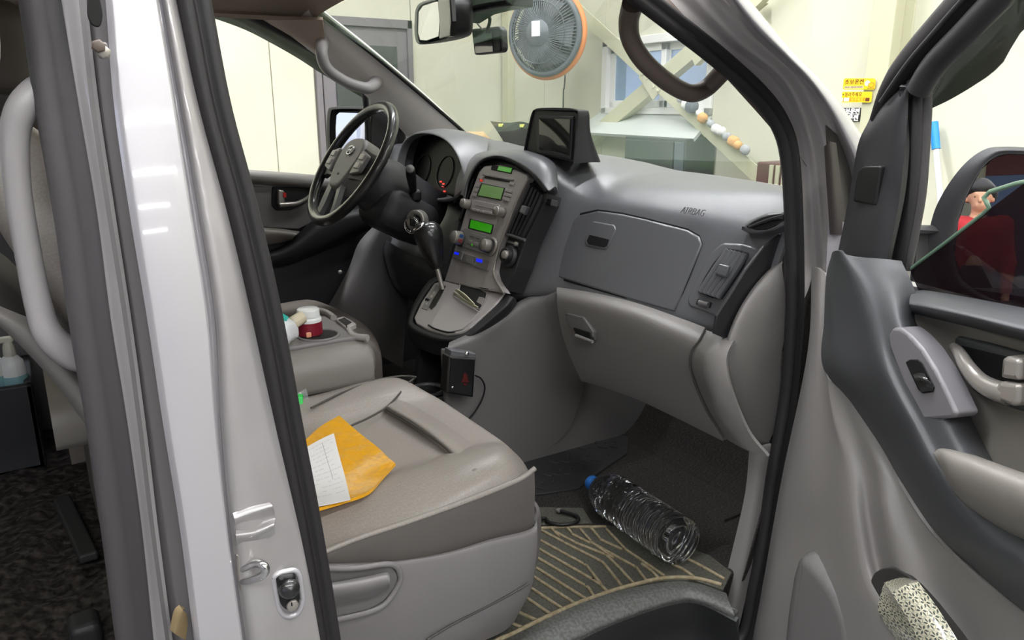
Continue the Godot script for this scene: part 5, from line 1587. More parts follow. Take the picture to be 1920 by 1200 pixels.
	obj("stalk", tube([Vector3(-0.46, 1.27, -0.90), Vector3(-0.56, 1.29, -0.88), Vector3(-0.60, 1.295, -0.875)], [0.009, 0.011, 0.012], 12, 10), M["black"], co)
	var ig := pm("x", 779, 414, -0.235)
	var ign := (EYE - ig).normalized().lerp(Vector3(0.2, 0, 1), 0.6).normalized()
	obj("ignition_ring", lathe_at([0.030, -0.02, 0.030, 0, 0.027, 0.004, 0.018, 0.003, 0.017, -0.006, 0, -0.006], along(ig, ign), 24), M["satin"], co)
	obj("ignition_barrel", lathe_at([0, -0.004, 0.013, -0.004, 0.013, 0.003, 0, 0.003], along(ig, ign), 18), M["black"], co)
	var key := thing("car_key", "car key in the ignition with a wire key ring", "key", ig + ign * 0.01)
	var kx := ign.cross(Vector3.UP).normalized()
	obj("key_head", rbox_at(ig + ign * 0.014, Vector3(0.008, 0.026, 0.022), 0.003, Basis(kx, Vector3.UP, ign)), M["black"], key)
	var kr := []
	for i in 20:
		kr.append(ig + ign * 0.02 + Vector3(0.0, -0.008, 0) + (kx * cos(TAU * i / 20) + Vector3.UP * sin(TAU * i / 20)) * 0.021)
	obj("key_ring", tube(kr, 0.0013, 40, 6, true), M["chrome"], key)
	obj("key_ring", tube(shift(kr, ign * 0.006 + Vector3(0.003, -0.003, 0)), 0.0012, 40, 6, true), M["chrome"], key)
	# monitor pod on the dash top
	var pod := thing("monitor_pod", "black monitor pod standing on top of the dash", "monitor", Vector3(0.15, 1.32, -1.2))
	var z0 := -1.13
	var po := [981, 286, 985, 262, 992, 228, 997, 211, 1005, 205, 1045, 204, 1078, 206, 1085, 213, 1081, 250, 1076, 306]
	var back := func(top: float, foot: float, inset: float) -> Array:
		var o := []
		var mid_ := pm("z", 1035, 255, z0)
		for p in lnd("z", z0, po):
			var h := clampf((p.y - 1.325) / 0.115, 0.0, 1.0)
			o.append(p.lerp(Vector3(mid_.x, p.y, p.z), inset) + Vector3(0, -0.004 * inset, -lerpf(foot, top, sqrt(h))))
		return o
	obj("pod_shell", loft([back.call(0.0, 0.0, 0.04), back.call(0.002, 0.004, 0.0), back.call(0.022, 0.055, 0.0), back.call(0.032, 0.085, 0.05), back.call(0.036, 0.10, 0.6), back.call(0.036, 0.10, 1.0)], 44, 5, 0.003, Vector3(0, 1, -0.3)), M["dash_dark"], pod)
	obj("pod_front", pplate("z", z0 - 0.004, [982, 285, 993, 228, 998, 211, 1006, 206, 1078, 208, 1084, 214, 1075, 305, 1040, 297], 0.01, 0.003, 0.003), M["black"], pod)
	obj("screen_bezel", pplate("z", z0 + 0.001, [1002, 216, 1073, 218, 1069, 299, 1007, 286], 0.008, 0.002, 0.003), M["dash_dark"], pod)
	obj("screen", pplate("z", z0 + 0.004, [1010, 221, 1069, 223, 1066, 292, 1011, 281], 0.004, 0.0008, 0.001), mk("screen_glass", Color(0.30, 0.30, 0.29), 0.04, 0.75), pod)

# ================= driver's door, shut, seen from inside =================
func driver_door():
	var dd := thing("driver_door", "driver's door on the far side with grey inner panel, open window and silver handle", "door", Vector3(-0.82, 0.45, -0.6))
	obj("door_shell", loft([vs([-0.84, 1.235, -0.16, -0.84, 1.235, -0.6, -0.84, 1.215, -1.14]), vs([-0.88, 1.10, -0.16, -0.88, 1.10, -0.6, -0.88, 1.10, -1.16]), vs([-0.88, 0.7, -0.16, -0.88, 0.7, -0.6, -0.88, 0.7, -1.16]), vs([-0.86, 0.42, -0.16, -0.86, 0.42, -0.6, -0.86, 0.42, -1.16])], 10, 4, 0.05, Vector3.LEFT), M["paint"], dd)
	obj("inner_panel", pplate("x", -0.80, [300, 330, 460, 330, 600, 336, 760, 350, 780, 480, 700, 620, 560, 640, 300, 640], 0.03, 0.006), M["dash_dark"], dd)
	obj("sill_trim", loft([
		lnd("x", -0.81, [380, 312, 450, 317, 520, 322, 593, 328, 700, 338]),
		lnd("x", -0.775, [380, 318, 450, 323, 520, 328, 593, 334, 700, 344]),
		lnd("x", -0.77, [380, 330, 452, 336, 520, 341, 590, 348, 700, 358]),
		lnd("x", -0.795, [380, 338, 454, 344, 520, 349, 588, 355, 700, 366])], 16, 4, 0.006, Vector3(1, 0.6, 0)), M["trim"], dd)
	obj("upper_panel", pplate("x", -0.79, [440, 346, 590, 356, 600, 410, 560, 430, 440, 424], 0.02, 0.004), M["trim_dim"], dd)
	obj("handle_recess", pplate("x", -0.783, [511, 350, 550, 352, 583, 355, 582, 372, 568, 384, 545, 394, 518, 395, 510, 386], 0.01, 0.003, 0.006), M["hole"], dd)
	var h := obj("inner_handle", tube(lnd("x", -0.765, [524, 384, 540, 383, 557, 381, 572, 374, 582, 366]), [0.009, 0.0075, 0.007, 0.006, 0.005], 20, 10), M["satin"], dd, false, "silver curved inner door handle")
	obj("lever_block", pplate("x", -0.760, [522, 356, 533, 357, 535, 386, 523, 385], 0.02, 0.004, 0.004), M["satin"], h)
	obj("lock_tab", pplate("x", -0.757, [531, 361, 537, 362, 537, 371, 531, 370], 0.01, 0.002), M["red"], h)
	obj("armrest", loft([
		lnd("x", -0.79, [430, 424, 478, 426, 520, 428, 562, 434]),
		lnd("x", -0.735, [430, 426, 478, 428, 520, 431, 558, 437]),
		lnd("x", -0.73, [430, 442, 482, 443, 520, 442, 552, 444]),
		lnd("x", -0.765, [430, 462, 486, 460, 520, 456, 548, 450])], 14, 4, 0.006, Vector3(1, 0.5, 0)), M["pale_trim"], dd, false, "light grey armrest pad")
	obj("armrest_band", loft([
		lnd("x", -0.775, [430, 480, 486, 474, 523, 464, 551, 445, 584, 415, 620, 396, 680, 380]),
		lnd("x", -0.735, [430, 486, 490, 480, 530, 470, 562, 452, 598, 425, 640, 408, 700, 396]),
		lnd("x", -0.74, [430, 500, 492, 494, 540, 484, 584, 468, 625, 448, 668, 428, 710, 416]),
		lnd("x", -0.775, [430, 510, 495, 504, 545, 496, 610, 470, 664, 446, 690, 432, 720, 424])], 24, 4, 0.006, Vector3(1, 0.3, 0)), M["dash_dark"], dd, false, "dark sweeping band under the armrest")
	# the corner piece and its post in the front of the window opening
	obj("corner_piece", pplate("x", -0.80, [700, 176, 722, 196, 742, 222, 754, 262, 752, 330, 700, 334, 694, 250], 0.02, 0.004), M["dash_dark"], dd)
	obj("window_post", tube(lnd("x", -0.80, [684, 172, 690, 240, 695, 336]), 0.011, 8, 8, false, Vector3.RIGHT), M["black"], dd)
	obj("smoked_visor", loft([
		lnd("x", -0.84, [330, -20, 400, 0, 440, 14, 500, 42, 560, 74, 612, 106, 690, 168]),
		lnd("x", -0.862, [330, 0, 390, 18, 445, 36, 503, 66, 560, 98, 610, 132, 688, 180]),
		lnd("x", -0.868, [330, 18, 386, 30, 455, 54, 505, 79, 558, 109, 606, 140, 684, 186])], 24, 4, 0.003, Vector3.RIGHT), M["smoked"], dd, false, "dark green smoked rain visor above the window")

# ================= seats =================
func zfront(x: float) -> float:
	return -0.735 + 0.30 * pow(x - 0.41, 2) + 0.035 * pow(maxf(0.0, (x - 0.60) / 0.10), 2.0)

func seats():
	var ps := thing("passenger_seat", "worn grey leather passenger seat with a plastic base shell and side lever", "seat", Vector3(0.42, 0.55, -0.4))
	# cushion: lines from the front foot over the top to the rear, from the left side to the right side
	var lines := []
	for q in [[0.125, 0.70], [0.12, 0.80], [0.128, 0.838], [0.15, 0.856], [0.20, 0.868], [0.26, 0.862], [0.30, 0.846], [0.42, 0.842], [0.54, 0.846], [0.585, 0.862], [0.62, 0.872], [0.655, 0.872], [0.685, 0.862], [0.702, 0.842], [0.709, 0.815], [0.711, 0.76], [0.708, 0.70]]:
		var x: float = q[0]
		var t: float = q[1]
		var zf := zfront(clampf(x, 0.13, 0.705))
		if x > 0.70:
			zf += 0.016
		var sag := 0.05 * ss(0.55, 0.70, x)      # the right bolster falls towards the rear
		var l := []
		for p in [[0.012, 0.70, 0.0], [0.0, 0.77, 0.0], [0.006, minf(t, 0.815), 0.0], [0.026, minf(t, 0.846), 0.0], [0.065, t + 0.004, 0.0], [0.13, t + 0.006, 0.15], [0.20, t, 0.3], [0.30, t - 0.004, 0.55], [0.42, t - 0.008, 0.9], [0.60, t - 0.01, 1.0]]:
			l.append(Vector3(x, maxf(0.70, minf(p[1], t + 0.006) - sag * p[2]) if t > 0.72 else 0.70, zf + p[0]))
		lines.append(l)
	obj("cushion", loft(lines, 60, 4, 0.0, Vector3.UP), M["leather"], ps, false, "creased grey leather seat cushion")
	# raised bolster roll in front of the sunk middle, seams, piping
	var on := func(px: Array, lift: float) -> Array:
		var o := []
		for i in range(0, px.size(), 2):
			o.append(pm("y", px[i], px[i + 1], 0.86 + lift))
		return o
	obj("front_roll", loft([
		on.call([752, 748, 804, 776, 856, 810, 898, 844, 916, 866], -0.008),
		on.call([738, 754, 788, 784, 840, 818, 882, 854, 900, 876], 0.009),
		on.call([726, 762, 776, 791, 826, 827, 865, 863, 884, 884], 0.008),
		on.call([718, 770, 768, 798, 816, 834, 854, 868, 874, 888], -0.012)], 24, 4, 0.0, Vector3(0, 1, 0.6)), M["leather"], ps)
	obj("seam", tube(on.call([722, 765, 772, 794, 828, 833, 861, 866, 876, 884], 0.003), 0.0028, 30, 6), M["seam"], ps)
	obj("seam", tube(on.call([778, 708, 762, 722, 745, 743, 724, 764, 690, 784, 655, 800, 600, 830], 0.006), 0.0022, 30, 6), M["seam"], ps)
	obj("seam", tube(on.call([780, 707, 755, 705, 712, 711, 680, 722, 640, 737, 583, 765], 0.010), 0.0022, 30, 6), M["seam"], ps)
	obj("piping", tube(ln("x", [1003, 878, 0.706, 985, 892, 0.708, 960, 905, 0.708, 880, 937, 0.709, 768, 977, 0.709, 672, 1009, 0.709, 596, 1040, 0.709]), 0.0045, 40, 8), M["leather"], ps)
	# leather side below the piping and the plastic shell with its lever
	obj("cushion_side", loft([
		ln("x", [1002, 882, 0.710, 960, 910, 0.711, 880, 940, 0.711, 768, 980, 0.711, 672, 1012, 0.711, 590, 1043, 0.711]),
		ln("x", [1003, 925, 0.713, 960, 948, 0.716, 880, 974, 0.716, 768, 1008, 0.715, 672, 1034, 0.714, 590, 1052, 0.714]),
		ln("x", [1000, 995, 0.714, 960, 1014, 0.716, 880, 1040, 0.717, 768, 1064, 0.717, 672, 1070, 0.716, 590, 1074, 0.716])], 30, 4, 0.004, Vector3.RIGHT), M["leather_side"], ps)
	var sh := obj("base_shell", loft([
		[Vector3(0.14, 0.75, -0.70), Vector3(0.42, 0.75, -0.737), Vector3(0.62, 0.75, -0.722)] + ln("x", [1004, 968, 0.704, 994, 992, 0.722, 920, 1011, 0.724, 840, 1035, 0.724, 755, 1050, 0.724, 680, 1055, 0.724, 600, 1057, 0.724]),
		[Vector3(0.14, 0.742, -0.712), Vector3(0.42, 0.742, -0.748), Vector3(0.625, 0.742, -0.732)] + ln("x", [1008, 982, 0.712, 998, 1006, 0.732, 922, 1024, 0.735, 842, 1047, 0.735, 757, 1061, 0.735, 680, 1068, 0.735, 600, 1070, 0.735]),
		[Vector3(0.14, 0.68, -0.715), Vector3(0.42, 0.68, -0.748), Vector3(0.625, 0.68, -0.732)] + ln("x", [1007, 1030, 0.712, 996, 1060, 0.732, 925, 1090, 0.738, 842, 1120, 0.738, 757, 1140, 0.738, 680, 1150, 0.738, 600, 1160, 0.738]),
		[Vector3(0.14, 0.62, -0.70), Vector3(0.42, 0.62, -0.735), Vector3(0.62, 0.62, -0.718)] + ln("x", [998, 1090, 0.706, 984, 1120, 0.722, 920, 1160, 0.726, 842, 1195, 0.726, 757, 1220, 0.726, 680, 1235, 0.726, 600, 1250, 0.726]),
		[Vector3(0.16, 0.57, -0.66), Vector3(0.42, 0.57, -0.69), Vector3(0.6, 0.57, -0.68)] + ln("x", [968, 1150, 0.69, 950, 1180, 0.70, 900, 1205, 0.705, 842, 1235, 0.705, 757, 1270, 0.705, 680, 1290, 0.705, 600, 1310, 0.705])], 70, 5, 0.006, Vector3(1, 0, -0.4)), M["seat_shell"], ps, false, "light grey plastic base shell")
	# recess behind the lever
	obj("lever_recess", pplate("x", 0.7405, [560, 1066, 660, 1068, 732, 1060, 748, 1078, 744, 1098, 720, 1128, 690, 1144, 630, 1158, 560, 1168], 0.006, 0.002, 0.004), M["trim_dim"], sh)
	obj("recess_rim", tube(lnd("x", 0.742, [560, 1064, 660, 1066, 732, 1058, 750, 1078, 745, 1100, 722, 1132, 690, 1148, 630, 1162, 560, 1172]), 0.0045, 50, 8), M["seat_shell"], sh)
	obj("recline_lever", loft([
		lnd("x", 0.748, [560, 1094, 620, 1092, 680, 1082, 722, 1073, 730, 1076]),
		lnd("x", 0.766, [560, 1100, 622, 1098, 682, 1089, 722, 1080, 731, 1083]),
		lnd("x", 0.768, [560, 1118, 624, 1116, 684, 1106, 722, 1096, 731, 1096]),
		lnd("x", 0.752, [560, 1136, 626, 1132, 686, 1121, 722, 1108, 730, 1104])], 20, 4, 0.006, Vector3.RIGHT), M["seat_shell"], sh, false, "grey seat recline lever")
	obj("shell_groove", tube(lnd("x", 0.7335, [800, 1200, 846, 1172, 900, 1144, 950, 1118, 992, 1094]), 0.002, 20, 6), M["seam"], sh)
	obj("seat_riser", box_mesh(Vector3(0.18, 0.548, -0.62), Vector3(0.68, 0.70, -0.08), 0.02), M["black"], ps)
	# backrest and head restraint, seen at the left edge behind the pillar
	var bk := []
	for q in [[0.90, -0.21, 0.10], [1.0, -0.135, 0.14], [1.15, -0.05, 0.155], [1.28, 0.01, 0.145], [1.37, 0.04, 0.12], [1.425, 0.045, 0.08], [1.44, 0.03, 0.02]]:
		var zr: float = q[1]
		var t: float = q[2]
		var w: float = 0.25 if q[0] < 1.3 else 0.25 - (q[0] - 1.3) * 0.55
		var l := []
		for a in 20:
			var ang := TAU * a / 20
			var cx := signf(cos(ang)) * pow(absf(cos(ang)), 0.45)
			var cz := signf(sin(ang)) * pow(absf(sin(ang)), 0.6)
			l.append(Vector3(0.45 + cx * w, q[0], zr - t / 2 + cz * t / 2))
		bk.append(l)
	obj("backrest", loft(bk, 60, 5, 0.0, Vector3.ZERO, true), M["leather"], ps)
	var bl := lnd("x", 0.698, [-80, 560, 0, 611, 28, 634, 54, 659, 96, 704, 142, 761, 205, 852])
	obj("back_shell", loft([
		lnd("x", 0.700, [-80, 540, 0, 574, 34, 588, 62, 602, 110, 650, 160, 710, 218, 780]),
		lnd("x", 0.712, [-80, 552, 0, 592, 31, 610, 58, 630, 103, 677, 151, 736, 212, 816]),
		bl, shift(bl, Vector3(-0.05, 0, 0.008)), shift(bl, Vector3(-0.25, 0, 0.014)), shift(bl, Vector3(-0.48, 0, 0.0))], 30, 4, 0.006, Vector3(1, 0, 0.5)), M["trim"], ps, false, "pale plastic rear shell of the backrest")
	var hr := []
	for q in [[1.475, 0.05, 0.07], [1.50, 0.10, 0.11], [1.57, 0.125, 0.125], [1.64, 0.115, 0.11], [1.675, 0.07, 0.06]]:
		var l := []
		for a in 20:
			var ang := TAU * a / 20
			l.append(Vector3(0.45 + signf(cos(ang)) * pow(absf(cos(ang)), 0.6) * q[1], q[0], 0.045 + sin(ang) * q[2] * 0.5))
		hr.append(l)
	var hd := obj("head_restraint", loft(hr, 40, 5, 0.0, Vector3.ZERO, true), M["leather"], ps)
	for s in [-0.06, 0.06]:
		obj("restraint_post", tube(vs([0.45 + s, 1.40, 0.03, 0.45 + s, 1.50, 0.045]), 0.006, 4, 10), M["chrome"], hd)
	# ---- folded middle seat with cup holders ----
	var ms := thing("folded_middle_seat", "folded grey middle seat back used as a tray with cup holders", "seat", Vector3(0.02, 0.70, -0.4))
	var mb := []
	for q in [[-0.13, 0.86], [-0.14, 0.90], [-0.13, 0.935], [-0.10, 0.95], [0.02, 0.952], [0.12, 0.948], [0.15, 0.936], [0.166, 0.91], [0.168, 0.875], [0.16, 0.86]]:
		var l := []
		for p in [[-0.615, 0.858], [-0.640, 0.875], [-0.645, 0.91], [-0.632, minf(q[1], 0.936)], [-0.60, q[1]], [-0.45, q[1]], [-0.25, q[1] - 0.005], [0.0, q[1] - 0.01]]:
			var cz: float = p[0] + 0.03 * pow(absf(q[0] - 0.015) / 0.15, 3.0) if p[0] < -0.59 else p[0]
			l.append(Vector3(q[0], minf(p[1], q[1]), cz))
		mb.append(l)
	obj("seat_back", loft(mb, 50, 4, 0.0, Vector3.UP), M["leather_mid"], ms)
	obj("seat_base", box_mesh(Vector3(-0.14, 0.62, -0.60), Vector3(0.13, 0.862, -0.05), 0.04), M["leather_side"], ms)
	var tyr := obj("holder_tray", rbox_at(Vector3(0.01, 0.952, -0.40), Vector3(0.21, 0.012, 0.40), 0.005), M["seat_shell"], ms, false, "smooth grey plastic cup holder tray")
	for q in [[0.066, -0.528, 0.044], [-0.03, -0.43, 0.042]]:
		obj("cup_well", lathe_at([q[2], 0.0, q[2] - 0.003, 0.0012, 0, 0.0012], along(Vector3(q[0], 0.958, q[1]), Vector3.UP), 30), M["hole"], tyr)
		obj("cup_rim", tube(knob_ring(Vector3(q[0], 0.959, q[1]), Vector3.UP, q[2]), 0.0035, 36, 8, true), M["seat_shell"], tyr)
	obj("pocket_frame", pplate("y", 0.965, [629, 597, 645, 592, 668, 606, 650, 615], 0.012, 0.003, 0.003), M["silver"], ms)
	obj("pocket", pplate("y", 0.966, [634, 599, 646, 595, 660, 604, 648, 610], 0.003, 0.0005, 0.002), M["hole"], ms)
	obj("release_bar", tube(lnd("y", 0.955, [596, 582, 612, 586, 626, 596]), 0.008, 10, 10), M["silver"], ms)
	obj("release_bar", tube(lnd("y", 0.955, [654, 618, 662, 630, 690, 634]), 0.008, 10, 10), M["silver"], ms)
	# ---- driver's seat ----
	var ds := thing("driver_seat", "dark brown driver's seat beyond the folded middle seat", "seat", Vector3(-0.42, 0.55, -0.5))
	var dl := []
	for q in [[-0.17, 0.70], [-0.165, 0.80], [-0.18, 0.845], [-0.22, 0.866], [-0.28, 0.866], [-0.42, 0.855], [-0.58, 0.862], [-0.66, 0.86], [-0.69, 0.82], [-0.69, 0.70]]:
		var zf := -0.825 + 0.75 * pow(absf(q[0] + 0.43), 2)
		var l := []
		for p in [[0.01, 0.70], [0.0, 0.78], [0.01, minf(q[1], 0.83)], [0.05, q[1]], [0.15, q[1]], [0.35, q[1]], [0.6, q[1] - 0.01], [0.75, q[1] - 0.02]]:
			l.append(Vector3(q[0], minf(p[1], q[1]), zf + p[0]))
		dl.append(l)
	obj("cushion", loft(dl, 40, 4, 0.0, Vector3.UP), M["driver_leather"], ds)
	obj("seat_base", box_mesh(Vector3(-0.66, 0.548, -0.74), Vector3(-0.20, 0.72, -0.15), 0.02), M["black"], ds)
	var db := []
	for q in [[0.86, -0.20, 0.15], [1.0, -0.16, 0.165], [1.15, -0.10, 0.16], [1.30, -0.05, 0.14], [1.40, -0.03, 0.10], [1.44, -0.05, 0.02]]:
		var l := []
		for a in 20:
			var ang := TAU * a / 20
			l.append(Vector3(-0.43 + signf(cos(ang)) * pow(absf(cos(ang)), 0.45) * (0.25 if q[0] < 1.3 else 0.25 - (q[0] - 1.3) * 0.6), q[0], q[1] - q[2] / 2 + signf(sin(ang)) * pow(absf(sin(ang)), 0.6) * q[2] / 2))
		db.append(l)
	obj("backrest", loft(db, 40, 4, 0.0, Vector3.ZERO, true), M["driver_leather"], ds)
	obj("head_restraint", rbox_at(Vector3(-0.43, 1.57, -0.03), Vector3(0.25, 0.19, 0.11), 0.045), M["driver_leather"], ds)

# ================= passenger door, standing open =================
func dext(lines: Array) -> Array:      # rows carried on to the door's rear edge
	for l in lines:
		var p: Vector3 = l[l.size() - 1]
		var s := (p - hinge).dot(door_axis)
		if s < 0.9:
			l.append(p + door_axis * (0.97 - s) * 0.5)
			l.append(p + door_axis * (0.97 - s))
	return lines

func dpx(s: float, y: float, d := 0.06) -> Array:      # where a place on the door falls in the frame
	var p := Vector3(hinge.x, y, hinge.z) + door_axis * s + nrm("door") * d - EYE
	return [960.0 + FOC * p.dot(rt) / p.dot(fw), 600.0 - FOC * p.dot(up) / p.dot(fw)]

func passenger_door():
	var pd := thing("passenger_door", "open passenger door with charcoal and grey inner panel, switch plate and silver handle", "door", hinge + Vector3(0, 0.4, 0))
	# painted shell behind the inner panel
	var n := nrm("door")
	var P := func(s: float, y: float, d: float) -> Vector3:
		return Vector3(hinge.x, y, hinge.z) + door_axis * s + n * d
	var sk := []
	for q in [[1.19, -0.035], [1.05, -0.07], [0.8, -0.085], [0.55, -0.075], [0.36, -0.04]]:
		var l := []
		for s in [0.03, 0.25, 0.55, 0.8, 1.0]:
			l.append(P.call(s, q[0] + 0.03 * s, q[1]))
		sk.append(l)
	obj("door_shell", loft(sk, 20, 4, 0.012, -n), M["paint"], pd)
	obj("door_core", loft([[P.call(0.03, 1.16, -0.03), P.call(0.5, 1.18, -0.03), P.call(1.0, 1.20, -0.03)], [P.call(0.03, 0.36, -0.03), P.call(0.5, 0.36, -0.03), P.call(1.0, 0.36, -0.03)]], 6, 1, 0.02, n), M["paint_jamb"], pd)
	# lower panel with its two soft ridges
	var lower := [
		ln("door", [1522, 500, -0.01, 1514, 660, 0.0, 1468, 885, 0.005, 1447, 1000, 0.01, 1427, 1110, 0.015, 1400, 1220, 0.02, 1380, 1330, 0.02]),
		ln("door", [1536, 505, 0.0, 1528, 670, 0.022, 1490, 885, 0.038, 1468, 1000, 0.04, 1448, 1110, 0.045, 1422, 1220, 0.05, 1400, 1330, 0.05]),
		ln("door", [1550, 530, 0.0, 1543, 685, 0.03, 1545, 885, 0.055, 1535, 1000, 0.055, 1525, 1110, 0.06, 1515, 1220, 0.06, 1500, 1330, 0.06]),
		ln("door", [1547, 690, 0.042, 1564, 790, 0.065, 1588, 880, 0.075, 1598, 975, 0.084, 1614, 1075, 0.086, 1655, 1165, 0.088, 1720, 1310, 0.085]),
		ln("door", [1580, 735, 0.059, 1602, 810, 0.061, 1624, 890, 0.062, 1634, 980, 0.062, 1654, 1080, 0.062, 1692, 1170, 0.062, 1752, 1310, 0.062]),
		ln("door", [1612, 775, 0.06, 1632, 830, 0.064, 1651, 885, 0.071, 1662, 965, 0.082, 1685, 1060, 0.082, 1732, 1150, 0.08, 1792, 1300, 0.08]),
		ln("door", [1662, 850, 0.06, 1687, 900, 0.062, 1707, 960, 0.064, 1727, 1030, 0.065, 1762, 1110, 0.066, 1802, 1180, 0.066, 1852, 1300, 0.066]),
		ln("door", [1762, 1005, 0.065, 1782, 1030, 0.068, 1802, 1060, 0.07, 1832, 1100, 0.07, 1862, 1150, 0.07, 1892, 1200, 0.07, 1932, 1310, 0.07]),
		ln("door", [1945, 1160, 0.065, 1960, 1180, 0.07, 1980, 1205, 0.07, 2010, 1235, 0.07, 2030, 1265, 0.07, 2050, 1295, 0.07, 2080, 1350, 0.07])]
	for k in [0.5, 1.0]:
		var l := []
		for p in lower[8]:
			l.append(p + door_axis * (0.97 - ((p - hinge) as Vector3).dot(door_axis)) * k)
		lower.append(l)
	obj("lower_panel", loft(lower, 50, 5, 0.006, n), M["trim"], pd, false, "grey lower panel with two soft upright ridges")
	obj("speaker_panel", pplate("door", 0.081, [1462, 1215, 1470, 1140, 1480, 1075, 1490, 1042, 1503, 1036, 1528, 1062, 1558, 1100, 1580, 1145, 1594, 1200, 1602, 1300, 1460, 1300], 0.05, 0.022, 0.012), M["trim_dim"], pd)
	# beige-grey middle panel
	obj("middle_panel", pplate("door", 0.058, [1700, 575, 1800, 604, 1925, 640] + dpx(0.97, 1.17) + dpx(0.97, 0.90) + [1920, 960, 1858, 880, 1812, 790, 1775, 720, 1735, 650], 0.03, 0.004), M["pale_trim"], pd, false, "warm grey middle panel")
	# charcoal sweep from the window corner down under the armrest
	obj("sweep", loft(dext([
		ln("door", [1560, 474, 0.02, 1549, 520, 0.02, 1545, 600, 0.03, 1543, 688, 0.04, 1600, 764, 0.055, 1650, 836, 0.058, 1692, 909, 0.06, 1754, 1001, 0.062, 1817, 1059, 0.065, 1925, 1152, 0.065]),
		ln("door", [1562, 472, 0.06, 1557, 525, 0.06, 1560, 605, 0.07, 1568, 690, 0.085, 1618, 764, 0.09, 1665, 834, 0.09, 1706, 906, 0.092, 1765, 995, 0.094, 1826, 1052, 0.095, 1925, 1136, 0.095]),
		ln("door", [1568, 470, 0.085, 1580, 530, 0.09, 1598, 605, 0.10, 1618, 690, 0.115, 1652, 755, 0.118, 1690, 820, 0.118, 1728, 890, 0.12, 1780, 974, 0.12, 1838, 1032, 0.12, 1925, 1095, 0.12]),
		ln("door", [1578, 472, 0.092, 1606, 530, 0.102, 1629, 605, 0.115, 1650, 680, 0.128, 1677, 738, 0.13, 1710, 798, 0.13, 1744, 866, 0.13, 1794, 948, 0.13, 1848, 1006, 0.13, 1925, 1060, 0.13]),
		ln("door", [1600, 482, 0.085, 1636, 536, 0.095, 1656, 605, 0.11, 1672, 670, 0.12, 1696, 728, 0.122, 1728, 786, 0.122, 1762, 850, 0.122, 1808, 924, 0.122, 1860, 980, 0.122, 1935, 1032, 0.122]),
		ln("door", [1640, 484, 0.07, 1678, 540, 0.08, 1690, 600, 0.10, 1714, 660, 0.11, 1742, 718, 0.112, 1770, 770, 0.112, 1802, 830, 0.11, 1842, 892, 0.108, 1890, 950, 0.105, 1950, 1000, 0.105]),
		ln("door", [1690, 489, 0.05, 1716, 548, 0.05, 1716, 600, 0.06, 1746, 655, 0.06, 1785, 716, 0.06, 1817, 776, 0.06, 1860, 862, 0.06, 1890, 905, 0.06, 1920, 950, 0.06, 1970, 990, 0.06])]), 80, 5, 0.006, n), M["dash_door"], pd, false, "charcoal band sweeping down from the window corner")
	obj("belt_pad", loft(dext([
		ln("door", [1716, 545, 0.02, 1742, 545, 0.02, 1830, 560, 0.02, 1925, 578, 0.02, 2070, 604, 0.02]),
		ln("door", [1707, 555, 0.07, 1744, 556, 0.075, 1830, 573, 0.075, 1925, 592, 0.075, 2070, 620, 0.075]),
		ln("door", [1705, 572, 0.10, 1744, 580, 0.105, 1830, 599, 0.105, 1925, 623, 0.105, 2070, 656, 0.105]),
		ln("door", [1709, 587, 0.06, 1745, 596, 0.06, 1830, 616, 0.06, 1925, 640, 0.06, 2070, 674, 0.06])]), 32, 5, 0.006, n), M["dash_door"], pd, false, "charcoal padded ledge below the window")
	# switch plate
	var sp := obj("switch_plate", pplate("door", 0.121, [1664, 630, 1673, 614, 1688, 615, 1706, 629, 1728, 653, 1754, 693, 1768, 720, 1794, 776, 1786, 784, 1731, 788, 1722, 783, 1688, 708, 1667, 653], 0.03, 0.004, 0.004), M["switch_silver"], pd, false, "silver grey window switch plate")
	obj("switch_well", pplate("door", 0.1222, [1697, 679, 1705, 674, 1720, 674, 1729, 681, 1752, 726, 1749, 735, 1729, 738, 1721, 731], 0.004, 0.001, 0.002), M["hole"], sp)
	obj("window_switch", loft([
		ln("door", [1711, 702, 0.1225, 1722, 699, 0.1225, 1733, 700, 0.1225]),
		ln("door", [1716, 712, 0.131, 1727, 709, 0.133, 1739, 711, 0.131]),
		ln("door", [1722, 726, 0.129, 1734, 723, 0.131, 1746, 724, 0.129]),
		ln("door", [1728, 736, 0.123, 1738, 734, 0.124, 1749, 733, 0.123])], 10, 4, 0.004, n), M["gloss_black"], sp, false, "glossy black window switch")
	# inner handle in its dark bowl
	var hb := obj("handle_bowl", pplate("door", 0.064, [1787, 637, 1792, 630, 1850, 643, 1935, 667, 1990, 690, 1990, 770, 1935, 778, 1907, 770, 1852, 752, 1824, 734, 1800, 696], 0.02, 0.004, 0.006), M["dash_door"], pd)
	obj("bowl_hollow", pplate("door", 0.0655, [1791, 645, 1850, 660, 1930, 680, 1930, 748, 1880, 738, 1848, 726, 1822, 704, 1803, 672], 0.003, 0.0006, 0.004), M["hole"], hb)
	obj("inner_handle", tube(ln("door", [1789, 651, 0.072, 1800, 664, 0.085, 1814, 688, 0.092, 1836, 714, 0.092, 1862, 730, 0.09, 1895, 740, 0.085]), [0.006, 0.0075, 0.009, 0.0105, 0.012, 0.013], 30, 12, false, n), M["satin"], pd, false, "silver curved inner handle")
	obj("lock_tab", pplate("door", 0.098, [1877, 672, 1885, 667, 1908, 672, 1912, 680, 1909, 714, 1874, 709], 0.03, 0.005, 0.004), M["satin"], pd)
	obj("handle_base", pplate("door", 0.098, [1872, 714, 1910, 720, 1908, 757, 1898, 763, 1870, 752, 1856, 738], 0.03, 0.005, 0.006), M["satin"], pd)
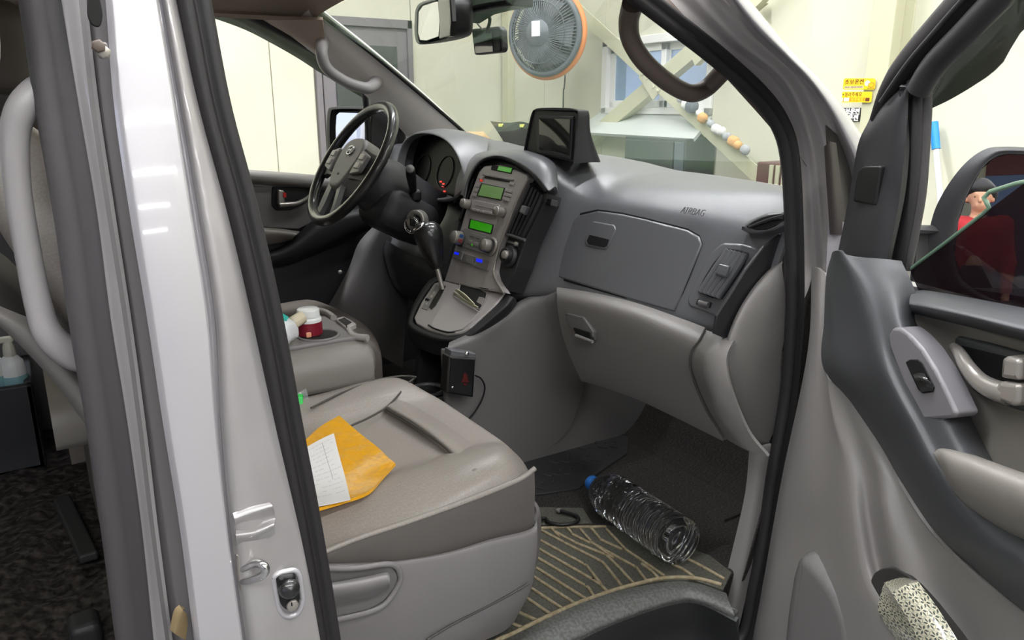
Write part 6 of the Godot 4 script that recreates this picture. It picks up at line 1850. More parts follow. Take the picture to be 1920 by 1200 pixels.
	# padded armrest
	obj("armrest", loft(dext([
		ln("door", [1747, 846, 0.10, 1764, 838, 0.10, 1817, 850, 0.10, 1925, 888, 0.10, 2070, 930, 0.10]),
		ln("door", [1752, 852, 0.135, 1772, 847, 0.145, 1820, 860, 0.15, 1925, 898, 0.15, 2070, 942, 0.15]),
		ln("door", [1764, 876, 0.145, 1782, 880, 0.158, 1828, 896, 0.162, 1925, 936, 0.162, 2070, 980, 0.162]),
		ln("door", [1778, 906, 0.142, 1800, 924, 0.15, 1836, 944, 0.152, 1925, 984, 0.152, 2070, 1030, 0.152]),
		ln("door", [1790, 926, 0.12, 1812, 950, 0.12, 1850, 976, 0.12, 1925, 1014, 0.12, 2070, 1060, 0.12])]), 32, 5, 0.008, n), M["pale_trim"], pd, false, "pale grey padded armrest")
	# map pocket mouth
	obj("pocket_hollow", pplate("door", 0.084, [1631, 1090, 1638, 1074, 1652, 1066, 1676, 1064, 1704, 1080, 1740, 1130, 1790, 1200, 1830, 1260, 1760, 1280, 1700, 1230, 1645, 1142], 0.02, 0.002, 0.006), M["pocket_grey"], pd)
	# window frame, corner piece, glass, smoked visor
	obj("corner_piece", loft([
		ln("door", [1702, 153, -0.01, 1648, 195, -0.01, 1625, 234, -0.01, 1609, 270, -0.01, 1598, 330, -0.01, 1586, 400, -0.005, 1572, 468, 0.0]),
		ln("door", [1703, 156, 0.02, 1660, 205, 0.02, 1640, 245, 0.025, 1627, 285, 0.025, 1616, 340, 0.03, 1604, 410, 0.035, 1590, 478, 0.04]),
		ln("door", [1703, 160, 0.026, 1680, 215, 0.03, 1668, 265, 0.032, 1660, 310, 0.034, 1650, 360, 0.038, 1640, 425, 0.045, 1630, 484, 0.05]),
		ln("door", [1704, 170, 0.02, 1701, 225, 0.022, 1697, 280, 0.025, 1692, 325, 0.028, 1686, 375, 0.03, 1676, 430, 0.035, 1664, 486, 0.04])], 40, 5, 0.012, n), M["dash_dark"], pd, false, "dark plastic corner piece behind the mirror")
	obj("corner_patch", pplate("door", 0.043, [1608, 320, 1617, 312, 1650, 311, 1641, 386, 1598, 378, 1602, 345], 0.01, 0.003, 0.004), M["black"], pd)
	obj("window_channel", tube(ln("door", [1716, 150, 0.0, 1718, 200, 0.0, 1716, 280, 0.0, 1709, 360, 0.0, 1697, 430, 0.0, 1683, 500, 0.0]), 0.011, 30, 8, false, n), M["rubber"], pd)
	obj("window_channel", tube(ln("door", [1734, 160, -0.01, 1734, 205, -0.01, 1730, 280, -0.01, 1724, 360, -0.01, 1712, 430, -0.01, 1697, 505, -0.01]), 0.0095, 30, 8, false, n), M["rubber_worn"], pd)
	obj("window_frame", tube(ln("door", [1640, 225, 0.0, 1668, 172, 0.0, 1712, 114, 0.0, 1780, 42, 0.0, 1842, -20, 0.0, 1960, -120, 0.0]) + [P.call(0.72, 1.665, 0.0), P.call(0.90, 1.64, 0.0), P.call(0.96, 1.52, 0.0), P.call(0.97, 1.20, 0.0)], [0.008, 0.020, 0.025, 0.027, 0.027, 0.027, 0.027], 50, 10, false, n), M["rubber"], pd, false, "black window frame rising to the right")
	obj("frame_bead", tube(ln("door", [1652, 192, 0.022, 1700, 122, 0.024, 1750, 63, 0.026, 1808, -2, 0.028, 1920, -110, 0.028]) + [P.call(0.72, 1.68, 0.028), P.call(0.91, 1.655, 0.028)], 0.004, 24, 8, false, n), M["dash_dark"], pd)
	obj("inner_frame", tube(ln("door", [1722, 170, 0.01, 1752, 122, 0.012, 1810, 62, 0.014, 1872, -2, 0.014, 1990, -110, 0.014]) + [P.call(0.72, 1.625, 0.014), P.call(0.88, 1.60, 0.014), P.call(0.93, 1.50, 0.014), P.call(0.94, 1.20, 0.014)], 0.017, 30, 10, false, n), M["dash_dark"], pd)
	obj("smoked_visor", loft([
		ln("door", [1738, 172, -0.03, 1770, 128, -0.03, 1834, 64, -0.03, 1898, -4, -0.03, 2010, -110, -0.03]) + [P.call(0.72, 1.63, -0.03), P.call(0.9, 1.60, -0.03)],
		ln("door", [1740, 190, -0.05, 1776, 158, -0.055, 1830, 112, -0.055, 1890, 58, -0.055, 2010, -50, -0.055]) + [P.call(0.72, 1.60, -0.055), P.call(0.88, 1.57, -0.055)],
		ln("door", [1743, 205, -0.06, 1781, 187, -0.065, 1826, 160, -0.065, 1872, 126, -0.065, 2010, 0, -0.065]) + [P.call(0.72, 1.56, -0.065), P.call(0.86, 1.54, -0.065)]], 30, 4, 0.003, n), M["smoked"], pd, false, "dark smoked rain visor")
	obj("window_glass", pplate("door", -0.012, [1706, 505, 1780, 450, 1850, 396, 1925, 340] + dpx(0.95, 1.50, -0.012) + dpx(0.95, 1.14, -0.012) + [1900, 620, 1740, 590], 0.004), M["tinted_glass"], pd, false, "dark tinted glass, wound half down")
	obj("glass_edge", tube(ln("door", [1708, 504, -0.013, 1780, 450, -0.013, 1850, 396, -0.013, 1925, 340, -0.013]) + [P.call(0.95, 1.50, -0.013)], 0.0032, 20, 6, false, n), M["glass_edge"], pd)
	# ---- door mirror on the far side of the frame ----
	var mirror_n := Vector3(0.72, 0.08, 0.69).normalized()
	planes["door_mirror"] = [Vector3(1.06, 1.2, -1.30), mirror_n]
	var mh := obj("side_mirror", loft([
		ln("door_mirror", [1747, 412, 0.0, 1768, 362, 0.0, 1804, 312, 0.0, 1842, 282, 0.0, 1880, 275, 0.0, 1960, 280, 0.0, 2060, 300, 0.0, 2100, 380, 0.0, 2080, 520, 0.0, 1990, 585, 0.0, 1860, 580, 0.0, 1770, 540, 0.0, 1738, 480, 0.0]),
		ln("door_mirror", [1790, 415, 0.008, 1806, 365, 0.01, 1836, 314, 0.012, 1862, 290, 0.012, 1890, 283, 0.012, 1960, 288, 0.012, 2050, 308, 0.012, 2086, 380, 0.012, 2068, 512, 0.012, 1985, 574, 0.012, 1870, 570, 0.012, 1800, 532, 0.01, 1782, 480, 0.008]),
		ln("door_mirror", [1797, 416, 0.0, 1813, 367, 0.0, 1840, 318, 0.0, 1864, 296, 0.0, 1892, 289, 0.0, 1960, 293, 0.0, 2044, 312, 0.0, 2080, 380, 0.0, 2062, 508, 0.0, 1982, 568, 0.0, 1874, 564, 0.0, 1808, 528, 0.0, 1790, 480, 0.0])], 80, 4, 0.0, mirror_n, true), M["dash_dark"], pd, false, "dark grey door mirror housing")
	obj("mirror_back", loft([
		ln("door_mirror", [1747, 412, 0.0, 1768, 362, 0.0, 1804, 312, 0.0, 1842, 282, 0.0, 1880, 275, 0.0, 1960, 280, 0.0, 2060, 300, 0.0, 2100, 380, 0.0, 2080, 520, 0.0, 1990, 585, 0.0, 1860, 580, 0.0, 1770, 540, 0.0, 1738, 480, 0.0]),
		ln("door_mirror", [1800, 415, -0.07, 1815, 375, -0.07, 1840, 335, -0.07, 1865, 312, -0.07, 1890, 305, -0.07, 1960, 308, -0.07, 2040, 325, -0.07, 2075, 380, -0.07, 2055, 500, -0.07, 1980, 555, -0.07, 1870, 550, -0.07, 1810, 520, -0.07, 1795, 475, -0.07]),
		ln("door_mirror", [1880, 420, -0.1, 1885, 410, -0.1, 1890, 400, -0.1, 1900, 390, -0.1, 1910, 385, -0.1, 1930, 385, -0.1, 1960, 390, -0.1, 1970, 420, -0.1, 1960, 460, -0.1, 1930, 475, -0.1, 1900, 470, -0.1, 1885, 455, -0.1, 1880, 440, -0.1])], 60, 4, 0.0, -mirror_n, true), M["dash_dark"], mh)
	obj("mirror_glass", pplate("door_mirror", -0.004, [1797, 416, 1813, 367, 1840, 318, 1864, 296, 1892, 289, 1960, 293, 2044, 312, 2080, 380, 2062, 508, 1982, 568, 1874, 564, 1808, 528, 1790, 480], 0.004), M["mirror"], mh)
	obj("mirror_arm", loft([
		[pm("door", 1712, 430, -0.02), pm("door_mirror", 1766, 434, -0.01)],
		[pm("door", 1712, 422, -0.07), pm("door_mirror", 1768, 424, -0.05)],
		[pm("door", 1712, 450, -0.09), pm("door_mirror", 1772, 470, -0.07)],
		[pm("door", 1705, 545, -0.06), pm("door_mirror", 1790, 560, -0.04)],
		[pm("door", 1706, 545, -0.02), pm("door_mirror", 1780, 556, 0.0)]], 8, 4, 0.006, n), M["dash_dark"], mh)

# ================= mirrors inside =================
func mirrors():
	var g := pm("z", 815, 40, -0.98)
	var mn := Vector3(0.10, -0.10, 1.0).normalized()
	planes["inner_mirror"] = [g, Vector3(-0.28, -0.05, 0.95).normalized()]
	var rm := thing("rear_view_mirror", "black rear view mirror hanging at the top of the windscreen", "mirror", g)
	obj("mirror_housing", loft([
		ln("inner_mirror", [783, 20, 0.012, 792, 8, 0.012, 815, 1, 0.012, 835, -2, 0.012, 843, 6, 0.012, 845, 40, 0.012, 843, 66, 0.012, 832, 73, 0.012, 800, 80, 0.012, 786, 78, 0.012, 782, 62, 0.012, 782, 40, 0.012]),
		ln("inner_mirror", [782, 18, 0.0, 791, 5, 0.0, 815, -2, 0.0, 836, -5, 0.0, 846, 4, 0.0, 848, 40, 0.0, 846, 68, 0.0, 834, 76, 0.0, 800, 83, 0.0, 785, 81, 0.0, 780, 64, 0.0, 780, 40, 0.0]),
		shift(ln("inner_mirror", [788, 20, 0.0, 796, 9, 0.0, 815, 2, 0.0, 834, 0, 0.0, 842, 8, 0.0, 844, 40, 0.0, 842, 62, 0.0, 832, 70, 0.0, 803, 76, 0.0, 791, 74, 0.0, 787, 60, 0.0, 787, 40, 0.0]), Vector3(0.03, 0, -0.045)),
		shift(ln("inner_mirror", [806, 36, 0.0, 810, 34, 0.0, 815, 32, 0.0, 820, 32, 0.0, 824, 34, 0.0, 826, 40, 0.0, 824, 46, 0.0, 820, 50, 0.0, 812, 52, 0.0, 808, 50, 0.0, 806, 46, 0.0, 806, 40, 0.0]), Vector3(0.03, 0, -0.055))], 60, 4, 0.0, mn, true), M["black"], rm)
	obj("mirror_glass", pplate("inner_mirror", 0.0125, [785, 22, 793, 11, 814, 4, 821, 3, 824, 40, 822, 68, 800, 76, 788, 75, 784, 62], 0.004, 0.0005), M["mirror"], rm)
	obj("mirror_side", pplate("inner_mirror", 0.0135, [821, 0, 843, -2, 846, 40, 843, 68, 823, 73, 824, 40], 0.012, 0.003), M["gloss_black"], rm)
	obj("mirror_stem", tube([g + Vector3(0.03, 0.02, -0.05), g + Vector3(0.04, 0.07, -0.06), g + Vector3(0.03, 0.12, -0.02)], 0.009, 10, 10), M["black"], rm)
	var dc := thing("dash_camera", "black box camera on the windscreen behind the mirror", "camera", pm("z", 890, 15, -1.02))
	obj("camera_body", pplate("z", -0.99, [846, -30, 952, -30, 950, 10, 910, 16, 880, 24, 852, 42, 846, 10], 0.07, 0.01, 0.006), M["black"], dc)
	obj("camera_mount", rbox_at(pm("z", 900, -34, -1.04), Vector3(0.12, 0.04, 0.1), 0.012), M["black"], dc)
	var sm := thing("auxiliary_mirror", "small square mirror on a thin arm beside the rear view mirror", "mirror", pm("z", 912, 76, -1.08))
	obj("mirror_housing", pplate("z", -1.085, [883, 54, 932, 49, 938, 56, 940, 92, 936, 98, 889, 103], 0.02, 0.005, 0.006), M["black"], sm)
	obj("mirror_glass", pplate("z", -1.083, [887, 58, 921, 54, 924, 97, 891, 100], 0.003, 0.0006, 0.002), mk("dim_mirror", Color(0.50, 0.49, 0.50), 0.08, 0.9), sm)
	obj("mirror_arm", tube([pm("z", 912, 60, -1.08), pm("z", 918, 42, -1.075), pm("z", 916, 31, -1.07), pm("z", 898, 26, -1.06), pm("z", 896, 10, -1.05)], 0.0045, 20, 8), M["black"], sm)
	obj("mirror_wire", tube([pm("z", 881, 28, -1.07), pm("z", 895, 44, -1.075), pm("z", 905, 56, -1.08)], 0.0025, 8, 6), M["satin"], sm)
	# driver's door mirror
	var ln_ := Vector3(0.34, 0.03, 0.94).normalized()
	planes["left_mirror"] = [pm("x", 660, 245, -1.02), ln_]
	var lm := thing("wing_mirror", "black door mirror outside the driver's window, mirroring bright daylight", "mirror", pm("x", 660, 245, -1.02))
	obj("mirror_housing", loft([
		ln("left_mirror", [622, 212, 0.004, 630, 206, 0.004, 672, 206, 0.004, 690, 210, 0.004, 694, 240, 0.004, 694, 284, 0.004, 670, 296, 0.004, 634, 290, 0.004, 622, 276, 0.004, 620, 240, 0.004]),
		ln("left_mirror", [620, 210, -0.01, 628, 203, -0.01, 672, 203, -0.01, 692, 207, -0.01, 697, 240, -0.01, 697, 287, -0.01, 670, 299, -0.01, 632, 293, -0.01, 620, 278, -0.01, 618, 240, -0.01]),
		shift(ln("left_mirror", [635, 225, 0.0, 640, 220, 0.0, 672, 220, 0.0, 684, 224, 0.0, 686, 240, 0.0, 686, 270, 0.0, 668, 282, 0.0, 642, 278, 0.0, 635, 266, 0.0, 634, 240, 0.0]), Vector3(0, 0, -0.09))], 50, 4, 0.004, ln_, true), M["black"], lm)
	obj("mirror_glass", pplate("left_mirror", 0.0, [631, 216, 636, 211, 680, 212, 684, 216, 684, 282, 668, 290, 640, 284, 630, 270, 629, 240], 0.006, 0.0005), M["mirror"], lm)
	obj("mirror_back", pplate("left_mirror", -0.012, [626, 212, 634, 208, 680, 208, 690, 214, 690, 284, 668, 292, 634, 286, 624, 270], 0.01, 0.002), M["black"], lm)
	obj("mirror_arm", tube([pm("x", 690, 270, -1.0), pm("x", 720, 300, -0.90), pm("x", 735, 315, -0.84)], 0.02, 8, 10), M["black"], lm)

# ================= loose things =================
func small_things():
	# ridged rubber mat
	var fy := 0.552
	var mat := thing("floor_mat", "dirty ridged rubber floor mat in the passenger footwell", "floor mat", pm("y", 1150, 1060, 0.548))
	obj("mat_base", pplate("y", fy, [820, 1010, 1005, 986, 1140, 984, 1215, 1000, 1330, 1040, 1372, 1072, 1356, 1104, 1300, 1086, 1240, 1088, 1120, 1113, 1010, 1162, 935, 1198, 860, 1240, 760, 1180], 0.006, 0.002), M["mat"], mat)
	var zx := func(f: Array) -> Array:
		var o := []
		for i in range(0, f.size(), 2):
			o.append(pm("y", 960.0 + f[i] / 3.0, 800.0 + f[i + 1] / 3.0, fy + 0.001))
		return o
	for f in [[-120, 1060, 60, 1130], [-60, 1000, 140, 1090], [0, 915, 75, 958, 220, 1058], [0, 850, 90, 897, 290, 1028], [10, 775, 110, 836, 365, 1002], [30, 735, 130, 790, 420, 972], [30, 675, 140, 736, 430, 906, 466, 962], [30, 620, 142, 682, 470, 870, 500, 892, 545, 935], [40, 575, 146, 632, 420, 782, 500, 885], [150, 575, 300, 655, 510, 762, 570, 835, 625, 908], [222, 572, 268, 622], [240, 590, 360, 655, 530, 722, 610, 800, 690, 888], [312, 570, 340, 605, 440, 656], [380, 570, 450, 652, 570, 740], [440, 650, 560, 715, 700, 792, 760, 872], [442, 566, 500, 636, 620, 692], [532, 576, 640, 692, 730, 752, 860, 842], [730, 770, 790, 815, 832, 860], [900, 772, 960, 800, 1024, 846], [985, 742, 1080, 792, 1196, 858], [150, 572, 300, 566, 530, 562]]:
		var rp: Array = zx.call(f)
		var rq := []
		for i in rp.size():
			if i > 0 and i < rp.size() - 1:
				rq.append((rp[i] as Vector3).lerp(rp[i - 1], 0.06))
			rq.append(rp[i])
			if i > 0 and i < rp.size() - 1:
				rq.append((rp[i] as Vector3).lerp(rp[i + 1], 0.06))
			elif i == 0:
				rq.append((rp[0] as Vector3).lerp(rp[1], 0.1))
			if i < rp.size() - 1:
				rq.append((rp[i] as Vector3).lerp(rp[i + 1], 0.9))
		obj("ridge", tube(rq, 0.0034, rq.size() * 3, 6, false, Vector3.UP), M["mat_ridge"], mat)
	obj("mat_rim", tube(zx.call([-180, 1260, -80, 1200, 0, 1166, 110, 1110, 220, 1058, 350, 1000, 480, 952, 600, 912, 720, 880, 830, 856, 950, 848, 1060, 858, 1180, 890]), 0.0042, 50, 8, false, Vector3.UP), M["mat_ridge"], mat)
	obj("heel_pad", pplate("y", fy + 0.0005, [1003, 950, 1093, 952, 1110, 980, 1006, 984], 0.005, 0.001), M["mat"], mat)
	# tread plate on the floor behind the bottle
	var tp := thing("tread_plate", "dark chequered tread plate on the toe of the footwell", "tread plate", pm("y", 1060, 870, 0.548))
	obj("plate", pplate("y", 0.554, [960, 850, 1090, 800, 1180, 790, 1175, 850, 1130, 880, 1085, 915, 1020, 925, 960, 930], 0.006, 0.001), M["step_dark"], tp)
	for r in 5:
		for c in 6:
			var u := 1012.0 + c * 26 + r * 7
			var v := 905.0 - c * 13 - r * 12 + 10.0
			if u < 1170:
				var p := pm("y", u, v, 0.555)
				obj("tread_bar", rbox_at(p, Vector3(0.026, 0.004, 0.006), 0.0018, Basis(Vector3.UP, deg_to_rad(35 if (r + c) % 2 == 0 else -50))), M["step_dark"], tp)
	# water bottle
	var a := pm("y", 1106, 903, 0.603)
	var b := pm("y", 1258, 1004, 0.603)
	var dir := (b - a).normalized()
	var L := 0.315
	var wb := thing("water_bottle", "large clear plastic water bottle with a blue cap lying on the floor mat", "bottle", (a + b) / 2 - Vector3(0, 0.05, 0))
	var prof := [0.0, 0.004, 0.036, 0.0, 0.047, 0.006]
	for i in 13:
		var y := 0.016 + i * 0.0165
		prof.append_array([0.0495, y, 0.0512, y + 0.005, 0.0495, y + 0.010, 0.0456, y + 0.0135])
	prof.append_array([0.049, 0.234, 0.046, 0.25, 0.036, 0.272, 0.022, 0.288, 0.0135, 0.294, 0.0135, 0.300, 0.0, 0.300])
	var bb := latheb(prof, 40)
	var rng := RandomNumberGenerator.new()
	rng.seed = 21
	var dn := FastNoiseLite.new()
	dn.seed = 4
	dn.frequency = 26.0
	for i in bb.v.size():
		var p := bb.v[i]
		var k := 1.0 + 0.07 * dn.get_noise_3d(p.x, p.y, p.z)
		if p.y > 0.01 and p.y < 0.25:
			bb.v[i] = Vector3(p.x * k, p.y, p.z * k)
	var wm := mk("water", Color(0.97, 0.985, 1.0, 0.0), 0.0)
	wm.refraction_enabled = true
	wm.refraction_scale = 0.033
	wm.transparency = BaseMaterial3D.TRANSPARENCY_ALPHA
	var bm := Bld.new()
	bm.merge(bb, along(a + dir * L, -dir))
	obj("bottle_body", bm.mesh(), wm, wb, false, "crinkled clear bottle full of water")
	obj("cap", lathe_at([0, 0, 0.0165, 0, 0.0175, 0.002, 0.0175, 0.013, 0.0155, 0.0165, 0, 0.017], along(a + dir * 0.017, -dir), 26), mk("cap_blue", Color(0.16, 0.42, 0.72), 0.4), wb)
	obj("neck_ring", lathe_at([0.0135, 0, 0.0165, 0, 0.0165, 0.003, 0.0135, 0.003], along(a + dir * 0.021, -dir), 24), M["cap_blue"], wb)
	# strap
	tag(obj("strap", tube(lnd("y", 0.560, [1008, 976, 1022, 972, 1030, 980, 1050, 984, 1072, 982, 1084, 976, 1082, 968, 1066, 962, 1050, 958]), 0.004, 30, 6), M["black"]), "thin black strap lying on the rear edge of the floor mat", "strap")
	obj("strap_tip", rbox_at(pm("y", 1048, 957, 0.560), Vector3(0.012, 0.006, 0.012), 0.002), M["satin"], get_node("strap"))
	# envelope with its letter sheet
	var yl := mk("envelope_yellow", Color(0.93, 0.67, 0.07), 0.28)
	yl.clearcoat_enabled = true
	yl.clearcoat = 0.7
	yl.clearcoat_roughness = 0.1
	grain(yl, bumps(FastNoiseLite.TYPE_SIMPLEX_SMOOTH, 0.02, 63, 8.0), 6, 0.6)
	var en := thing("envelope", "yellow envelope with a white address sheet lying on the leather seat", "envelope", pm("y", 650, 870, 0.86))
	obj("envelope_body", loft([
		ln("y", [520, 850, 0.876, 565, 830, 0.874, 600, 800, 0.876, 636, 779, 0.880]),
		ln("y", [530, 880, 0.868, 580, 862, 0.868, 630, 836, 0.868, 672, 810, 0.872]),
		ln("y", [540, 920, 0.862, 590, 906, 0.860, 650, 880, 0.862, 710, 840, 0.868]),
		ln("y", [548, 945, 0.866, 588, 934, 0.860, 646, 910, 0.862, 726, 856, 0.870]),
		ln("y", [552, 962, 0.872, 582, 956, 0.872, 640, 940, 0.868, 690, 922, 0.868, 718, 893, 0.868, 741, 868, 0.872])], 24, 5, 0.005, Vector3.UP), yl, en)
	var im := Image.create(256, 256, false, Image.FORMAT_RGB8)
	im.fill(Color(0.94, 0.93, 0.93))
	rng.seed = 12
	for i in 13:
		var y := 18 + i * 17
		var x := 20
		while x < 224:
			var w := rng.randi_range(6, 26)
			if rng.randf() < 0.72:
				im.fill_rect(Rect2i(x, y, w, 3), Color(0.85, 0.84, 0.86))
			x += w + 5
	im.fill_rect(Rect2i(176, 20, 2, 150), Color(0.55, 0.54, 0.55))
	var pm_ := printed("letter_print", im, 0.3)
	pm_.clearcoat_enabled = true
	pm_.clearcoat = 0.6
	obj("address_sheet", loft([
		ln("y", [520, 866, 0.881, 566, 843, 0.879, 600, 824, 0.880, 626, 812, 0.881]),
		ln("y", [530, 890, 0.873, 578, 873, 0.873, 610, 858, 0.873, 634, 846, 0.874]),
		ln("y", [540, 922, 0.867, 586, 910, 0.865, 622, 900, 0.866, 646, 890, 0.867]),
		ln("y", [550, 956, 0.874, 584, 951, 0.876, 625, 943, 0.873, 657, 936, 0.872])], 16, 5, 0.0012, Vector3.UP), pm_, en, false, "white printed sheet behind clear film")
	# green clip in a clear bag
	var gc := thing("plastic_clip", "bright green plastic clip in a small clear bag by the folded seat", "clip", pm("y", 556, 770, 0.865))
	obj("clip", rbox_at(pm("x", 557, 759, 0.20), Vector3(0.016, 0.045, 0.022), 0.004, Basis(Vector3.BACK, 0.3) * Basis(Vector3.RIGHT, -0.2)), mk("clip_green", Color(0.12, 0.75, 0.28), 0.35), gc)
	obj("clip_face", rbox_at(pm("x", 561, 760, 0.21), Vector3(0.006, 0.034, 0.014), 0.002, Basis(Vector3.BACK, 0.3) * Basis(Vector3.RIGHT, -0.2)), mk("clip_pale", Color(0.25, 0.82, 0.38), 0.35), gc)
	obj("bag", loft([lnd("x", 0.178, [545, 742, 560, 736, 574, 728]), lnd("x", 0.184, [548, 760, 566, 756, 580, 752]), lnd("x", 0.184, [550, 785, 566, 780, 580, 770])], 8, 4, 0.001, Vector3.RIGHT), M["clear_film"], gc)
	# pill bottle in the cup holder
	var pc := Vector3(0.052, 0.962, -0.500)
	var top := pm("x", 577, 578, 0.045)
	pc = Vector3(top.x, 0.9595, top.z)
	var H := top.y - 0.9595
	var pb := thing("pill_bottle", "white capped pill bottle with a dark red label in the cup holder", "bottle", pc)
	obj("bottle_body", lathe_at([0, 0, 0.027, 0, 0.0285, 0.003, 0.0285, H * 0.60, 0.027, H * 0.66, 0.022, H * 0.70, 0.022, H * 0.72, 0, H * 0.72], along(pc, Vector3.UP), 32), M["white_gloss"], pb)
	obj("label", lathe_at([0.0288, H * 0.02, 0.0290, H * 0.03, 0.0290, H * 0.50, 0.0288, H * 0.51], along(pc, Vector3.UP), 32), mk("label_red", Color(0.50, 0.08, 0.16), 0.4), pb, false, "dark red paper label")
	obj("cap", lathe_at([0.0245, H * 0.70, 0.025, H * 0.72, 0.025, H * 0.95, 0.022, H, 0, H], along(pc, Vector3.UP), 32), M["white_gloss"], pb)
	obj("label_mark", rbox_at(pc + Vector3(0.027, H * 0.1, 0.0105), Vector3(0.004, 0.012, 0.012), 0.002), mk("mark_peach", Color(0.9, 0.62, 0.5), 0.5), pb)
	# pack of wet tissues with a turquoise flap
	var tpk := thing("tissue_pack", "crumpled white tissue pack with a turquoise flap beside the pill bottle", "tissue pack", pm("y", 525, 640, 0.955))
	obj("pack", loft([
		ln("x", [490, 600, 0.10, 512, 594, 0.11, 530, 592, 0.10, 548, 600, 0.07]),
		ln("x", [492, 615, 0.13, 516, 612, 0.14, 540, 608, 0.13, 557, 606, 0.08]),
		ln("x", [496, 630, 0.14, 520, 630, 0.155, 538, 622, 0.15, 560, 628, 0.09]),
		ln("x", [505, 645, 0.14, 526, 646, 0.155, 546, 634, 0.14, 552, 636, 0.10]),
		ln("x", [515, 656, 0.13, 530, 656, 0.14, 540, 648, 0.13, 545, 640, 0.11])], 20, 5, 0.01, Vector3(1, 0.4, 0.3)), mk("pack_white", Color(0.90, 0.91, 0.93), 0.35), tpk)
	obj("flap", loft([ln("x", [495, 574, 0.10, 520, 582, 0.11, 541, 594, 0.10]), ln("x", [498, 590, 0.125, 520, 594, 0.13, 538, 602, 0.12])], 8, 3, 0.006, Vector3(1, 0.4, 0)), mk("flap_teal", Color(0.20, 0.72, 0.68), 0.4), tpk)
	obj("paper_roll", lathe_at([0, 0, 0.014, 0, 0.014, 0.03, 0, 0.03], along(pm("x", 548, 606, 0.08), Vector3(-0.4, 0.2, -0.8)), 14), mk("roll_cream", Color(0.84, 0.80, 0.70), 0.7), tpk)
	# black alarm box on the console side with its cable
	var ab := thing("alarm_box", "small black box with a faint red symbol fixed to the console side", "box", pm("x", 865, 705, 0.16))
	obj("case", pplate("x", 0.182, [843, 668, 893, 672, 888, 746, 838, 738], 0.034, 0.005, 0.003), M["gloss_black"], ab)
	obj("bracket", pplate("x", 0.176, [846, 657, 893, 663, 893, 674, 845, 670], 0.03, 0.002, 0.002), M["dash"], ab)
	obj("screw", lathe_at([0, 0, 0.0055, 0, 0.005, 0.003, 0, 0.0035], along(pm("x", 875, 663, 0.177), Vector3(1, 0.5, 0.2)), 12), M["chrome"], ab)
	obj("screw", lathe_at([0, 0, 0.003, 0, 0.003, 0.002, 0, 0.003], along(pm("x", 848, 726, 0.182), Vector3.RIGHT), 10), M["chrome"], ab)
	var bell := Bld.new()
	bell.merge(pplateb("x", 0.1835, [872, 699, 876, 702, 877, 711, 881, 717, 865, 717, 868, 710, 869, 702], 0.002))
	bell.merge(pplateb("x", 0.1835, [869, 719, 876, 719, 874, 723, 870, 723], 0.002))
	obj("symbol", bell.mesh(), mk("dull_red", Color(0.30, 0.07, 0.05), 0.5), ab)
	tag(obj("device_cable", tube([pm("x", 891, 704, 0.165), pm("x", 902, 710, 0.165), pm("x", 909, 726, 0.16), pm("x", 904, 748, 0.155), pm("x", 893, 768, 0.15), pm("x", 880, 785, 0.145)], 0.0022, 24, 6), M["black"]), "thin black cable curving down from the alarm box", "cable")
	# folded papers in the coin box
	var fp := thing("folded_papers", "few folded cream and white papers stuck in the coin box", "papers", pm("tray", 875, 560, 0.004))
	obj("sheet", loft([lnd("tray", 0.010, [853, 543, 868, 556, 886, 574]), lnd("tray", 0.030, [857, 541, 872, 551, 890, 569])], 8, 3, 0.002, Vector3(0.5, 1, 0.3)), mk("paper_cream", Color(0.80, 0.80, 0.68), 0.6), fp)
	obj("sheet", loft([lnd("tray", 0.008, [850, 549, 868, 564, 896, 579]), lnd("tray", 0.020, [852, 546, 870, 560, 897, 575])], 8, 3, 0.0015, Vector3(0.5, 1, 0.3)), M["paper_cream"], fp)
	obj("sheet", loft([lnd("tray", 0.007, [850, 556, 870, 570, 896, 586]), lnd("tray", 0.012, [851, 554, 871, 567, 897, 584])], 8, 3, 0.0012, Vector3(0.5, 1, 0.3)), M["white"], fp)
	# black pouch and a scrap of card by the windscreen
	var po := thing("document_pouch", "flat black pouch with yellow studs leaning by the windscreen", "pouch", pm("z", 950, 275, -1.33))
	obj("pouch_body", loft([lnd("z", -1.36, [919, 227, 935, 229, 955, 230, 975, 228, 992, 231]), lnd("z", -1.34, [930, 243, 945, 248, 960, 250, 976, 250, 992, 252]), lnd("z", -1.32, [951, 276, 960, 277, 970, 277, 980, 277, 992, 279])], 20, 4, 0.008, Vector3(0, 0.3, 1)), mk("pouch_black", Color(0.13, 0.135, 0.14), 0.3), po)
	for q in [[936, 234], [976, 235]]:
		obj("stud", pplate("z", -1.345, [q[0] - 2, q[1] - 2, q[0] + 2, q[1] - 2, q[0] + 2, q[1] + 4, q[0] - 2, q[1] + 4], 0.012, 0.001, 0.001), mk("stud_yellow", Color(0.88, 0.85, 0.45), 0.4) if not M.has("stud_yellow") else M["stud_yellow"], po)
	tag(obj("card_scrap", loft([ln("z", [872, 246, -1.36, 895, 247, -1.36, 905, 246, -1.36]), ln("z", [880, 258, -1.30, 905, 262, -1.30, 922, 262, -1.30])], 6, 2, 0.003, Vector3.UP), mk("card_brown", Color(0.62, 0.52, 0.38), 0.8)), "scrap of brown card on the dash in front of the steering wheel", "card")
	# patterned box in the door pocket
	pattern_box()

